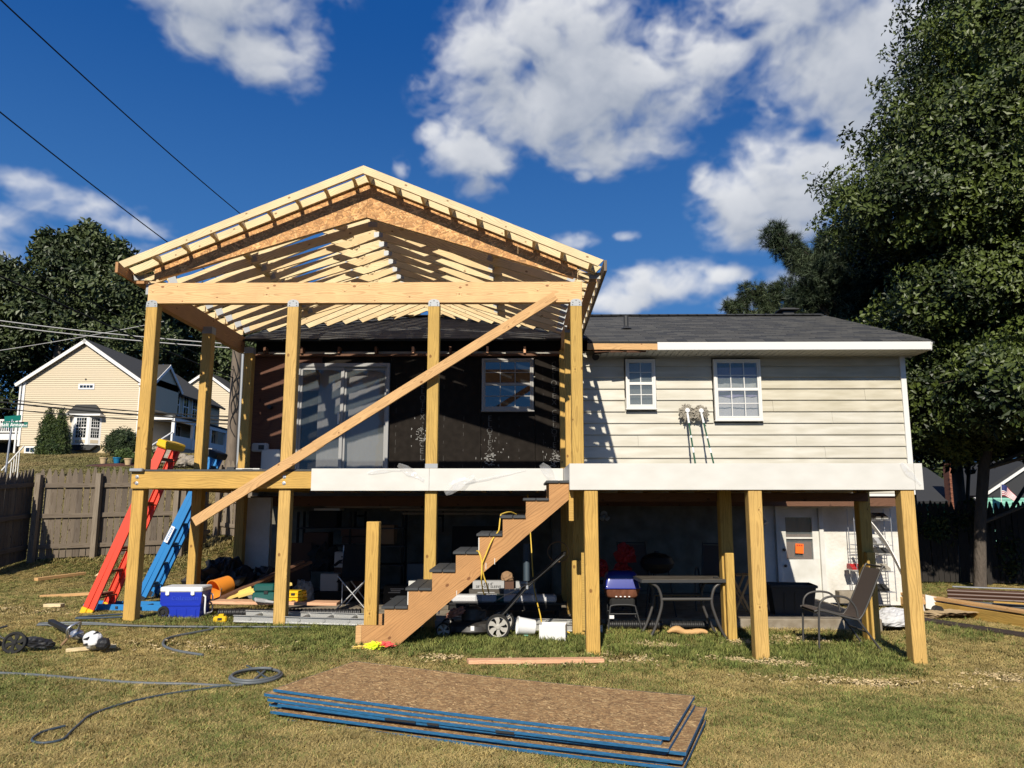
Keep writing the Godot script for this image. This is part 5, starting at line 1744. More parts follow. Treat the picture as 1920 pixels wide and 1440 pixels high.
	# scraps of new wood in the grass
	var scraps := [[-7.75, -13.3, 0.9, 0.05, 0.09, 1.2, "pale scrap board lying below the fence, left"], [-6.35, -11.35, 0.95, 0.04, 0.09, 0.32, "long pale board in the grass left of the orange ladder"], [-6.0, -10.2, 0.24, 0.04, 0.09, -0.1, "short yellow wood block in the grass left of the ladder foot"], [-7.3, -13.7, 0.35, 0.05, 0.06, 1.0, "split scrap standing in weeds under the fence"], [-5.02, -10.55, 0.22, 0.05, 0.09, 0.1, "yellow wood block between orange ladder and corner post"], [-4.75, -11.6, 0.8, 0.03, 0.2, 0.1, "flat grey brown board behind the corner post"], [-4.05, -7.55, 0.42, 0.03, 0.05, 0.45, "thin pointed offcut lying beside the string trimmer"]]
	for q in scraps:
		var o := thing("scrap_board", q[6], "board", Vector3(q[0], ground_height(q[0], q[1]) + 0.035, q[1]), q[5], "wood scraps in the grass")
		block("board", o, Vector3(q[2], q[3], q[4]), Vector3.ZERO, M.spruce if q[2] < 0.5 else M.brace_wood, 0.003, Vector3(0, 0, 0.03 + (0.6 if q[3] == 0.05 and q[2] < 0.4 and q[2] > 0.3 else 0.0)))


func carton(called: String, label: String, at: Vector3, size: Vector3, material: Material, turn := 0.0, group := "", words := "", word_mat: Material = null, flip := false) -> Node3D:  # at: middle of its base
	var o := thing(called, label, "box", at, turn, group)
	block("box", o, size, Vector3(0, size.y / 2, 0), material, 0.004)
	block("lid_flap", o, Vector3(size.x * 0.995, 0.004, size.z * 0.48), Vector3(0, size.y + 0.0022, size.z * 0.25), material, 0.0)
	block("lid_flap", o, Vector3(size.x * 0.995, 0.004, size.z * 0.48), Vector3(0, size.y + 0.0022, -size.z * 0.25), material, 0.0)
	if words != "":
		if words == "marks":
			for k in 3:
				var w: float = size.x * [0.5, 0.36, 0.44][k]
				block("print_bar", o, Vector3(w, size.y * 0.09, 0.001), Vector3(-size.x * 0.05 * k, size.y * (0.7 - 0.2 * k), size.z / 2 + 0.001), word_mat, 0.0)
			return o
		var lines := words.split("|")
		for k in lines.size():
			var bs := Basis(Vector3.BACK, PI) if flip else Basis.IDENTITY
			letters("print", o, lines[k], minf(size.y * 0.30, 0.05), word_mat, Transform3D(bs, Vector3(0, size.y * (0.5 + (0.5 * (lines.size() - 1) - k) * 0.36), size.z / 2 + 0.0015)), 0.0008, "Droid Sans", 700)
	return o


func make_store() -> void:
	# shelf rack and what is on it, in the shade under the porch
	var f := 0.12
	var sh := thing("shelf_rack", "dark metal shelf rack against the basement wall below the porch", "shelf", Vector3(-2.75, f, -12.85))
	for x in [-0.85, 0.0, 0.85]:
		for z in [-0.18, 0.18]:
			block("upright", sh, Vector3(0.035, 1.35, 0.035), Vector3(x, 0.675, z), M.black_matte)
	for y in [0.08, 0.50, 0.80, 1.08]:
		block("shelf", sh, Vector3(1.74, 0.022, 0.40), Vector3(0, y, 0), M.charcoal)
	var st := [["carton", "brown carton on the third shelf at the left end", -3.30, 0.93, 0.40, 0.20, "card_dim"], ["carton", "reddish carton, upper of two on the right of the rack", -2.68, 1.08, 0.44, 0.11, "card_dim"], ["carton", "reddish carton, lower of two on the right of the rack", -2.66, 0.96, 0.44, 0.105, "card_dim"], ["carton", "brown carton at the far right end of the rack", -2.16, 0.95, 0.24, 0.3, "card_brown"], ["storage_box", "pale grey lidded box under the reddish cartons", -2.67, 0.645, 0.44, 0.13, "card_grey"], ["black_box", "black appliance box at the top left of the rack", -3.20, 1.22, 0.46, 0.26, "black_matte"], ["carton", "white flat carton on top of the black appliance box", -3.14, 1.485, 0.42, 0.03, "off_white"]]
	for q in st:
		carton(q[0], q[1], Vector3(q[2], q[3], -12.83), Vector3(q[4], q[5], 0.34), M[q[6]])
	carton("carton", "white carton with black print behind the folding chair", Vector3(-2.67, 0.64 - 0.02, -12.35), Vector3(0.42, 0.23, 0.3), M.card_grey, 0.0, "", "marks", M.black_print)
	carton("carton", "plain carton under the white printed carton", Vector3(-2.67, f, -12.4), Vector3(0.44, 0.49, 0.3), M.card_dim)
	carton("storage_box", "clear grey storage box on the slab left of the folding chair", Vector3(-2.92, f + 0.16, -12.2), Vector3(0.27, 0.25, 0.25), M.card_grey)
	carton("storage_box", "narrow grey box right of the clear storage box", Vector3(-2.66, f + 0.16, -12.15), Vector3(0.12, 0.24, 0.2), M.table_top)
	carton("carton", "low black carton the clear storage box stands on", Vector3(-2.85, f, -12.2), Vector3(0.55, 0.155, 0.26), M.black_matte)
	whole("sack", lumpy(Vector3(0.17, 0.22, 0.15), 12, 0.3), M.card_grey, "pale sack slumped on the slab behind the second post", "bag", Transform3D(Basis.IDENTITY, Vector3(-3.30, f + 0.10, -12.0)))
	whole("sack", lumpy(Vector3(0.26, 0.30, 0.2), 15, 0.3), M.black_matte, "black bag hanging over the shelf front at the left", "bag", Transform3D(Basis.IDENTITY, Vector3(-3.1, 0.68, -12.5)))
	block("white_switch_box", sh, Vector3(0.06, 0.10, 0.04), Vector3(-0.42, 0.66, 0.19), M.off_white)
	for k in 2:
		carton("black_box", ["black boxed light fitting with white print, lower of two", "black boxed light fitting with white print, upper of two"][k], Vector3(-1.83, f + 0.135 * k, -11.9), Vector3(0.40, 0.13, 0.3), M.black_matte, 0.0, "black printed boxes", "marks", M.card_grey)
	carton("storage_box", "dark blue plastic tote on the slab behind the stair", Vector3(-1.55, f + 0.25, -12.4), Vector3(0.42, 0.30, 0.3), M.hose_blue)
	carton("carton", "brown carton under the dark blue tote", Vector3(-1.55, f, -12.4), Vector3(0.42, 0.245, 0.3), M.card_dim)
	carton("carton", "white carton behind the lower stair treads", Vector3(-1.42, 0.40, -11.2), Vector3(0.3, 0.12, 0.2), M.off_white)
	carton("carton", "tall dark carton the white carton stands on", Vector3(-1.42, f, -11.2), Vector3(0.32, 0.275, 0.24), M.black_matte)
	var lum := [[-3.15, -1.6, 1.545, "long pale board stored high on brackets, lowest left"], [-2.2, -0.9, 1.60, "short pale board stored high, uppermost"], [-2.1, 0.45, 1.50, "long board stored high behind the third post"], [-1.9, 0.40, 1.44, "wide board stored high under the long board"], [-2.9, -2.0, 1.58, "thin strip stored high above the shelf rack"]]
	for q in lum:
		var b := thing("stored_board", q[3], "board", Vector3.ZERO, 0.0, "boards stored under the ceiling")
		board("board", b, Vector3(q[0], q[2], -12.62), Vector3(q[1], q[2] - 0.01, -12.66), 0.034, 0.12, M.weathered_pale)
	for x in [-2.6, -1.3, 0.2]:
		var br := thing("wall_bracket", "dark bracket carrying the stored boards, at %s" % ["the left end", "the middle", "the right end"][[-2.6, -1.3, 0.2].find(x)], "bracket", Vector3(x, 1.40, -13.1), 0.0, "brackets for the stored boards")
		block("arm", br, Vector3(0.03, 0.03, 0.62), Vector3(0, 0, 0.28), M.black_matte)
		block("wall_plate", br, Vector3(0.03, 0.34, 0.62 * 0.05), Vector3(0, -0.1, -0.03), M.black_matte)
	# dark panels standing at the back
	whole("panel", box_mesh(Vector3(0.75, 1.1, 0.02)), M.black_matte, "dark panel standing against the wall behind the stair", "panel", Transform3D(Basis(Vector3.RIGHT, -0.08), Vector3(-0.75, f + 0.56, -12.9)))
	whole("panel", box_mesh(Vector3(0.55, 0.85, 0.02)), M.card_dim, "brown panel standing at the left of the shelf rack", "panel", Transform3D(Basis(Vector3.RIGHT, -0.05), Vector3(-3.62, f + 0.43, -12.6)))
	# folding camp chair
	var c := thing("camp_chair", "folding black camp chair with thin steel legs on the slab", "chair", Vector3(-2.40, f, -11.45))
	for q in [[-0.20, 0.26, 0.22, -0.22], [0.22, -0.20, 0.24, -0.22], [-0.16, 0.20, -0.20, 0.20], [0.18, -0.18, -0.22, 0.22]]:
		rod("leg", c, [Vector3(q[0], 0.0, q[2]), Vector3(q[1], 0.46, q[3] if absf(q[3]) > 0.3 else q[2] * 0.9)], 0.010, M.steel, 6)
	for x in [-0.22, 0.22]:
		rod("back_post", c, [Vector3(x, 0.0, -0.2), Vector3(x * 1.05, 0.86, -0.26)], 0.010, M.steel, 6)
		block("arm_rest", c, Vector3(0.05, 0.02, 0.40), Vector3(x * 1.15, 0.62, 0.0), M.black_matte, 0.008, Vector3(0.12, 0, 0))
	part("seat", cloth_sheet(0.44, 0.44, 21), M.black_matte, c, Transform3D(Basis(Vector3.RIGHT, -PI / 2 + 0.12), Vector3(0, 0.40, 0.0)))
	part("backrest", cloth_sheet(0.46, 0.48, 22), M.black_matte, c, Transform3D(Basis(Vector3.RIGHT, -0.2), Vector3(0, 0.64, -0.22)))
	# plastic folding table with wrapped foam and boxes under the stair
	var t := thing("folding_table", "dark folding table standing behind the lawn mower", "table", Vector3(-0.20, f - 0.02, -10.35))
	block("table_top", t, Vector3(1.50, 0.03, 0.72), Vector3(0, 0.245, 0), M.black_plastic, 0.01)
	block("apron", t, Vector3(1.42, 0.07, 0.03), Vector3(0, 0.20, 0.33), M.black_matte)
	for x in [-0.66, 0.66]:
		for z in [-0.3, 0.3]:
			block("leg", t, Vector3(0.03, 0.24, 0.03), Vector3(x, 0.115, z), M.black_matte)
	var roll := thing("foam_bundle", "long white wrapped foam bundle lying on the folding table", "bundle", Vector3(-0.21, 0.361, -10.10))
	block("foam", roll, Vector3(1.32, 0.085, 0.20), Vector3(0, 0.043, 0), M.foam, 0.03)
	block("tape_band", roll, Vector3(0.12, 0.088, 0.203), Vector3(-0.32, 0.043, 0), M.card_grey, 0.03)
	block("tape_band", roll, Vector3(0.13, 0.088, 0.203), Vector3(-0.05, 0.043, 0), M.teal, 0.03)
	carton("sleeve_box", "white box printed sleeve, upper left on the folding table", Vector3(-0.42, 0.49, -10.38), Vector3(0.41, 0.10, 0.13), M.card_grey, 0.0, "", "4\" x 4\"|38\" POST SLEEVE", M.black_print)
	carton("sleeve_box", "dark grey box, lower left on the folding table", Vector3(-0.45, 0.372, -10.38), Vector3(0.44, 0.112, 0.14), M.table_top, 0.0, "", "marks", M.card_grey)
	carton("sleeve_box", "white box printed upside down, lower right on the folding table", Vector3(-0.01, 0.372, -10.37), Vector3(0.42, 0.112, 0.14), M.card_grey, 0.0, "", "POST SLEEVE", M.black_print, true)
	carton("sleeve_box", "small white box, upper right on the folding table", Vector3(0.06, 0.49, -10.38), Vector3(0.25, 0.09, 0.13), M.card_grey, 0.0, "", "marks", M.card_brown)
	carton("sleeve_box", "small brown box between the two upper white boxes", Vector3(-0.15, 0.49, -10.40), Vector3(0.12, 0.09, 0.12), M.card_dim)
	whole("work_light", lumpy(Vector3(0.08, 0.08, 0.07), 31, 0.15), M.card_brown, "small orange work light dulled by painted shade on top of the sleeve boxes", "lamp", Transform3D(Basis.IDENTITY, Vector3(-0.18, 0.63, -10.42)))  # brown in place of orange: its shade is put into the colour
	rod("blue_post_wrap", t, [Vector3(0.28, 0.26, -0.33), Vector3(0.28, 0.95, -0.36)], 0.05, M.hose_blue, 4)
	var gun := thing("caulk_gun", "yellow and white caulking tube hanging by the folding table", "tool", Vector3(-1.02, 0.28, -9.95))
	rod("tube", gun, [Vector3(0, 0, 0), Vector3(0, 0.12, 0)], 0.025, M.white_plastic, 12)
	rod("nozzle", gun, [Vector3(0, 0, 0), Vector3(0, -0.06, 0)], [0.012, 0.004], M.white_plastic, 8)
	block("frame", gun, Vector3(0.07, 0.03, 0.05), Vector3(0, 0.13, 0), M.yellow, 0.006)


func spoked_wheel(r: float, w: float, spokes: int) -> Array:
	var t := Shape.new()
	t.lathe([Vector2(r * 0.80, -w / 2), Vector2(r * 0.95, -w / 2), Vector2(r, -w * 0.3), Vector2(r, w * 0.3), Vector2(r * 0.95, w / 2), Vector2(r * 0.80, w / 2), Vector2(r * 0.80, -w / 2)], 32, Transform3D(Basis(Vector3.RIGHT, PI / 2), Vector3.ZERO))
	var h := Shape.new()
	for k in spokes:
		var b := Basis(Vector3.BACK, TAU * k / spokes)
		h.prism(PackedVector2Array([Vector2(-0.10, 0.10), Vector2(0.10, 0.12), Vector2(0.30, 0.45), Vector2(0.30, 0.82), Vector2(-0.12, 0.82), Vector2(-0.02, 0.45)]), w * 0.5, Transform3D(b * Basis.from_scale(Vector3(r, r, 1)), Vector3.ZERO))
	h.lathe([Vector2(0, -w * 0.3), Vector2(r * 0.2, -w * 0.3), Vector2(r * 0.2, w * 0.42), Vector2(r * 0.12, w * 0.5), Vector2(0, w * 0.5)], 18, Transform3D(Basis(Vector3.RIGHT, PI / 2), Vector3.ZERO))
	h.lathe([Vector2(r * 0.74, -w * 0.3), Vector2(r * 0.82, -w * 0.35), Vector2(r * 0.82, w * 0.35), Vector2(r * 0.74, w * 0.3), Vector2(r * 0.74, -w * 0.3)], 28, Transform3D(Basis(Vector3.RIGHT, PI / 2), Vector3.ZERO))
	return [t.done(), h.done()]


func make_mower() -> void:
	var o := thing("lawn_mower", "dirty black push mower with grey spoked wheels beside the stair", "lawn mower", Vector3(-0.55, ground_height(-0.5, -8.9), -8.98))
	for q in [[0.30, 0.135, 0.21, 0.045, 6], [0.34, 0.135, -0.22, 0.045, 6], [-0.30, 0.085, 0.16, 0.04, 5], [-0.28, 0.085, -0.20, 0.04, 5]]:
		var m := spoked_wheel(q[1], q[3], q[4])
		var w := part("wheel", m[0], M.black_matte, o, Transform3D(Basis(Vector3.BACK, q[0]), Vector3(q[0], q[1], q[2])))
		part("rim", m[1], M.wheel_grey, w)
	var d := Shape.new()
	d.lathe([Vector2(0.27, 0.06), Vector2(0.285, 0.075), Vector2(0.27, 0.13), Vector2(0.20, 0.165), Vector2(0.12, 0.175), Vector2(0, 0.175)], 30, Transform3D.IDENTITY, Vector3(1.0, 1, 0.72))
	d.box(Vector3(0.30, 0.07, 0.34), Transform3D(Basis.IDENTITY, Vector3(0.22, 0.12, 0)), 0.02)
	part("mower_deck", d.done(), M.mower_deck, o)
	var e := Shape.new()
	e.lathe([Vector2(0.11, 0.17), Vector2(0.12, 0.19), Vector2(0.11, 0.30), Vector2(0.06, 0.33), Vector2(0, 0.33)], 20)
	e.box(Vector3(0.10, 0.09, 0.12), Transform3D(Basis.IDENTITY, Vector3(0.11, 0.24, 0.02)), 0.01)
	part("engine", e.done(), M.mower_deck, o)
	block("fuel_cap", o, Vector3(0.05, 0.03, 0.05), Vector3(-0.05, 0.345, 0.04), M.black_plastic, 0.01)
	block("warning_label", o, Vector3(0.04, 0.05, 0.003), Vector3(0.02, 0.115, 0.205), M.white_plastic, 0.0)
	for z in [0.19, -0.19]:
		rod("handle_bar", o, [Vector3(0.30, 0.20, z), Vector3(0.62, 0.55, z), Vector3(1.03, 0.90, z)], 0.011, M.black_plastic, 8)
		block("clamp", o, Vector3(0.03, 0.05, 0.03), Vector3(0.62, 0.555, z), M.steel, 0.006)
	rod("handle_grip", o, [Vector3(1.03, 0.90, 0.19), Vector3(1.05, 0.92, 0.0), Vector3(1.03, 0.90, -0.19)], 0.014, M.black_matte, 8)
	rod("control_cable", o, curve([Vector3(0.10, 0.24, 0.1), Vector3(0.30, 0.42, 0.2), Vector3(0.70, 0.63, 0.21), Vector3(0.96, 0.86, 0.2)]), 0.004, M.black_plastic, 5)
	var rag := whole("work_gloves", lumpy(Vector3(0.14, 0.05, 0.10), 41, 0.4, 3.0), M.skin_pink, "pale leather work gloves thrown on the mower engine", "gloves", Transform3D(Basis(Vector3.BACK, 0.35), Vector3(-0.72, 0.37, -8.95)))
	rag.name = "work_gloves"


func make_right_clutter() -> void:
	var b1 := Shape.new()
	b1.lathe([Vector2(0, 0), Vector2(0.095, 0), Vector2(0.105, 0.01), Vector2(0.125, 0.25), Vector2(0.132, 0.25), Vector2(0.132, 0.27), Vector2(0.118, 0.27), Vector2(0.098, 0.015), Vector2(0, 0.01)], 26)
	var bk := whole("bucket", b1.done(), M.white_plastic, "white plastic bucket lying on its side behind the big mower wheel", "bucket", Transform3D(Basis(Vector3.BACK, PI / 2 - 0.12) * Basis(Vector3.RIGHT, 0.15) * Basis.from_scale(Vector3.ONE * 0.76), Vector3(0.16, 0.215, -8.98)))
	part("label_sticker", box_mesh(Vector3(0.07, 0.06, 0.002), 0.0), M.mint, bk, Transform3D(Basis(Vector3.UP, -PI / 2 - 0.2) , Vector3(-0.118, 0.13, 0.02)))
	var tb := thing("plastic_bin", "white open plastic bin tipped toward the stair in the grass", "bin", on_ground(0.36, -8.92), -0.15)
	block("bottom", tb, Vector3(0.26, 0.006, 0.20), Vector3(0, 0.01, 0), M.white_plastic, 0.002)
	for q in [[0.0, 0.10, 0.29, 0.008], [0.0, -0.10, 0.29, 0.008]]:
		block("side", tb, Vector3(q[2], 0.17, q[3]), Vector3(q[0], 0.09, q[1]), M.white_plastic, 0.002, Vector3(0.08 * signf(q[1]), 0, 0))
	for x in [-0.135, 0.135]:
		block("side", tb, Vector3(0.008, 0.17, 0.20), Vector3(x, 0.09, 0), M.white_plastic, 0.002, Vector3(0, 0, -0.08 * signf(x)))
	# high visibility rag at the stair foot
	var hv := thing("safety_vest", "crumpled yellow and coral safety vest at the stair foot", "vest", on_ground(-1.46, -8.02, 0.03))
	part("cloth", lumpy(Vector3(0.11, 0.045, 0.08), 51, 0.5, 3.0), M.hivis, hv)
	part("trim", lumpy(Vector3(0.10, 0.03, 0.05), 52, 0.5, 3.0), M.coral, hv, Transform3D(Basis.IDENTITY, Vector3(0.09, 0.015, 0.0)))
	part("tape", lumpy(Vector3(0.12, 0.02, 0.03), 53, 0.5, 3.0), M.pale_yellow, hv, Transform3D(Basis(Vector3.UP, 0.4), Vector3(-0.10, 0.0, 0.03)))
	# cords
	var c1 := thing("power_cable", "yellow extension cord looped over the stair treads", "cord")
	rod("cord", c1, curve([Vector3(-0.05, 1.463, -8.75), Vector3(-0.12, 1.49, -8.6), Vector3(-0.20, 1.47, -8.45), Vector3(-0.215, 1.44, -8.35), Vector3(-0.23, 1.31, -8.33), Vector3(-0.24, 1.286, -8.27), Vector3(-0.30, 1.20, -8.165), Vector3(-0.36, 1.06, -8.16), Vector3(-0.40, 0.95, -8.165), Vector3(-0.38, 0.84, -8.18), Vector3(-0.355, 0.72, -8.4), Vector3(-0.40, 0.47, -10.02)], 0.03), 0.008, M.cord_yellow, 6)
	rod("cord", c1, curve([Vector3(-0.46, 1.09, -8.25), Vector3(-0.43, 1.08, -8.17), Vector3(-0.40, 0.97, -8.16), Vector3(-0.405, 0.80, -8.18), Vector3(-0.40, 0.62, -8.6), Vector3(-0.44, 0.47, -10.0)], 0.03), 0.008, M.cord_yellow, 6)
	var c2 := thing("power_cable", "yellow cord hanging from the deck down to the ladder end", "cord")
	rod("cord", c2, curve([Vector3(0.09, 1.7, -9.9), Vector3(0.13, 1.1, -9.9), Vector3(0.16, 0.6, -9.7), Vector3(0.22, 0.33, -9.2), Vector3(0.26, 0.17, -9.0), Vector3(0.36, 0.22, -9.1), Vector3(0.55, 0.15, -9.0)], 0.04), 0.008, M.cord_yellow, 6)
	var ring := []
	for k in 19:
		ring.append(Vector3(0.46 + 0.13 * cos(TAU * k / 16.0), 1.0 + 0.12 * sin(TAU * k / 16.0), -9.75 + 0.004 * k))
	whole("cable_coil", (func(): var s := Shape.new(); s.tube(curve(ring, 0.03), 0.006, 6); return s.done()).call(), M.card_brown, "brown cable coil hanging under the deck right of the stair", "cable")
	# blue tabletop grill on its stand
	var g := thing("grill", "blue lidded charcoal grill with rusty bowl on folding legs", "grill", Vector3(1.24, ground_height(1.2, -9.8), -9.85))
	var lid := Shape.new()
	var prof := PackedVector2Array()
	for k in 11:
		var a := PI * k / 10
		prof.append(Vector2(0.17 * cos(a) * (1.0 if absf(cos(a)) > 0.2 else 1.0), 0.175 * pow(sin(a), 0.55)))
	lid.prism(prof, 0.42, Transform3D(Basis(Vector3.UP, PI / 2), Vector3.ZERO))
	part("lid", round_lid(0.43, 0.20, 0.34), M.grill_blue, g, Transform3D(Basis.IDENTITY, Vector3(0, 0.505, 0)))
	part("bowl", round_lid(0.42, -0.13, 0.33), M.rust, g, Transform3D(Basis.IDENTITY, Vector3(0, 0.495, 0)))
	block("lid_rim", g, Vector3(0.45, 0.012, 0.36), Vector3(0, 0.502, 0), M.grill_blue, 0.004)
	for k in 4:
		block("vent_hole", g, Vector3(0.022, 0.012, 0.004), Vector3(-0.08 + k * 0.052, 0.405, 0.158), M.sign_white, 0.002)
	for z in [0.14, -0.14]:
		rod("leg", g, curve([Vector3(-0.18, 0.0, z), Vector3(-0.16, 0.24, z), Vector3(-0.12, 0.30, z), Vector3(0.12, 0.30, z), Vector3(0.16, 0.24, z), Vector3(0.22, 0.0, z)], 0.03), 0.010, M.charcoal, 8)
		rod("cross_bar", g, [Vector3(-0.165, 0.20, z), Vector3(0.165, 0.20, z)], 0.008, M.charcoal, 6)
	block("tag", g, Vector3(0.055, 0.04, 0.003), Vector3(-0.14, 0.165, 0.152), M.white_plastic, 0.0)
	block("bowl_stand", g, Vector3(0.30, 0.10, 0.26), Vector3(0, 0.33, 0), M.black_matte, 0.02)
	# patio table
	var t := thing("patio_table", "grey patio table with curved metal legs under the side deck", "table", Vector3(1.90, ground_height(1.9, -9.4), -9.42), 0.03)
	block("table_top", t, Vector3(1.02, 0.018, 0.52), Vector3(0, 0.665, 0), M.table_top, 0.004)
	for z in [0.262, -0.262]:
		block("edge_rail", t, Vector3(1.05, 0.034, 0.022), Vector3(0, 0.652, z), M.charcoal, 0.004)
	for x in [-0.52, 0.52]:
		block("edge_rail", t, Vector3(0.022, 0.034, 0.50), Vector3(x, 0.652, 0), M.charcoal, 0.004)
	for z in [0.23, -0.23]:
		for s in [-1.0, 1.0]:
			rod("leg", t, curve([Vector3(s * 0.42, 0.64, z), Vector3(s * 0.33, 0.58, z), Vector3(s * 0.29, 0.46, z), Vector3(s * 0.30, 0.34, z), Vector3(s * 0.38, 0.12, z), Vector3(s * 0.45, 0.0, z)], 0.04), 0.017, M.bronze, 8)
		rod("stretcher", t, [Vector3(-0.29, 0.45, z), Vector3(0.29, 0.45, z)], 0.018, M.bronze, 8)
	block("table_top", t, Vector3(0.05, 0.015, 0.03), Vector3(0.38, 0.682, 0.1), M.black_plastic, 0.004)
	# covered things behind the table
	var kt := Shape.new()
	kt.lathe([Vector2(0.0, 0.0), Vector2(0.13, 0.02), Vector2(0.20, 0.08), Vector2(0.225, 0.13), Vector2(0.23, 0.14), Vector2(0.225, 0.15), Vector2(0.19, 0.22), Vector2(0.12, 0.26), Vector2(0.03, 0.28), Vector2(0.03, 0.30), Vector2(0, 0.30)], 30)
	var ke := whole("kettle_grill", kt.done(), M.black_plastic, "round black kettle grill with a shiny band behind the patio table", "grill", Transform3D(Basis.IDENTITY, Vector3(1.82, 0.66, -10.6)))
	rod("band", ke, [Vector3(0.225, 0.135, 0), Vector3(0.225, 0.136, 0.001)], 0.01, M.steel, 6)
	for k in 3:
		var a := TAU * k / 3 + 0.4
		rod("leg", ke, [Vector3(0.15 * cos(a), 0.05, 0.15 * sin(a)), Vector3(0.24 * cos(a), -0.56, 0.24 * sin(a))], 0.011, M.black_plastic, 6)
	for q in [[1.42, 0.80, 0.14, 0.17, "red backpack piled above the blue grill, upper"], [1.36, 0.58, 0.13, 0.13, "red bag under the backpack behind the blue grill"], [1.10, 0.60, 0.09, 0.14, "narrow red can behind the left of the blue grill"]]:
		whole("red_bag", lumpy(Vector3(q[2], q[3], 0.12), int(q[0] * 100), 0.28, 2.0), M.red, q[4], "bag", Transform3D(Basis.IDENTITY, Vector3(q[0], q[1] + 0.08, -10.75)))
	var stand := thing("side_stand", "dark low stand that carries the red bags", "stand", Vector3(1.28, 0.12, -10.78))
	block("top", stand, Vector3(0.55, 0.03, 0.30), Vector3(0, 0.42, 0), M.black_matte)
	for x in [-0.25, 0.25]:
		for z in [-0.12, 0.12]:
			block("leg", stand, Vector3(0.03, 0.41, 0.03), Vector3(x, 0.205, z), M.black_matte)
	sling_chair(Vector3(1.68, 0.12, -11.65), PI / 2, "dark sling chair against the wall behind the red bags")
	sling_chair(Vector3(2.78, 0.12, -11.35), PI / 2 - 0.35, "dark sling chair turned sideways behind the table end")
	sling_chair(Vector3(3.60, ground_height(3.5, -8.95), -8.97), 0.0, "brown sling chair standing in the grass by the last posts")
	var wf := thing("folding_stool", "wooden folding stool with crossed legs behind the short post", "stool", Vector3(2.98, 0.12, -10.9))
	for z in [-0.14, 0.14]:
		board("leg", wf, Vector3(-0.12, 0.0, z), Vector3(0.12, 0.50, z), 0.03, 0.018, M.brace_wood, Vector3.RIGHT)
		board("leg", wf, Vector3(0.12, 0.0, z * 0.8), Vector3(-0.12, 0.50, z * 0.8), 0.03, 0.018, M.brace_wood, Vector3.RIGHT)
	for k in 4:
		board("slat", wf, Vector3(-0.13 + k * 0.085, 0.51, -0.17), Vector3(-0.13 + k * 0.085, 0.51, 0.17), 0.016, 0.06, M.brace_wood)
	var root := Shape.new()
	root.tube(curve([Vector3(0, 0, 0), Vector3(0.10, 0.035, 0.01), Vector3(0.22, 0.0, 0.0), Vector3(0.40, 0.015, 0.02), Vector3(0.46, 0.0, 0.02)], 0.03), [0.012, 0.045, 0.03, 0.035, 0.02], 8)
	whole("driftwood", root.done(), M.brace_wood, "bent pale tree root lying below the patio table", "wood", Transform3D(Basis.IDENTITY, on_ground(1.72, -9.45, 0.04)))
	# storage bin
	var sb := thing("storage_bin", "dark grey plastic storage bin with rim on the patio slab", "bin", Vector3(3.66, 0.12, -10.86), -0.12)
	var body := Shape.new()
	for k in 4:
		pass
	var lo := [Vector3(-0.24, 0, 0.18), Vector3(0.24, 0, 0.18), Vector3(0.24, 0, -0.18), Vector3(-0.24, 0, -0.18)]
	var hi := [Vector3(-0.29, 0.37, 0.22), Vector3(0.29, 0.37, 0.22), Vector3(0.29, 0.37, -0.22), Vector3(-0.29, 0.37, -0.22)]
	for k in 4:
		body.quad(lo[k], lo[(k + 1) % 4], hi[(k + 1) % 4], hi[k])
		body.quad(hi[k] * Vector3(0.96, 1, 0.96), hi[(k + 1) % 4] * Vector3(0.96, 1, 0.96), lo[(k + 1) % 4] * Vector3(0.95, 0, 0.95) + Vector3(0, 0.01, 0), lo[k] * Vector3(0.95, 0, 0.95) + Vector3(0, 0.01, 0))
	body.quad(lo[0] + Vector3(0, 0.01, 0), lo[1] + Vector3(0, 0.01, 0), lo[2] + Vector3(0, 0.01, 0), lo[3] + Vector3(0, 0.01, 0))
	part("body", body.done(), M.charcoal, sb)
	for z in [0.225, -0.225]:
		block("rim", sb, Vector3(0.62, 0.035, 0.03), Vector3(0, 0.375, z), M.charcoal, 0.008)
	for x in [-0.30, 0.30]:
		block("rim", sb, Vector3(0.03, 0.035, 0.42), Vector3(x, 0.375, 0), M.charcoal, 0.008)
	for x in [-0.12, 0.02, 0.16]:
		block("rib", sb, Vector3(0.02, 0.26, 0.012), Vector3(x, 0.17, 0.20), M.charcoal, 0.004, Vector3(0.11, 0, 0))
	# white sack on the ground and the white trim that leans on the last posts
	whole("white_sack", lumpy(Vector3(0.27, 0.15, 0.20), 61, 0.16, 1.6, 40, 24), M.foam, "bulging white sack lying in the grass behind the last post", "bag", Transform3D(Basis(Vector3.UP, 0.3), Vector3(4.90, 0.09, -10.55)))
	whole("white_sack", lumpy(Vector3(0.10, 0.06, 0.08), 62, 0.2), M.foam, "small white scrap of sack beside the bulging white sack", "bag", Transform3D(Basis.IDENTITY, Vector3(4.52, 0.03, -10.5)))
	var tr := thing("trim_strip", "long white trim strip leaning on the basement wall corner", "trim")
	var tp := curve([Vector3(5.66, 0.05, -11.55), Vector3(5.62, 0.55, -11.75), Vector3(5.52, 1.0, -11.98), Vector3(5.36, 1.36, -12.2)], 0.08)
	for k in tp.size() - 1:
		if tp[k].distance_to(tp[k + 1]) > 0.01:
			board("segment", tr, tp[k], tp[k + 1] + (tp[k + 1] - tp[k]).normalized() * 0.004, 0.012, 0.15, M.pvc, Vector3(1, 0.1, 0.3), 0, 0.0)
	# shoe rack
	var rk := thing("shoe_rack", "thin white wire shoe rack beside the basement door", "rack", Vector3(5.72, 0.05, -12.96))
	for x in [-0.30, 0.30]:
		for z in [-0.12, 0.12]:
			rod("upright", rk, [Vector3(x, 0, z), Vector3(x, 1.46, z)], 0.007, M.steel, 6)
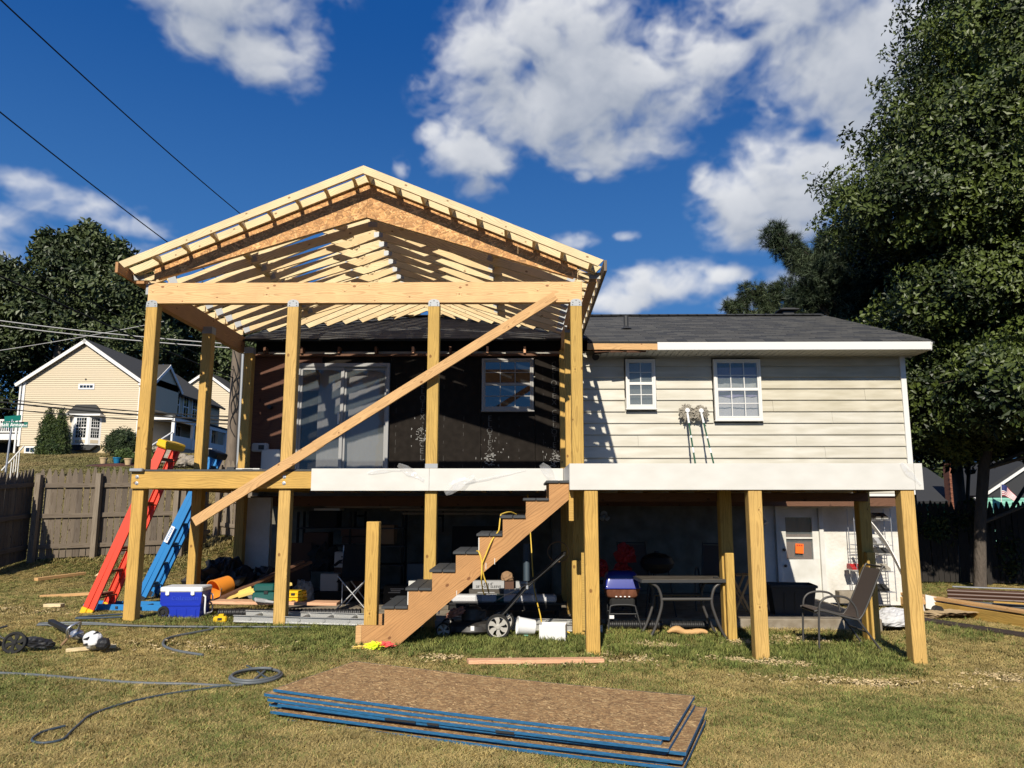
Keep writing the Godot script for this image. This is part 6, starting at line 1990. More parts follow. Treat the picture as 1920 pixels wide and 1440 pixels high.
	for y in [0.14, 0.46, 0.72, 0.88, 1.28]:
		for z in [-0.12, -0.04, 0.04, 0.12]:
			rod("shelf_wire", rk, [Vector3(-0.31, y, z), Vector3(0.31, y, z)], 0.005, M.steel, 5)
	var kinds := [[5.42, 0.525, "red", "bright red running shoe on the rack shelf", "shoes on the rack, red pair"], [5.86, 1.345, "table_top", "grey brown walking shoe on the top rack shelf", "shoes on the rack, top pair"], [5.84, 0.945, "card_grey", "black and white trainer on the fourth rack shelf", "shoes on the rack, fourth shelf"], [5.86, 0.785, "charcoal", "charcoal trainer on the middle rack shelf", "shoes on the rack, middle shelf"], [5.84, 0.525, "mop", "cream trainer on the rack shelf beside the red pair", "shoes on the rack, cream pair"], [5.80, 0.205, "black_plastic", "black trainer on the lowest rack shelf", "shoes on the rack, lowest shelf"]]
	for q in kinds:
		for s in [0, 1]:
			var sh := thing("shoe", "%s shoe of the pair: %s" % [["left", "right"][s], q[3]], "shoe", Vector3(q[0] + s * 0.105 - 0.05, q[1], -12.93), 0.12 * s, q[4])
			shoe(sh, M[q[2]], M.off_white if q[2] != "black_plastic" else M.charcoal)
	block("concrete_block", self, Vector3(0.36, 0.19, 0.18), Vector3(5.22, 0.13, -12.75), M.concrete, 0.008)
	tag(get_node("concrete_block"), "grey concrete block at the foot of the shoe rack", "block")
	for k in 2:
		var cb := block("split_log", self, Vector3(0.11, 0.13, 0.25), Vector3(5.98 + k * 0.12, 0.10 + k * 0.02, -12.35), M.brace_wood, 0.02, Vector3(0, 0.3, 0.3 * k))
		tag(cb, ["split firewood leaning on the wall corner, left piece", "split firewood leaning on the wall corner, right piece"][k], "firewood", "split firewood")


func shoe(o: Node, upper: Material, sole: Material) -> void:
	var s := Shape.new()
	s.prism(PackedVector2Array([Vector2(-0.10, 0.02), Vector2(0.12, 0.02), Vector2(0.125, 0.045), Vector2(0.07, 0.065), Vector2(0.01, 0.105), Vector2(-0.02, 0.10), Vector2(-0.085, 0.105), Vector2(-0.105, 0.06)]), 0.072, Transform3D(Basis(Vector3.UP, -PI / 2), Vector3.ZERO))
	part("upper", s.done(), upper, o)
	var b := Shape.new()
	b.prism(PackedVector2Array([Vector2(-0.11, 0.0), Vector2(0.12, 0.0), Vector2(0.132, 0.02), Vector2(-0.112, 0.024)]), 0.08, Transform3D(Basis(Vector3.UP, -PI / 2), Vector3.ZERO))
	part("sole", b.done(), sole, o)


func round_lid(w: float, h: float, d: float) -> ArrayMesh:  # a domed box; negative height makes the bowl
	var s := Shape.new()
	var n := 16
	var m := 12
	var at := func(i: int, j: int) -> Vector3:
		var u := -1.0 + 2.0 * i / n
		var v := -1.0 + 2.0 * j / m
		var k := pow(maxf(0.0, 1.0 - pow(absf(u), 5.0)), 0.28) * pow(maxf(0.0, 1.0 - pow(absf(v), 3.2)), 0.42)
		return Vector3(u * w / 2, h * k, -v * d / 2)
	var nn := func(i: int, j: int) -> Vector3:
		var a: Vector3 = at.call(mini(i + 1, n), j) - at.call(maxi(i - 1, 0), j)
		var b: Vector3 = at.call(i, mini(j + 1, m)) - at.call(i, maxi(j - 1, 0))
		return a.cross(b).normalized() * signf(h)
	for i in n:
		for j in m:
			var q := [[i, j], [i + 1, j], [i + 1, j + 1], [i, j + 1]]
			if h < 0:
				q.reverse()
			s.smooth_tri(at.call(q[0][0], q[0][1]), at.call(q[1][0], q[1][1]), at.call(q[2][0], q[2][1]), nn.call(q[0][0], q[0][1]), nn.call(q[1][0], q[1][1]), nn.call(q[2][0], q[2][1]))
			s.smooth_tri(at.call(q[0][0], q[0][1]), at.call(q[2][0], q[2][1]), at.call(q[3][0], q[3][1]), nn.call(q[0][0], q[0][1]), nn.call(q[2][0], q[2][1]), nn.call(q[3][0], q[3][1]))
	return s.done()


func sling_chair(at: Vector3, turn: float, label: String) -> Node3D:  # faces -x
	var o := thing("patio_chair", label, "chair", at, turn, "sling patio chairs")
	for z in [0.24, -0.24]:
		rod("front_leg", o, curve([Vector3(-0.38, 0.0, z), Vector3(-0.36, 0.38, z), Vector3(-0.33, 0.52, z), Vector3(-0.22, 0.575, z), Vector3(-0.05, 0.56, z), Vector3(0.04, 0.46, z), Vector3(0.06, 0.36, z)], 0.03), 0.012, M.bronze, 8)
		rod("rear_leg", o, curve([Vector3(0.30, -0.01, z), Vector3(0.18, 0.16, z), Vector3(0.06, 0.33, z)], 0.05), 0.012, M.bronze, 8)
		rod("side_rail", o, curve([Vector3(-0.40, 0.415, z * 0.88), Vector3(-0.30, 0.42, z * 0.88), Vector3(0.03, 0.335, z * 0.88), Vector3(0.11, 0.36, z * 0.88), Vector3(0.20, 0.52, z * 0.88), Vector3(0.36, 0.86, z * 0.88), Vector3(0.40, 0.885, z * 0.88)], 0.03), 0.012, M.bronze, 8)
	var s := Shape.new()
	var path := curve([Vector3(-0.39, 0.42, 0), Vector3(-0.30, 0.425, 0), Vector3(0.03, 0.335, 0), Vector3(0.11, 0.36, 0), Vector3(0.20, 0.52, 0), Vector3(0.36, 0.86, 0)], 0.03)
	for k in path.size() - 1:
		var w := Vector3(0, 0, 0.215)
		var d: Vector3 = (path[k + 1] - path[k]).normalized()
		var up := Vector3(-d.y, d.x, 0) * 0.004
		s.quad(path[k] + w + up, path[k + 1] + w + up, path[k + 1] - w + up, path[k] - w + up)
		s.quad(path[k] - w - up, path[k + 1] - w - up, path[k + 1] + w - up, path[k] + w - up)
	part("sling", s.done(), M.mesh_brown, o)
	rod("cross_rail", o, [Vector3(-0.37, 0.40, 0.24), Vector3(-0.37, 0.40, -0.24)], 0.010, M.bronze, 6)
	rod("cross_rail", o, [Vector3(0.15, 0.2, 0.24), Vector3(0.15, 0.2, -0.24)], 0.010, M.bronze, 6)
	rod("cross_rail", o, [Vector3(0.395, 0.885, 0.21), Vector3(0.395, 0.885, -0.21)], 0.012, M.bronze, 6)
	return o


func make_mops() -> void:
	for k in 2:
		var head := [Vector3(2.675, 3.06, -12.36), Vector3(2.895, 3.055, -12.36)][k] as Vector3
		var foot := [Vector3(2.66, 2.0, -11.75), Vector3(2.94, 2.0, -11.70)][k] as Vector3
		var o := thing("mop", ["string mop leaning on the siding, left of two", "string mop leaning on the siding, right of two, by the large window"][k], "mop", Vector3.ZERO, 0.0, "mops on the siding")
		var u := (head - foot).normalized()
		rod("pole", o, [foot, head - u * 0.22], 0.013, M.green_pole, 8)
		rod("neck", o, [head - u * 0.24, head - u * 0.02], 0.018, M.white_plastic, 10)
		for f in [0.12, 0.40]:
			rod("collar", o, [foot + u * (f + 0.30), foot + u * (f + 0.42 - f * 0.2)], 0.016, M.white_plastic, 8)
		var r := Shape.new()
		r.lathe([Vector2(0.0, -0.012), Vector2(0.034, -0.012), Vector2(0.040, 0.0), Vector2(0.034, 0.012), Vector2(0.0, 0.014)], 18, Transform3D(Basis(Vector3.RIGHT, PI / 2), Vector3.ZERO))
		part("clamp_ring", r.done(), M.white_plastic, o, Transform3D(Basis.IDENTITY, head + Vector3(0, 0.01, 0.03)))
		var st := Shape.new()
		for j in 90:
			var a := rng.randf() * TAU
			var l := rng.randf_range(0.09, 0.135)
			var d := Vector3(cos(a), sin(a), 0)
			st.tube([head + d * 0.03 + Vector3(0, 0, rng.randf_range(-0.03, 0.01)), head + d * l * 0.7 + Vector3(rng.randfn(0, 0.012), rng.randfn(0, 0.012) + 0.01, rng.randf_range(-0.04, 0.02)), head + d * l + Vector3(rng.randfn(0, 0.015), rng.randfn(0, 0.012) - 0.025, rng.randf_range(-0.06, 0.0))], 0.009, 5)
		joined(part("mop_strings", st.done(), M.mop, o))


func make_foreground() -> void:
	# stacked sheets with blue painted edges
	var fl := Vector3(-1.643, 0, -5.508)
	var fr := Vector3(0.889, 0, -4.579)
	var turn := -atan2(fr.z - fl.z, fr.x - fl.x)
	var size := Vector3(2.70, 0.0165, 1.03)
	var mid := (Vector3(-1.363, 0, -6.49) + fr) / 2
	var base := ground_height(mid.x, mid.z) + 0.012
	var offs := [[0.05, 0.035, 0.004], [-0.03, 0.0, -0.012], [0.045, 0.05, 0.006], [-0.05, -0.02, 0.0], [0.06, 0.03, 0.010], [-0.02, 0.045, -0.006], [-0.075, 0.005, 0.004], [-0.03, -0.03, 0.0]]
	for k in 8:
		var names := ["bottom sheet", "second sheet from the bottom", "third sheet from the bottom", "fourth sheet from the bottom", "fourth sheet from the top", "third sheet from the top", "second sheet from the top", "top sheet"]
		var o := thing("strand_board_sheet", "%s of the blue edged strand board stack on the lawn" % names[k], "board", Vector3(mid.x, base + 0.0195 * k, mid.z), turn + offs[k][2], "strand board stack")
		o.translate_object_local(Vector3(offs[k][0], 0, offs[k][1]))
		part("panel", bowed_sheet(size, 0.018 + 0.004 * k, k), M.osb_sheet, o)
		for s in [-1.0, 1.0]:
			part("painted_edge", bowed_edge(size, 0.018 + 0.004 * k, s, k), M.blue_edge, o)
			block("painted_end", o, Vector3(0.003, size.y, size.z - 0.01), Vector3(s * (size.x / 2 + 0.001), size.y / 2 + (0.018 + 0.004 * k if s < 0 else 0.0), 0), M.blue_edge, 0.0)
		if k in [3, 5]:
			for q in [[-0.33, 0.22], [0.38, 0.12], [-0.1, 0.08]]:
				block("ink_smudge", o, Vector3(q[1], size.y * 0.8, 0.001), Vector3(q[0], size.y * 0.52 + 0.0, size.z / 2 + 0.0035), M.black_print, 0.0)
	var lb := thing("loose_board", "reddish board lying alone in the grass behind the sheet stack", "board")
	board("board", lb, on_ground(-0.49, -7.42, 0.035), on_ground(0.78, -7.72, 0.035), 0.036, 0.115, M.pink_wood)
	# hoses
	var hs := thing("garden_hose", "grey hose running along the porch front and curling into the lawn", "hose")
	var p := []
	for q in [[-4.95, -8.70], [-5.35, -8.84], [-4.9, -8.98], [-4.36, -8.90], [-3.9, -8.93], [-3.55, -8.98], [-3.42, -8.86], [-3.50, -8.62], [-3.62, -8.25], [-3.52, -7.88], [-3.28, -7.62], [-2.95, -7.45]]:
		p.append(on_ground(q[0], q[1], 0.024))
	rod("hose", hs, curve(p, 0.06), 0.0135, M.hose_grey, 8)
	p = []
	for q in [[-5.3, -8.72], [-4.8, -8.86], [-4.4, -8.86], [-3.7, -8.92], [-3.2, -9.02], [-2.4, -9.12]]:
		p.append(on_ground(q[0], q[1], 0.03))
	var h2 := thing("cable", "thin pale cable lying along the porch front in the grass", "cable")
	rod("cable", h2, curve(p, 0.08), 0.009, M.hose_grey, 6)
	p = []
	for q in [[-4.6, -9.35], [-4.85, -9.2], [-5.1, -9.12], [-5.0, -9.3], [-4.7, -9.55], [-4.5, -9.45]]:
		p.append(on_ground(q[0], q[1], 0.05))
	var h3 := thing("cable", "blue cable loop in the grass at the corner post", "cable")
	rod("cable", h3, curve(p, 0.05), 0.012, M.hose_blue, 6)
	var h4 := thing("garden_hose", "long grey hose ending in a coil beside the sheet stack", "hose")
	p = []
	for q in [[-4.9, -6.52], [-4.01, -6.46], [-3.5, -6.36], [-3.03, -6.28], [-2.6, -6.30], [-2.18, -6.33]]:
		p.append(on_ground(q[0], q[1], 0.018))
	for k in 34:
		var a := -PI / 2 + TAU * k / 16.0
		p.append(on_ground(-2.17 + 0.20 * cos(a) * (1.0 - 0.004 * k), -6.60 + 0.28 * sin(a) * (1.0 - 0.006 * k), 0.024 + 0.0008 * k))
	rod("hose", h4, curve(p, 0.05), 0.012, M.hose_grey, 8)
	p = []
	for q in [[-2.40, -7.05], [-2.25, -6.85], [-2.1, -6.62], [-2.0, -6.5], [-2.15, -6.36], [-2.36, -6.2], [-2.58, -5.96], [-2.72, -5.72], [-2.80, -5.48], [-2.82, -5.3], [-2.78, -5.12], [-2.74, -4.95], [-2.70, -4.80], [-2.76, -4.72], [-2.86, -4.76], [-2.90, -4.92], [-2.84, -5.06]]:
		p.append(on_ground(q[0], q[1], 0.022))
	var h5 := thing("cable", "dark blue cable wandering from the hose coil to the lawn corner", "cable")
	rod("cable", h5, curve(p, 0.05), 0.0075, M.hose_blue, 6)
	# string trimmer
	var t := thing("string_trimmer", "black string trimmer with white motor housing lying on the lawn", "trimmer")
	var a := on_ground(-5.05, -8.55, 0.10)
	var e := on_ground(-4.02, -7.50, 0.10)
	var u := (e - a).normalized()
	board("shaft_guard", t, a, a.lerp(e, 0.62), 0.05, 0.055, M.black_plastic, Vector3.UP, 0, 0.008)
	rod("shaft", t, [a.lerp(e, 0.4), e], 0.016, M.black_plastic, 8)
	part("motor_housing", lumpy(Vector3(0.115, 0.08, 0.08), 71, 0.10, 1.2, 26, 16, false), M.white_plastic, t, Transform3D(Basis(Vector3.UP, -0.7), e + Vector3(0, 0.02, 0)))
	for k in [-1, 1]:
		block("vent_panel", t, Vector3(0.09, 0.02, 0.12), e + Vector3(0.0, 0.035 + 0.025 * k, 0.03), M.black_plastic, 0.01, Vector3(0.5, -0.7, 0.2))
	part("air_cover", lumpy(Vector3(0.075, 0.06, 0.06), 72, 0.1, 1.2, 20, 12, false), M.black_plastic, t, Transform3D(Basis(Vector3.UP, -0.7), e + Vector3(0.13, -0.01, 0.05)))
	rod("loop_handle", t, curve([a.lerp(e, 0.66) + Vector3(0, 0.0, 0.02), a.lerp(e, 0.66) + Vector3(0.06, 0.12, 0.06), a.lerp(e, 0.66) + Vector3(0.0, 0.08, 0.16), a.lerp(e, 0.66) + Vector3(-0.04, -0.02, 0.08)], 0.03), 0.012, M.steel, 8)
	part("handle_joint", lumpy(Vector3(0.07, 0.05, 0.05), 73, 0.1, 1.2, 18, 10, false), M.steel, t, Transform3D(Basis.IDENTITY, a.lerp(e, 0.66)))
	rod("kick_stand", t, [a.lerp(e, 0.62) + Vector3(0, 0.02, 0.02), a.lerp(e, 0.62) + Vector3(-0.04, -0.09, 0.16)], 0.012, M.card_brown, 6)
	# edger
	var g := thing("lawn_edger", "black wheeled garden tool lying at the left edge of the lawn", "garden tool", on_ground(-4.66, -7.36, 0.02), 0.3)
	g.scale = Vector3.ONE * 0.8
	var m := spoked_wheel(0.125, 0.05, 6)
	var w := part("wheel", m[0], M.black_matte, g, Transform3D(Basis(Vector3.RIGHT, -0.35), Vector3(0, 0.10, 0.02)))
	part("rim", m[1], M.black_matte, w)
	part("body", lumpy(Vector3(0.18, 0.07, 0.10), 75, 0.25, 2.0, 26, 14), M.black_plastic, g, Transform3D(Basis(Vector3.BACK, -0.15), Vector3(0.22, 0.07, -0.06)))
	part("guard", lumpy(Vector3(0.11, 0.05, 0.08), 76, 0.2, 2.0, 22, 12), M.charcoal, g, Transform3D(Basis.IDENTITY, Vector3(0.14, 0.10, -0.08)))
	rod("bar", g, curve([Vector3(-0.02, 0.11, -0.04), Vector3(-0.16, 0.16, -0.05), Vector3(-0.22, 0.24, -0.10), Vector3(-0.14, 0.27, -0.16)], 0.03), 0.012, M.charcoal, 8)
	part("clamp", lumpy(Vector3(0.05, 0.05, 0.05), 77, 0.2, 2.0, 16, 10), M.black_plastic, g, Transform3D(Basis.IDENTITY, Vector3(-0.18, 0.09, 0.0)))
	# on the porch floor
	var lv := thing("trim_offcut", "white trim offcut with printed label lying on the porch floor", "trim", Vector3(-3.42, 1.992, -9.75))
	block("strip", lv, Vector3(0.30, 0.03, 0.10), Vector3(0, 0.016, 0), M.pvc, 0.004)
	block("label_print", lv, Vector3(0.13, 0.012, 0.001), Vector3(0.0, 0.017, 0.0507), M.black_print, 0.0)
	block("screw_box", self, Vector3(0.10, 0.05, 0.08), Vector3(-3.66, 2.016, -9.80), M.charcoal, 0.006)
	tag(get_node("screw_box"), "small dark screw box left of the white trim offcut", "box")


func bowed_sheet(size: Vector3, bow: float, k: int) -> ArrayMesh:  # lifts towards its left end
	var s := Shape.new()
	var n := 12
	var o := Vector2(k * 0.37, k * 0.61)
	for i in n:
		var x0 := -size.x / 2 + size.x * i / n
		var x1 := -size.x / 2 + size.x * (i + 1) / n
		var y0 := bow * pow(clampf(-x0 / size.x + 0.5, 0.0, 1.0), 2.0)
		var y1 := bow * pow(clampf(-x1 / size.x + 0.5, 0.0, 1.0), 2.0)
		var z := size.z / 2
		var t := size.y
		s.quad(Vector3(x0, y0 + t, z), Vector3(x1, y1 + t, z), Vector3(x1, y1 + t, -z), Vector3(x0, y0 + t, -z), o + Vector2(x0, z), o + Vector2(x1, z), o + Vector2(x1, -z), o + Vector2(x0, -z))
		s.quad(Vector3(x0, y0, -z), Vector3(x1, y1, -z), Vector3(x1, y1, z), Vector3(x0, y0, z))
		s.quad(Vector3(x0, y0, z), Vector3(x1, y1, z), Vector3(x1, y1 + t, z), Vector3(x0, y0 + t, z))
		s.quad(Vector3(x1, y1, -z), Vector3(x0, y0, -z), Vector3(x0, y0 + t, -z), Vector3(x1, y1 + t, -z))
	return s.done()


func bowed_edge(size: Vector3, bow: float, side: float, k: int) -> ArrayMesh:
	var s := Shape.new()
	var n := 12
	for i in n:
		var x0 := -size.x / 2 + size.x * i / n
		var x1 := -size.x / 2 + size.x * (i + 1) / n
		var y0 := bow * pow(clampf(-x0 / size.x + 0.5, 0.0, 1.0), 2.0)
		var y1 := bow * pow(clampf(-x1 / size.x + 0.5, 0.0, 1.0), 2.0)
		var z := side * (size.z / 2 + 0.002)
		var t := size.y + 0.0006
		var c := [Vector3(x0, y0, z), Vector3(x1, y1, z), Vector3(x1, y1 + t, z), Vector3(x0, y0 + t, z)]
		if side < 0:
			c.reverse()
		s.quad(c[0], c[1], c[2], c[3], Vector2(x0 + k, 0), Vector2(x1 + k, 0), Vector2(x1 + k, t), Vector2(x0 + k, t))
		var b := Vector3(0, 0, side * 0.0035)
		var d := [c[3], c[2], c[2] - b, c[3] - b]
		if side > 0:
			s.quad(d[0], d[1], d[2], d[3])
		else:
			s.quad(c[1], c[0], c[0] - b, c[1] - b)
	return s.done()


# ---------------------------------------------------------------- neighbours, fences, poles, trees
func fence_run(called: String, label: String, a: Vector2, b: Vector2, high: float, mats: Array, posts: Array, rails := true, lean := 0.0) -> Node3D:  # a, b: x, z of its ends; rails on the side facing +z or +x
	var o := thing(called, label, "fence", Vector3(a.x, 0, a.y))
	var d := Vector3(b.x - a.x, 0, b.y - a.y)
	var u := d.normalized()
	var face := u.cross(Vector3.UP).normalized()
	if face.z + face.x * 0.3 < 0:
		face = -face
	var n := int(d.length() / 0.112)
	for k in n:
		var p := u * (0.056 + 0.112 * k)
		var g := ground_height(a.x + p.x, a.y + p.z) + 0.04
		var h := high + rng.randf_range(-0.025, 0.02)
		var key := "picket %d" % (k % 4)
		if not boxes.has(key):
			var s := Shape.new()
			var w := 0.049 + 0.002 * (k % 3)
			s.prism(PackedVector2Array([Vector2(-w, 0), Vector2(w, 0), Vector2(w, high - 0.16), Vector2(w * 0.75, high - 0.10), Vector2(w * 0.25, high), Vector2(-w * 0.25, high), Vector2(-w * 0.75, high - 0.10), Vector2(-w, high - 0.16)]), 0.018, Transform3D.IDENTITY, Vector2(0.3 * k, 0.1 * k))
			# turn the grain upright
			for q in s.t.size():
				s.t[q] = Vector2(s.t[q].y, s.t[q].x)
			boxes[key] = s.done()
		var bs := Basis(u, Vector3.UP, u.cross(Vector3.UP)) * Basis(Vector3.BACK, rng.randfn(0, 0.008 + lean)) * Basis.from_scale(Vector3(1, h / high, 1))
		part("picket", boxes[key], mats[rng.randi() % mats.size()], o, Transform3D(bs, p + Vector3(0, g, 0) + face * rng.randf_range(-0.003, 0.003)))
	if rails:
		for f in [0.16, 0.50, 0.84]:
			for k in maxi(1, int(d.length() / 2.4)):
				var m: float = maxi(1, int(d.length() / 2.4))
				var p0: Vector3 = d * (k / m)
				var p1: Vector3 = d * ((k + 1) / m)
				var g0: float = ground_height(a.x + p0.x, a.y + p0.z) + high * f
				var g1: float = ground_height(a.x + p1.x, a.y + p1.z) + high * f
				board("rail", o, p0 + Vector3(0, g0, 0) + face * 0.03, p1 + Vector3(0, g1, 0) + face * 0.03, 0.085, 0.036, mats[0])
	for f in posts:
		var p: Vector3 = d * f + face * 0.095
		var g := ground_height(a.x + p.x, a.y + p.z)
		board("post", o, p + Vector3(0, g - 0.1, 0), p + Vector3(0.0 if f > 0.1 else 0.02, g + high - 0.06, 0), 0.10, 0.10, mats[1], Vector3.BACK)
	return o


func make_fences() -> void:
	fence_run("picket_fence", "sunlit grey picket fence running left of the porch", Vector2(-9.25, -14.85), Vector2(-7.05, -15.95), 1.70, [M.weathered, M.weathered_pale, M.weathered, M.weathered_dark], [0.0, 0.42, 1.0])
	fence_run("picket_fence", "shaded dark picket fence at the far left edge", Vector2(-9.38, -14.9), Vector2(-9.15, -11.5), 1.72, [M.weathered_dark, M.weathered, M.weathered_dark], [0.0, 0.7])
	fence_run("picket_fence", "shaded gate leaf standing open behind the orange ladder", Vector2(-6.98, -15.9), Vector2(-6.86, -17.2), 1.66, [M.weathered_dark, M.weathered], [0.0])
	fence_run("picket_fence", "grey picket fence seen between the left porch posts", Vector2(-6.95, -17.9), Vector2(-4.6, -18.4), 1.68, [M.weathered_pale, M.weathered, M.weathered_pale], [0.0, 0.9])
	fence_run("picket_fence", "dark picket fence in tree shade at the right", Vector2(6.6, -17.3), Vector2(16.0, -16.4), 1.55, [M.shade_dark_fence, M.shade_dark_fence, M.shade_dark_fence], [0.1, 0.35, 0.6, 0.85], false)


func lapped_wall(o: Node, outline: PackedVector2Array, step: float, material: Material, xf: Transform3D) -> void:  # far siding: one joined sheet of lapped courses within an outline
	var lo := INF
	var hi := -INF
	for p in outline:
		lo = minf(lo, p.y)
		hi = maxf(hi, p.y)
	var s := Shape.new()
	var y := lo
	while y < hi - 0.01:
		var y1 := minf(y + step, hi)
		var xs := []
		for yy in [y + 0.0005, y1 - 0.0005]:
			var hit := []
			for k in outline.size():
				var a := outline[k]
				var b := outline[(k + 1) % outline.size()]
				if (a.y > yy) != (b.y > yy):
					hit.append(a.x + (b.x - a.x) * (yy - a.y) / (b.y - a.y))
			hit.sort()
			xs.append(hit)
		if xs[0].size() == 2 and xs[1].size() == 2:
			var a := Vector3(xs[0][0], y, 0.03)
			var b := Vector3(xs[0][1], y, 0.03)
			var c := Vector3(xs[1][1], y1, 0.0)
			var d := Vector3(xs[1][0], y1, 0.0)
			s.quad(xf * a, xf * b, xf * c, xf * d)
			s.quad(xf * (a - Vector3(0, 0, 0.03)), xf * (b - Vector3(0, 0, 0.03)), xf * b, xf * a)
		y = y1
	joined(part("siding", s.done(), material, o))


func far_window(o: Node, xf: Transform3D, w: float, h: float, cols: int, rows: int, shutters := false) -> void:  # local z points out of the wall
	var f := Shape.new()
	for k in [-1, 1]:
		f.box(Vector3(0.10, h + 0.2, 0.06), Transform3D(Basis.IDENTITY, Vector3(k * (w / 2 + 0.05), 0, 0)))
		f.box(Vector3(w, 0.10, 0.06), Transform3D(Basis.IDENTITY, Vector3(0, k * (h / 2 + 0.05), 0)))
	var win := part("window", f.done(), M.trim, o, xf)
	part("pane", box_mesh(Vector3(w, h, 0.02), 0.0), M.dark_glass, win)
	for k in range(1, cols):
		part("muntin", box_mesh(Vector3(0.03, h, 0.02), 0.0), M.trim, win, Transform3D(Basis.IDENTITY, Vector3(-w / 2 + w * k / cols, 0, 0.015)))
	for k in range(1, rows):
		part("muntin", box_mesh(Vector3(w, 0.03 if k * 2 != rows else 0.07, 0.02), 0.0), M.trim, win, Transform3D(Basis.IDENTITY, Vector3(0, -h / 2 + h * k / rows, 0.018)))
	if shutters:
		for k in [-1, 1]:
			part("shutter", box_mesh(Vector3(0.32, h + 0.1, 0.04), 0.0), M.hose_blue, win, Transform3D(Basis.IDENTITY, Vector3(k * (w / 2 + 0.28), 0, 0)))


func roof_pair(o: Node, x0: float, x1: float, apex: Vector2, eave_y: float, z0: float, z1: float, material: Material) -> void:
	for s in [0, 1]:
		var a := Vector3(x0 if s == 0 else x1, eave_y, 0)
		var b := Vector3(apex.x, apex.y, 0)
		var d := b - a
		var m := (a + b) / 2
		part("roof", box_mesh(Vector3(d.length() + 0.12, 0.12, absf(z1 - z0)), 0.0), material, o, Transform3D(Basis(d.normalized(), Vector3(-d.y, d.x, 0).normalized() * (1.0 if s == 0 else -1.0), Vector3(0, 0, 1) * (1.0 if s == 0 else -1.0)), Vector3(m.x, m.y + 0.06, (z0 + z1) / 2)))
		for z in [z0]:
			part("rake_trim", box_mesh(Vector3(d.length() + 0.2, 0.20, 0.06), 0.0), M.trim, o, Transform3D(Basis(d.normalized(), Vector3(-d.y, d.x, 0).normalized() * (1.0 if s == 0 else -1.0), Vector3(0, 0, 1) * (1.0 if s == 0 else -1.0)), Vector3(m.x, m.y - 0.02, z + 0.08)))


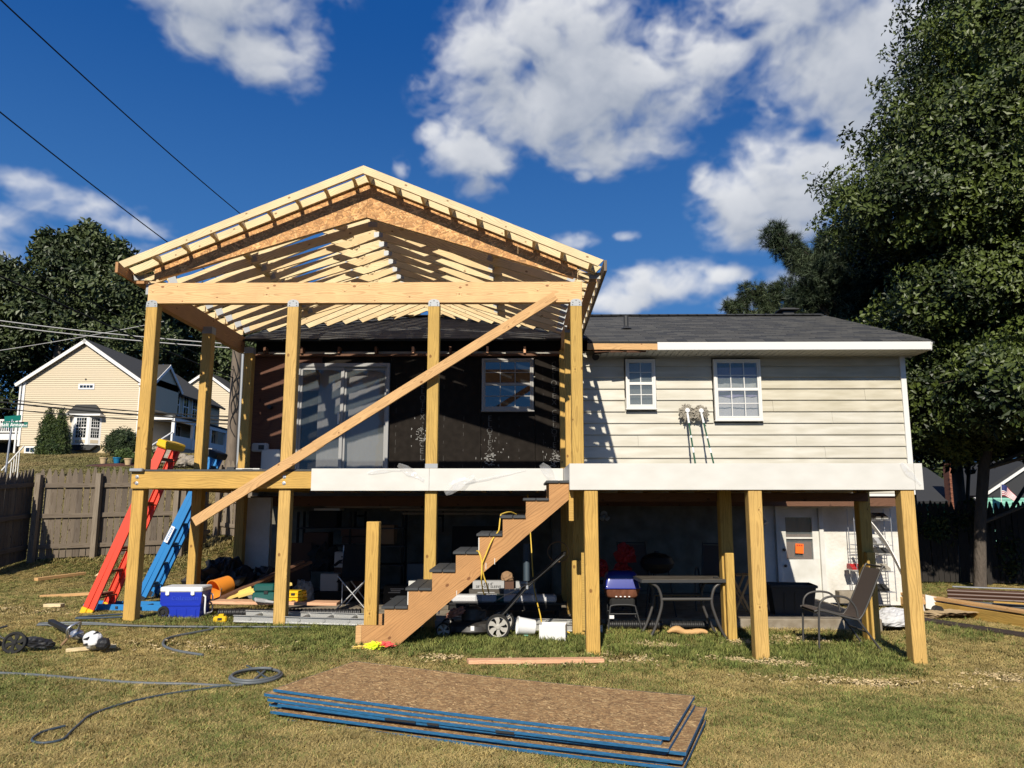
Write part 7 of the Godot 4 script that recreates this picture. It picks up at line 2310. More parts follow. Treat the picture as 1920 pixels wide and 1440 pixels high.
func make_cream_house() -> void:
	var o := thing("cream_house", "cream sided two storey house with bay window on the rise", "house", Vector3(-27.65, 4.70, -48))
	var hw := 3.72
	var ev := 4.66
	var top := 7.18
	lapped_wall(o, PackedVector2Array([Vector2(-hw, 0.62), Vector2(hw, 0.62), Vector2(hw, ev), Vector2(0, top), Vector2(-hw, ev)]), 0.135, M.cream, Transform3D.IDENTITY)
	block("foundation", o, Vector3(hw * 2 - 0.05, 1.2, 0.3), Vector3(0, 0.02, -0.16), M.cream_base)
	roof_pair(o, -hw - 0.35, hw + 0.35, Vector2(0, top + 0.05), ev - 0.2, 0.18, -13.0, M.shingle)
	for s in [-1.0, 1.0]:
		block("corner_board", o, Vector3(0.16, 4.1, 0.16), Vector3(s * (hw - 0.02), 2.62, 0.0), M.trim)
	block("gutter", o, Vector3(0.14, 0.14, 13.0), Vector3(-hw - 0.38, ev - 0.22, -6.4), M.trim)
	block("downspout", o, Vector3(0.10, 4.6, 0.10), Vector3(-hw - 0.16, 2.2, 0.10), M.trim)
	block("eave_return", o, Vector3(0.5, 0.12, 0.3), Vector3(hw + 0.15, ev - 0.22, 0.1), M.trim)
	# side walls
	lapped_wall(o, PackedVector2Array([Vector2(0, 0.62), Vector2(12.8, 0.62), Vector2(12.8, ev), Vector2(0, ev)]), 0.135, M.cream, Transform3D(Basis(Vector3(0, 0, -1), Vector3.UP, Vector3(1, 0, 0)), Vector3(hw, 0, 0)))
	lapped_wall(o, PackedVector2Array([Vector2(0, 0.0), Vector2(12.8, 0.0), Vector2(12.8, ev), Vector2(0, ev)]), 0.135, M.cream, Transform3D(Basis(Vector3(0, 0, 1), Vector3.UP, Vector3(-1, 0, 0)), Vector3(-hw, 0, -12.8)))
	# attic window, vent, cellar window
	far_window(o, Transform3D(Basis.IDENTITY, Vector3(0.25, 4.33, 0.03)), 0.82, 0.17, 4, 1)
	block("vent", o, Vector3(0.09, 0.09, 0.05), Vector3(0.16, 4.80, 0.03), M.charcoal)
	far_window(o, Transform3D(Basis.IDENTITY, Vector3(-2.95, 0.34, 0.03)), 0.52, 0.26, 2, 1)
	# bay window
	var bay := part("bay_window", (func():
		var s := Shape.new()
		s.prism(PackedVector2Array([Vector2(-0.95, 0), Vector2(-0.55, 0.45), Vector2(0.42, 0.45), Vector2(0.95, 0)]), 1.85, Transform3D(Basis(Vector3(1, 0, 0), Vector3(0, 0, 1), Vector3(0, -1, 0)), Vector3.ZERO))
		return s.done()).call(), M.trim, o, Transform3D(Basis.IDENTITY, Vector3(0.45, 1.55, 0.02)))
	for q in [[Transform3D(Basis.IDENTITY, Vector3(-0.06, 0.0, 0.455)), 0.60], [Transform3D(Basis(Vector3.UP, 0.704), Vector3(0.688, 0.0, 0.231)), 0.44]]:
		var face: Transform3D = q[0]
		part("pane", box_mesh(Vector3(q[1], 1.22, 0.02), 0.0), M.dark_glass, bay, face.translated_local(Vector3(0, 0.14, 0)))
		for k in range(1, 4):
			part("muntin", box_mesh(Vector3(0.02, 1.22, 0.02), 0.0), M.trim, bay, face.translated_local(Vector3(-q[1] / 2 + q[1] * k / 4.0, 0.14, 0.007)))
		for k in range(1, 6):
			part("muntin", box_mesh(Vector3(q[1], 0.02 if k != 3 else 0.06, 0.02), 0.0), M.trim, bay, face.translated_local(Vector3(0, 0.14 - 0.61 + 1.22 * k / 6.0, 0.009)))
		part("sill_panel", box_mesh(Vector3(q[1], 0.20, 0.02), 0.0), M.cream, bay, face.translated_local(Vector3(0, -0.72, 0)))
	var br := Shape.new()
	br.prism(PackedVector2Array([Vector2(-1.15, 0), Vector2(1.15, 0), Vector2(0.62, 0.62), Vector2(-0.62, 0.62)]), 0.25, Transform3D(Basis(Vector3.RIGHT, -0.25), Vector3(0, 0.98, 0.30)))
	part("bay_roof", br.done(), M.shingle, bay)
	block("bay_cornice", bay, Vector3(2.25, 0.12, 0.60), Vector3(0, 0.93, 0.28), M.trim)
	var bb := Shape.new()
	bb.prism(PackedVector2Array([Vector2(-0.95, 0.0), Vector2(0.95, 0.0), Vector2(0.55, -0.32), Vector2(-0.55, -0.32)]), 0.4)
	part("bay_base", bb.done(), M.charcoal, bay, Transform3D(Basis.IDENTITY, Vector3(0, -0.93, 0.20)))
	# the street front, seen at a slant
	var fx := Basis(Vector3(0, 0, -1), Vector3.UP, Vector3(1, 0, 0))
	for q in [[2.3, 3.9, 0.9, 1.35], [5.0, 3.85, 0.75, 1.4], [6.5, 3.85, 0.75, 1.4], [8.0, 3.85, 0.75, 1.4], [9.5, 3.85, 0.75, 1.4], [3.0, 1.5, 0.8, 1.7], [5.4, 1.5, 0.9, 1.7], [9.4, 1.5, 0.9, 1.6], [11.2, 1.5, 0.9, 1.6]]:
		far_window(o, Transform3D(fx, Vector3(hw + 0.05, q[1], -q[0])), q[2], q[3], 2, 2, q[0] > 8.0)
	block("front_gable_wall", o, Vector3(0.5, 4.4, 3.4), Vector3(hw + 0.2, 2.8, -2.6), M.cream)
	var fg := Shape.new()
	fg.prism(PackedVector2Array([Vector2(-2.0, 0), Vector2(2.0, 0), Vector2(0, 1.5)]), 0.4, Transform3D(fx, Vector3(hw + 0.25, ev - 0.1, -2.6)))
	part("front_gable", fg.done(), M.cream, o)
	for s in [-1.0, 1.0]:
		part("front_gable_roof", box_mesh(Vector3(0.9, 0.12, 2.7), 0.0), M.shingle, o, Transform3D(Basis(Vector3.RIGHT, s * 0.62), Vector3(hw + 0.1, ev + 0.72, -2.6 + s * 1.02)))
		part("front_gable_trim", box_mesh(Vector3(0.06, 0.18, 2.7), 0.0), M.trim, o, Transform3D(Basis(Vector3.RIGHT, s * 0.62), Vector3(hw + 0.56, ev + 0.68, -2.6 + s * 1.02)))
	part("porch_roof", box_mesh(Vector3(2.1, 0.12, 12.0), 0.0), M.shingle, o, Transform3D(Basis(Vector3.BACK, -0.25), Vector3(hw + 1.0, 2.80, -6.6)))
	block("porch_beam", o, Vector3(0.2, 0.28, 11.8), Vector3(hw + 1.85, 2.38, -6.6), M.trim)
	block("porch_beam", o, Vector3(1.8, 0.24, 0.2), Vector3(hw + 0.95, 2.42, -0.7), M.trim)
	block("porch_floor", o, Vector3(1.9, 0.5, 11.8), Vector3(hw + 0.95, 0.35, -6.6), M.stone)
	for k in 5:
		block("porch_column", o, Vector3(0.2, 1.75, 0.2), Vector3(hw + 1.85, 1.45, -0.8 - 2.9 * k), M.trim)
		if k < 4:
			block("porch_rail", o, Vector3(0.06, 0.7, 2.5), Vector3(hw + 1.85, 0.98, -2.3 - 2.9 * k), M.vinyl)
	rod("stair_rail", o, [Vector3(hw + 1.9, 1.5, -0.6), Vector3(hw + 1.6, 0.5, 1.4)], 0.05, M.trim, 6)
	# white balcony at the left side
	var dk := thing("white_deck", "white railed deck on the left side of the cream house", "deck", Vector3(-33.4, 4.70, -49.0))
	block("floor_edge", dk, Vector3(3.6, 0.38, 2.4), Vector3(0, 1.25, -1.2), M.trim)
	block("top_rail", dk, Vector3(3.6, 0.10, 0.10), Vector3(0, 2.32, 0), M.trim)
	block("bottom_rail", dk, Vector3(3.6, 0.08, 0.08), Vector3(0, 1.56, 0), M.trim)
	for k in 26:
		block("baluster", dk, Vector3(0.05, 0.72, 0.05), Vector3(-1.75 + k * 0.14, 1.94, 0), M.trim, 0.0)
	for x in [-1.0, 1.05]:
		block("post", dk, Vector3(0.14, 1.1, 0.14), Vector3(x, 0.53, -0.2), M.pole_wood)
	block("under_deck", dk, Vector3(3.5, 1.0, 0.1), Vector3(0, 0.5, -2.3), M.black_matte)
	# the next house
	var h := thing("cream_house", "second cream gabled house farther back between the porch posts", "house", Vector3(-27.35, 5.3, -66))
	var w2 := 4.2
	lapped_wall(h, PackedVector2Array([Vector2(-w2, 0), Vector2(w2, 0), Vector2(w2, 4.65), Vector2(0, 7.72), Vector2(-w2, 4.65)]), 0.16, M.cream, Transform3D.IDENTITY)
	roof_pair(h, -w2 - 0.3, w2 + 0.3, Vector2(0, 7.75), 4.5, 0.15, -11.0, M.shingle)
	lapped_wall(h, PackedVector2Array([Vector2(0, 0), Vector2(11, 0), Vector2(11, 4.65), Vector2(0, 4.65)]), 0.16, M.cream, Transform3D(fx, Vector3(w2, 0, 0)))
	for q in [[1.6, 3.4], [4.0, 3.4], [6.4, 3.4], [1.8, 1.2], [4.4, 1.2], [6.8, 1.2]]:
		far_window(h, Transform3D(fx, Vector3(w2 + 0.05, q[1], -q[0])), 0.9, 1.4, 2, 2, true)
	part("porch_roof", box_mesh(Vector3(2.0, 0.12, 6.0), 0.0), M.shingle, h, Transform3D(Basis(Vector3.BACK, -0.25), Vector3(w2 + 0.9, 2.5, -3.0)))


func make_hillside() -> void:
	# plants and pots on the rise
	var lm: StandardMaterial3D = M.needle_leaf
	for q in [[-28.55, -46.3, 2.65, 0.62, "left of the two tall pointed evergreens by the cream house"], [-27.75, -46.2, 2.62, 0.66, "right of the two tall pointed evergreens by the cream house"]]:
		var lobes := []
		for k in 9:
			var f := k / 8.0
			lobes.append([Vector3(0, 0.2 + q[2] * f * 0.94, 0), Vector3(1, 0.75, 1) * q[3] * (1.0 - 0.80 * pow(f, 1.3)), int(220 * (1.05 - f))])
		tree("arborvitae", q[4], "evergreen", on_ground(q[0], q[1]), [[Vector3(0, -0.1, 0), 0.1], [Vector3(0, q[2] * 0.5, 0), 0.06], [Vector3(0, q[2] * 0.9, 0), 0.03]], lobes, boxes.small_leaf, lm, Color(0.020, 0.045, 0.010), Color(0.070, 0.10, 0.02), M.bark, int(q[0] * -10), -0.5, 3.0, "tall evergreens by the cream house")
	tree("round_bush", "round clipped dark green bush by the cream house steps", "bush", on_ground(-22.9, -44.2), [[Vector3(0, -0.1, 0), 0.1], [Vector3(0, 0.4, 0), 0.06]], [[Vector3(0, 0.75, 0), Vector3(0.82, 0.78, 0.8), 1400]], boxes.small_leaf, lm, Color(0.018, 0.035, 0.012), Color(0.045, 0.07, 0.02), M.bark, 5, -0.5, 3.0)
	for q in [[-19.6, -38.2, 0.42, "low green bush beside the flower pots"], [-18.0, -37.2, 0.50, "leafy iris clump behind the tan pot"], [-18.9, -37.4, 0.28, "small shrub in the mulch bed by the blue pot"]]:
		tree("garden_shrub", q[3], "shrub", on_ground(q[0], q[1]), [[Vector3(0, -0.1, 0), 0.05], [Vector3(0, q[2] * 0.5, 0), 0.03]], [[Vector3(0, q[2] * 0.6, 0), Vector3(1, 0.8, 1) * q[2], 260]], boxes.small_leaf, lm, Color(0.03, 0.06, 0.015), Color(0.10, 0.15, 0.03), M.bark, int(q[2] * 100), -0.4, 3.0)
	var mu := Shape.new()
	mu.ball(Vector3(1.7, 0.10, 1.2))
	tag(part("mulch_bed", mu.done(), M.mulch, self, Transform3D(Basis(Vector3.RIGHT, 0.12), on_ground(-18.9, -36.6, 0.0))), "reddish mulch bed on the rise", "", "", "structure")
	for q in [[-19.95, -36.9, 0.17, "terracotta", "tan flower pot left of the blue pot"], [-19.3, -36.9, 0.17, "pot_blue", "blue glazed flower pot on the rise"], [-18.3, -36.0, 0.17, "terracotta", "tan flower pot right of the blue pot"]]:
		var s := Shape.new()
		s.lathe([Vector2(0, 0), Vector2(q[2] * 0.72, 0), Vector2(q[2], q[2] * 1.5), Vector2(q[2] * 1.15, q[2] * 1.5), Vector2(q[2] * 1.15, q[2] * 1.8), Vector2(q[2], q[2] * 1.8), Vector2(q[2] * 0.9, q[2] * 1.6), Vector2(0, q[2] * 1.6)], 18)
		whole("flower_pot", s.done(), M[q[3]], q[4], "flower pot", Transform3D(Basis.IDENTITY, on_ground(q[0], q[1], 0.06)))
	var heap := thing("rock_pile", "pale rock pile on the rise behind the porch floor", "rocks", on_ground(-15.5, -35.0))
	for k in 26:
		var a := rng.randf() * TAU
		var r := sqrt(rng.randf()) * 1.1
		part("rock", lumpy(Vector3(0.24, 0.17, 0.2) * rng.randf_range(0.7, 1.3), 100 + k % 5, 0.2, 1.5, 10, 7, false), M.stone, heap, Transform3D(Basis(Vector3.UP, a), Vector3(cos(a) * r * 1.3, 0.5 * (1.0 - r / 1.3) + 0.1, sin(a) * r * 0.6)))
	carton("utility_box", "grey utility box on the rise beside the rock pile", on_ground(-14.4, -35.4), Vector3(0.7, 0.85, 0.6), M.card_grey)
	# street sign
	var sg := thing("street_sign", "green street name signs on a thin grey pole above the dark fence", "sign", on_ground(-18.72, -28.0))
	var gy := 4.60 - sg.position.y
	rod("pole", sg, [Vector3(0.03, -0.2, 0), Vector3(0.10, gy + 0.1, 0)], 0.035, M.steel, 8)
	block("name_plate", sg, Vector3(0.94, 0.20, 0.012), Vector3(0.24, gy - 0.10, 0.04), M.sign_green, 0.0)
	letters("name_print", sg, "Balt Annap", 0.118, M.sign_white, Transform3D(Basis.IDENTITY, Vector3(0.14, gy - 0.10, 0.048)), 0.003, "Droid Sans", 700)
	letters("name_print", sg, "Blvd", 0.065, M.sign_white, Transform3D(Basis.IDENTITY, Vector3(0.60, gy - 0.125, 0.048)), 0.003, "Droid Sans", 700)
	block("cross_plate", sg, Vector3(0.012, 0.20, 0.98), Vector3(0.10, gy + 0.14, 0.0), M.sign_green, 0.0, Vector3(0, 1.12, 0))
	block("name_print", sg, Vector3(0.002, 0.075, 0.46), Vector3(0.113, gy + 0.12, 0.006), M.pipe_grey, 0.0, Vector3(0, 1.12, 0))
	# stair handrail end that pokes over the fence
	var rl := thing("handrail", "short white handrail showing above the dark fence pickets", "handrail", on_ground(-19.55, -29.6))
	for k in 4:
		rod("baluster", rl, [Vector3(k * 0.09, 0, 0), Vector3(k * 0.09, 0.62 + 0.14 * k, 0)], 0.018, M.trim, 6)
	rod("rail", rl, [Vector3(-0.35, 0.30, 0), Vector3(0.42, 1.24, 0)], 0.03, M.trim, 6)
	# pole and wires
	var p := thing("utility_pole", "weathered wooden utility pole with grey conduit behind the porch", "utility pole", Vector3(-9.36, 0, -25))
	rod("pole", p, [Vector3(0.0, 1.2, 0), Vector3(0.0, 6.0, 0), Vector3(-0.02, 11.3, 0)], [0.19, 0.165, 0.13], M.pole_wood, 14)
	rod("conduit", p, [Vector3(0.27, 1.2, 0.12), Vector3(0.24, 6.5, 0.12)], 0.055, M.plate, 8)
	for k in 3:
		rod("cable_loop", p, curve([Vector3(-0.05, 6.6 - k * 0.5, 0.16), Vector3(0.14, 5.9 - k * 0.5, 0.2), Vector3(-0.04, 5.4 - k * 0.6, 0.18), Vector3(0.12, 4.6 - k * 0.4, 0.17)], 0.1), 0.016, M.black_matte, 5)
	var wires := [[Vector3(-9.35, 11.25, -25), Vector3(-9.66, 10.86, -13), 0.016, "black_matte", "single wire rising across the sky, upper of two"], [Vector3(-9.35, 8.55, -25), Vector3(-9.6, 8.75, -13), 0.014, "black_matte", "single wire rising across the sky, lower of two"], [Vector3(-9.36, 6.85, -25), Vector3(-18.8, 8.18, -27), 0.020, "card_grey", "pale overhead wire crossing the left trees, upper of two"], [Vector3(-9.36, 6.72, -25), Vector3(-18.8, 8.0, -27), 0.020, "card_grey", "pale overhead wire crossing the left trees, lower of two"], [Vector3(-9.36, 4.44, -25), Vector3(-19.2, 5.48, -28), 0.020, "black_matte", "black cable across the cream house wall, upper of three"], [Vector3(-9.36, 4.32, -25), Vector3(-19.2, 5.36, -28), 0.030, "black_matte", "black cable across the cream house wall, middle of three"], [Vector3(-9.36, 4.20, -25), Vector3(-19.2, 5.12, -28), 0.020, "black_matte", "black cable across the cream house wall, lowest of three"], [Vector3(-9.36, 5.95, -25), Vector3(-11.3, 6.95, -16), 0.012, "black_matte", "black drop wire over the left trees, upper of two"], [Vector3(-9.36, 5.70, -25), Vector3(-11.3, 6.5, -16), 0.022, "black_matte", "black drop wire over the left trees, lower of two"], [Vector3(-19.0, 11.3, -40), Vector3(-27.9, 9.7, -40), 0.022, "card_grey", "pale wire climbing rightwards before the trees"]]
	for q in wires:
		var a: Vector3 = q[0]
		var d: Vector3 = q[1] - q[0]
		var pts := []
		for k in 15:
			var f := k / 14.0 * (1.5 if q[3] != "card_grey" or q[2] < 0.021 else 1.3)
			pts.append(a + d * f + Vector3(0, -0.35 * f * (1.0 - f) * (d.length() / 12.0), 0))
		var w := thing("wire", q[4], "wire", Vector3.ZERO, 0.0, "overhead wires")
		rod("wire", w, pts, q[2], M[q[3]], 5)


func make_mint_house() -> void:
	var o := thing("mint_house", "mint green house with white gable behind the dark right fence", "house", Vector3(22.94, -0.73, -37.0))
	o.scale = Vector3.ONE * 1.233
	lapped_wall(o, PackedVector2Array([Vector2(-1.0, 0), Vector2(4.0, 0), Vector2(4.0, 2.25), Vector2(-1.0, 2.25)]), 0.15, M.mint, Transform3D.IDENTITY)
	var g := Shape.new()
	g.prism(PackedVector2Array([Vector2(-1.1, 2.2), Vector2(3.2, 2.2), Vector2(0.95, 3.5)]), 0.1)
	part("gable", g.done(), M.charcoal, o)
	for s in [0, 1]:
		var a := Vector3(-1.35 if s == 0 else 3.3, 2.1, 0.15)
		var b := Vector3(0.95, 3.55, 0.15)
		board("rake_trim", o, a, b, 0.17, 0.1, M.trim, Vector3.UP, 0, 0.0)
		board("roof", o, a + Vector3(0, 0.12, -2.0), b + Vector3(0, 0.12, -2.0), 0.1, 4.2, M.shingle_dark, Vector3.UP, 0, 0.0)
	block("porch_opening", o, Vector3(0.75, 1.6, 0.05), Vector3(0.9, 0.8, 0.06), M.black_matte, 0.0)
	block("column", o, Vector3(0.10, 2.2, 0.12), Vector3(1.75, 1.1, 0.15), M.trim, 0.0)
	lapped_wall(o, PackedVector2Array([Vector2(-6.5, 0), Vector2(-1.2, 0), Vector2(-1.2, 2.1), Vector2(-6.5, 2.1)]), 0.15, M.mint, Transform3D(Basis.IDENTITY, Vector3(0, 0, -1.2)))
	part("roof", box_mesh(Vector3(6.2, 0.1, 3.8), 0.0), M.shingle_dark, o, Transform3D(Basis(Vector3.RIGHT, 0.4), Vector3(-4.0, 2.75, -2.4)))
	far_window(o, Transform3D(Basis.IDENTITY, Vector3(-3.75, 1.4, -1.15)), 0.35, 0.95, 1, 2)
	var ch := block("chimney", o, Vector3(0.42, 3.6, 0.45), Vector3(-1.75, 1.7, -0.6), M.brick_red, 0.01)
	for k in 18:
		for j in 2:
			part("brick", box_mesh(Vector3(0.20, 0.075, 0.03), 0.004, 0), M.brick_red, ch, Transform3D(Basis.IDENTITY, Vector3(-0.105 + 0.21 * j + (0.05 if k % 2 else 0.0) - 0.025, -0.2 + 0.09 * k, 0.232)))
	# flag on a slanting staff
	var f := thing("flag", "striped flag with blue field on a thin staff before the mint house", "flag", Vector3(22.15, -0.37, -36.0))
	f.scale = Vector3.ONE * 1.241
	rod("staff", f, [Vector3(-0.20, 1.0, 0), Vector3(-0.09, 2.42, 0)], 0.015, M.trim, 6)
	var bits := {"red_stripe": Shape.new(), "white_stripe": Shape.new(), "field": Shape.new()}
	var at := func(u: float, v: float) -> Vector3:  # u along the fly, v down from the staff edge
		return Vector3(-0.09 + 0.50 * u - 0.03 * v, 2.36 - 0.42 * u * u * 0.9 - 0.24 * u * 0.3 - 0.42 * v * (1.0 - 0.35 * u), 0.05 * sin(u * 7.0 + v * 1.5))
	for k in 13:
		for j in 12:
			var u0 := j / 12.0
			var u1 := (j + 1) / 12.0
			var nm := "red_stripe" if k % 2 == 0 else "white_stripe"
			if k < 7 and j < 5:
				nm = "field"
			bits[nm].quad(at.call(u0, (k + 1) / 13.0), at.call(u1, (k + 1) / 13.0), at.call(u1, k / 13.0), at.call(u0, k / 13.0))
	part("red_stripes", bits.red_stripe.done(), M.flag_red, f)
	part("white_stripes", bits.white_stripe.done(), M.sign_white, f)
	part("blue_field", bits.field.done(), M.flag_blue, f)


func make_right_yard() -> void:
	var pl := thing("brown_plank", "long dark brown plank lying on the grass at the right edge", "plank")
	board("plank", pl, on_ground(5.55, -11.55, 0.03), on_ground(6.75, -9.2, 0.03), 0.03, 0.24, M.plank_brown)
	var tb := thing("edging_timber", "weathered landscape timber edging beside the pipe stack", "timber")
	board("timber", tb, on_ground(6.3, -13.3, 0.07), on_ground(7.3, -9.6, 0.07), 0.16, 0.15, M.treated_green)
	board("timber", tb, on_ground(6.32, -13.3, 0.20), on_ground(7.32, -9.6, 0.20), 0.04, 0.17, M.brace_wood)
	var pipes := []
	for k in 9:
		pipes.append([Vector3(7.45 + 0.05 * (k % 3), -0.03 + 0.062 * (k / 3), -14.0 - 0.07 * (k % 3)), Vector3(11.4, -0.05 + 0.062 * (k / 3), -12.3 - 0.08 * (k % 3)), 0.032, "pipe_brown", "rust brown pipe in the stack by the right fence, %s row, %s of three" % [["lowest", "middle", "top"][k / 3], ["front", "middle", "rear"][k % 3]]])
	for k in 8:
		pipes.append([Vector3(6.75 + 0.06 * (k % 4), -0.02 + 0.058 * (k / 4), -13.1 + 0.08 * (k % 4)), Vector3(9.6, -0.03 + 0.058 * (k / 4), -10.7 + 0.09 * (k % 4)), 0.030, "pipe_grey", "grey pipe before the brown pipes, %s row, %s" % [["lower", "upper"][k / 4], ["rearmost of four", "second from the rear", "second from the front", "frontmost of four"][k % 4]]])
	for q in pipes:
		var w := thing("pipe", q[4], "pipe", Vector3.ZERO, 0.0, "brown pipes in the stack" if q[3] == "pipe_brown" else "grey pipes in the stack")
		rod("pipe", w, [q[0], q[1]], q[2], M[q[3]], 10)
	for q in [[Vector3(7.6, 0.16, -14.1), Vector3(11.2, 0.155, -12.5), "steel", "pale metal strip lying on top of the pipe stack"], [Vector3(7.3, 0.095, -12.4), Vector3(8.9, 0.09, -11.2), "treated", "yellowish strip lying across the grey pipes"]]:
		var w := thing("strip", q[3], "strip")
		board("strip", w, q[0], q[1], 0.02, 0.07, M[q[2]])
	var wp := thing("white_board", "white board scrap standing on the ground right of the last post", "board", on_ground(6.45, -12.5), -0.3)
	block("panel", wp, Vector3(0.30, 0.22, 0.015), Vector3(0, 0.13, 0), M.pvc, 0.003, Vector3(-0.35, 0.4, -0.25))
	var wp2 := thing("white_board", "small white board scrap at the last post foot", "board", on_ground(6.05, -12.2), 0.2)
	block("panel", wp2, Vector3(0.14, 0.22, 0.02), Vector3(0, 0.15, 0), M.pvc, 0.003, Vector3(-0.1, 0, 0.1))
	for k in 5:
		var t := thing("shingle_piece", "torn tan roofing sheet in the pile by the last post, number %s from the ground" % ["one", "two", "three", "four", "five"][k], "sheet", on_ground(6.15 + 0.05 * k, -11.95 + 0.03 * k, 0.02 + 0.02 * k), 0.5 - 0.1 * k, "torn roofing sheets")
		part("sheet", cloth_sheet(0.75 - 0.05 * k, 0.38, 30 + k), M.terracotta, t, Transform3D(Basis(Vector3.RIGHT, -PI / 2), Vector3.ZERO))
	var blk := Shape.new()
	blk.lathe([Vector2(0, -0.05), Vector2(0.07, -0.05), Vector2(0.07, 0.05), Vector2(0, 0.05)], 18, Transform3D(Basis(Vector3.RIGHT, PI / 2), Vector3.ZERO))
	whole("tape_roll", blk.done(), M.black_plastic, "black roll of tape leaning on the white board scrap", "tape", Transform3D(Basis.IDENTITY, on_ground(6.22, -12.0, 0.09)))


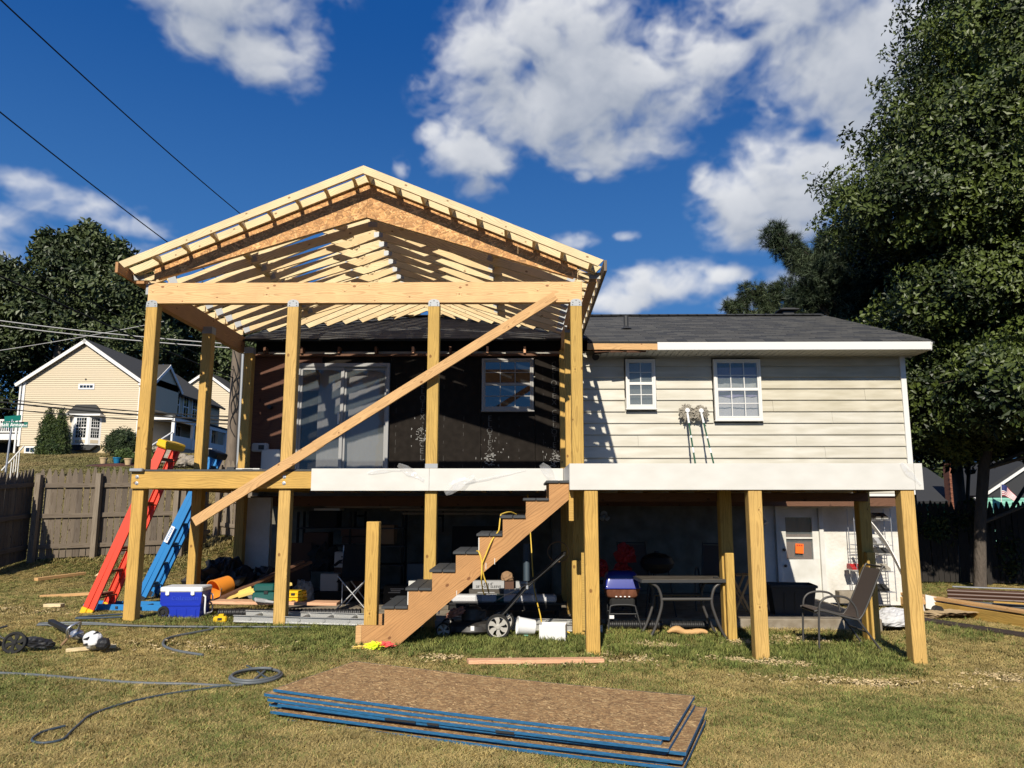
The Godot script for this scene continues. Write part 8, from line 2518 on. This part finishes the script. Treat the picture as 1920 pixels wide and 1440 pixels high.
func make_trees() -> void:
	var broad_leaf := leaf_material("broad_leaf", 0.5, 0.25)
	var far_leaf := leaf_material("far_leaf", 0.5, 0.22)
	var pine_leaf := leaf_material("pine_leaf", 0.5, 0.2)
	leaf_material("needle_leaf", 0.6, 0.15)
	boxes.small_leaf = leaf_clump(8, 14, 0.10, 0.06, 0.13)
	make_hillside()
	var near := leaf_clump(2, 13, 0.115, 0.062, 0.14, 0.1)
	var wide := leaf_clump(3, 14, 0.42, 0.26, 0.55, 0.15)
	var pine := needle_clump(4, 70, 0.16, 0.0035, 0.22)
	# the big tree at the right
	tree("broadleaf_tree", "tall dense broadleaf tree towering behind the right house corner", "tree", Vector3(10.6, -0.3, -16.0),
		[[Vector3(-1.35, -0.2, -0.2), 0.13], [Vector3(-1.25, 1.5, -0.1), 0.11], [Vector3(-1.1, 2.6, -0.05), 0.11], [Vector3(-0.95, 3.3, 0), 0.11], [Vector3(-0.7, 4.4, 0), 0.11], [Vector3(-0.1, 8.0, 0), 0.12], [Vector3(0.5, 13.0, 0), 0.06]],
		[[Vector3(0.7, 13.2, 0), Vector3(2.5, 2.2, 2.5), 2600], [Vector3(0.2, 11.0, 0.5), Vector3(2.9, 1.7, 2.6), 3000], [Vector3(-0.5, 9.4, 0.5), Vector3(3.0, 1.5, 2.6), 3200], [Vector3(-1.6, 8.1, 0.4), Vector3(2.8, 1.15, 2.2), 2800], [Vector3(2.0, 9.6, 1.5), Vector3(2.8, 2.4, 2.4), 3200], [Vector3(3.8, 12.0, 0), Vector3(3.0, 3.0, 3.0), 2600], [Vector3(1.3, 7.3, 1.9), Vector3(2.4, 1.5, 1.9), 3000], [Vector3(-0.7, 6.3, 0.2), Vector3(2.3, 1.2, 2.0), 2400], [Vector3(2.0, 5.4, 2.2), Vector3(1.9, 1.3, 1.6), 2600], [Vector3(0.1, 4.7, 0.8), Vector3(1.9, 1.1, 1.7), 2400], [Vector3(3.8, 7.5, 0.5), Vector3(2.5, 2.2, 2.2), 2200], [Vector3(1.2, 3.6, 1.6), Vector3(1.8, 0.8, 1.4), 2200], [Vector3(-1.2, 3.8, -0.6), Vector3(1.5, 0.9, 1.4), 1700], [Vector3(-1.9, 4.9, -1.0), Vector3(1.6, 1.3, 1.6), 1800], [Vector3(3.4, 4.2, 1.2), Vector3(1.8, 1.5, 1.6), 1700], [Vector3(4.6, 3.2, 0.2), Vector3(1.8, 1.2, 1.6), 1200], [Vector3(-1.9, 3.9, 2.4), Vector3(1.2, 0.8, 1.1), 1100], [Vector3(0.2, 4.0, 3.2), Vector3(1.7, 0.9, 1.3), 1700], [Vector3(2.6, 3.9, 3.2), Vector3(1.8, 1.1, 1.3), 1500], [Vector3(0.6, 6.2, 4.4), Vector3(1.6, 1.0, 1.2), 1400], [Vector3(2.8, 6.0, 4.2), Vector3(1.6, 1.2, 1.2), 1300]],
		near, broad_leaf, Color(0.012, 0.024, 0.005), Color(0.098, 0.132, 0.022), M.bark, 17, -0.30, 0.9)
	tree("dark_evergreen", "very dark evergreen filling the gap behind the big tree", "tree", Vector3(12.0, -0.3, -21.5),
		[[Vector3(0, -0.2, 0), 0.16], [Vector3(0, 5.0, 0), 0.14], [Vector3(0, 10.0, 0), 0.08]],
		[[Vector3(-0.6, 8.0, 0), Vector3(2.4, 1.5, 2.2), 1900], [Vector3(-0.4, 5.9, 0), Vector3(2.8, 1.7, 2.4), 2200], [Vector3(0.6, 4.6, 0), Vector3(2.8, 1.5, 2.4), 2000], [Vector3(3.6, 6.8, 0), Vector3(2.6, 2.4, 2.2), 1800], [Vector3(4.0, 4.9, 0), Vector3(2.8, 1.7, 2.4), 1800], [Vector3(7.5, 6.0, 0.5), Vector3(2.8, 2.4, 2.4), 1800]],
		boxes.small_leaf, M.needle_leaf, Color(0.010, 0.018, 0.008), Color(0.028, 0.042, 0.016), M.bark, 23, -0.3, 0.8, "", 1.9)
	tree("pine_tree", "bluish pine reaching left from behind the broadleaf tree", "pine", Vector3(9.9, -0.3, -20.0),
		[[Vector3(0, -0.2, 0), 0.22], [Vector3(-0.1, 5.0, 0), 0.17], [Vector3(-0.2, 9.6, 0), 0.06]],
		[[Vector3(-3.05, 9.05, 0), Vector3(0.30, 0.30, 0.35), 90], [Vector3(-2.75, 8.75, 0), Vector3(0.40, 0.28, 0.4), 130], [Vector3(-2.35, 8.35, 0), Vector3(0.50, 0.32, 0.5), 190], [Vector3(-1.95, 7.95, 0.2), Vector3(0.65, 0.42, 0.6), 300], [Vector3(-2.2, 7.45, -0.2), Vector3(0.50, 0.3, 0.5), 180], [Vector3(-1.3, 7.55, 0), Vector3(0.9, 0.6, 0.8), 480], [Vector3(-1.75, 8.75, 0.2), Vector3(0.30, 0.25, 0.3), 90], [Vector3(-1.2, 8.75, 0), Vector3(0.75, 0.5, 0.7), 360], [Vector3(-0.6, 9.4, 0), Vector3(0.6, 0.4, 0.6), 240], [Vector3(-0.7, 6.7, 0), Vector3(1.1, 0.7, 1.0), 520], [Vector3(0.2, 8.2, 0), Vector3(1.0, 0.9, 1.0), 420]],
		pine, pine_leaf, Color(0.045, 0.075, 0.040), Color(0.15, 0.20, 0.11), M.bark, 31, -0.5, 1.4)
	tree("pine_tree", "lighter pine showing just above the roof ridge", "pine", Vector3(8.6, -0.3, -24.0),
		[[Vector3(0, -0.2, 0), 0.2], [Vector3(0, 5.0, 0), 0.12], [Vector3(0, 7.6, 0), 0.05]],
		[[Vector3(-1.7, 8.1, 0), Vector3(0.45, 0.22, 0.4), 110], [Vector3(-1.25, 8.6, 0), Vector3(0.35, 0.3, 0.4), 100], [Vector3(-0.7, 8.35, 0), Vector3(0.50, 0.45, 0.5), 190], [Vector3(-0.1, 8.7, 0), Vector3(0.4, 0.35, 0.4), 120], [Vector3(0.3, 8.2, 0), Vector3(0.6, 0.4, 0.5), 220], [Vector3(1.2, 8.1, 0), Vector3(0.6, 0.4, 0.5), 200], [Vector3(-1.0, 7.6, 0), Vector3(1.0, 0.5, 0.8), 260], [Vector3(0.6, 7.3, 0), Vector3(1.3, 0.7, 1.0), 340]],
		pine, pine_leaf, Color(0.045, 0.075, 0.035), Color(0.14, 0.18, 0.085), M.bark, 37, -0.5, 1.4)
	var vines := tree("ivy_hedge", "dark ivy hedge growing along the right fence top", "hedge", Vector3(10.6, 0.0, -17.2), [[Vector3(0, 0, 0), 0.05], [Vector3(0, 1.0, 0), 0.03]],
		[[Vector3(-1.6, 1.10, 0), Vector3(0.4, 0.3, 0.2), 160], [Vector3(-0.9, 1.22, 0), Vector3(0.45, 0.28, 0.2), 200], [Vector3(0.3, 1.15, 0), Vector3(0.7, 0.28, 0.2), 260], [Vector3(1.6, 1.2, 0), Vector3(0.8, 0.3, 0.2), 280], [Vector3(-0.2, 0.5, 0.15), Vector3(0.25, 0.6, 0.12), 90]],
		boxes.small_leaf, M.needle_leaf, Color(0.015, 0.028, 0.008), Color(0.05, 0.075, 0.02), M.bark, 41, -0.3, 2.0)
	# woods on the left
	var D := Color(0.020, 0.034, 0.011)
	var L := Color(0.082, 0.108, 0.036)
	var specs := [
		["broad oak with bare forked limbs behind the cream house", Vector3(-40.0, 5.2, -66), [[Vector3(0.5, 17.6, 0), Vector3(3.4, 1.9, 3.0), 520], [Vector3(-1.9, 19.2, 0), Vector3(1.5, 1.3, 1.4), 260], [Vector3(1.2, 19.6, 0), Vector3(1.6, 1.4, 1.4), 280], [Vector3(3.8, 18.4, 0), Vector3(1.4, 1.5, 1.4), 240], [Vector3(5.9, 17.2, 0), Vector3(1.5, 0.9, 1.2), 170], [Vector3(-3.2, 15.0, 1), Vector3(3.4, 2.2, 3.0), 620], [Vector3(3.4, 14.6, 1), Vector3(3.8, 2.4, 3.0), 700], [Vector3(7.0, 13.8, 0), Vector3(2.6, 2.0, 2.4), 420], [Vector3(-0.5, 11.8, 1.5), Vector3(4.4, 2.2, 3.0), 760], [Vector3(6.0, 10.6, 0.5), Vector3(3.8, 2.3, 3.0), 640], [Vector3(-4.5, 10.6, 0.5), Vector3(3.4, 2.3, 3.0), 600], [Vector3(0.0, 7.6, -1.5), Vector3(6.5, 2.6, 2.6), 900], [Vector3(0.5, 4.4, -2.5), Vector3(7.5, 2.4, 2.4), 900]]],
		["leafy oak at the left edge behind the white deck", Vector3(-50.0, 5.2, -64), [[Vector3(3.6, 15.6, 0), Vector3(3.2, 2.0, 2.8), 560], [Vector3(-1.0, 15.2, 0), Vector3(3.6, 2.3, 3.0), 640], [Vector3(2.0, 12.2, 1), Vector3(4.4, 2.4, 3.0), 800], [Vector3(-3.5, 11.6, 0), Vector3(3.8, 2.6, 3.0), 640], [Vector3(1.0, 8.6, 0.5), Vector3(4.8, 2.4, 3.0), 800], [Vector3(5.0, 9.6, 0), Vector3(3.2, 2.4, 3.0), 560], [Vector3(1.0, 5.2, -1), Vector3(6.0, 2.6, 3.0), 900], [Vector3(1.0, 2.4, -1.5), Vector3(6.5, 2.2, 3.0), 800]]],
		["dark oak behind the porch posts at the left", Vector3(-29.0, 5.2, -74), [[Vector3(-3.6, 15.4, 0), Vector3(3.4, 2.2, 2.8), 560], [Vector3(0.5, 14.0, 0), Vector3(3.8, 2.4, 3.0), 660], [Vector3(5.0, 12.8, 0), Vector3(3.8, 2.4, 3.0), 660], [Vector3(-3.5, 11.2, 1), Vector3(4.2, 2.4, 3.0), 760], [Vector3(1.5, 10.0, 1), Vector3(4.4, 2.6, 3.0), 800], [Vector3(7.0, 9.4, 0), Vector3(4.0, 2.6, 3.0), 720], [Vector3(-2.0, 7.0, 0), Vector3(5.0, 2.6, 3.0), 860], [Vector3(4.5, 6.4, 0), Vector3(5.0, 2.6, 3.0), 860], [Vector3(1.0, 3.2, -0.5), Vector3(8.0, 2.6, 3.0), 900]]],
		["lighter oak filling the view by the utility pole", Vector3(-17.0, 4.6, -78), [[Vector3(-3.0, 11.5, 0), Vector3(4.0, 2.6, 3.0), 600], [Vector3(2.5, 11.0, 0), Vector3(4.2, 2.8, 3.0), 600], [Vector3(-2.0, 7.5, 0), Vector3(5.4, 2.8, 3.0), 800], [Vector3(4.0, 7.0, 0), Vector3(5.0, 2.8, 3.0), 700], [Vector3(0, 3.4, 0), Vector3(7.5, 2.8, 3.0), 900]]],
		["distant oak hidden mostly by the house roof", Vector3(2.0, 2.5, -86), [[Vector3(-4.0, 8.5, 0), Vector3(5.0, 3.0, 3.0), 500], [Vector3(3.0, 8.5, 0), Vector3(5.5, 3.0, 3.0), 500], [Vector3(0, 4.0, 0), Vector3(9.0, 3.5, 3.0), 800]]],
		["distant dark oak behind the mint house", Vector3(27.0, 0.5, -52), [[Vector3(-3.0, 9.5, 0), Vector3(5.0, 4.0, 3.0), 800], [Vector3(4.0, 9.5, 0), Vector3(5.0, 4.0, 3.0), 700], [Vector3(0, 4.0, 0), Vector3(9.0, 4.0, 3.0), 1100], [Vector3(-9.0, 4.5, -1), Vector3(5.0, 4.0, 3.0), 700]]]]
	var n := 50
	for q in specs:
		n += 7
		var f: Vector3 = q[1]
		var tk := [[Vector3(0, -0.5, 0), 0.55], [Vector3(0.1, 4.5, 0.6), 0.42], [Vector3(0.2, 8.5, 1.2), 0.36], [Vector3(0.3, 12.5, 1.0), 0.28], [Vector3(0.5, 17.0, 0.5), 0.12]]
		tree("oak_tree", q[0], "tree", f, tk if f.x < -35 and f.x > -45 else [[Vector3(0, -0.5, 0), 0.5], [Vector3(0.1, 5.0, 0), 0.38], [Vector3(0.2, 9.0, 0), 0.2]], q[2], wide, far_leaf, D, L, M.bark_pale, n, -0.06, 0.55)


func _ready() -> void:
	rng.seed = 20
	fine.seed = 3
	fine.frequency = 0.02
	fine.fractal_octaves = 3
	broad.seed = 9
	broad.frequency = 0.05
	broad.fractal_octaves = 3
	make_light_and_camera()
	make_materials()
	make_ground()
	make_grass()
	make_house()
	make_porch()
	make_side_deck()
	make_stairs()
	make_trees()
	make_cream_house()
	make_mint_house()
	make_fences()
	make_right_yard()
	make_ladders()
	make_cooler()
	make_left_clutter()
	make_store()
	make_mower()
	make_right_clutter()
	make_mops()
	make_foreground()
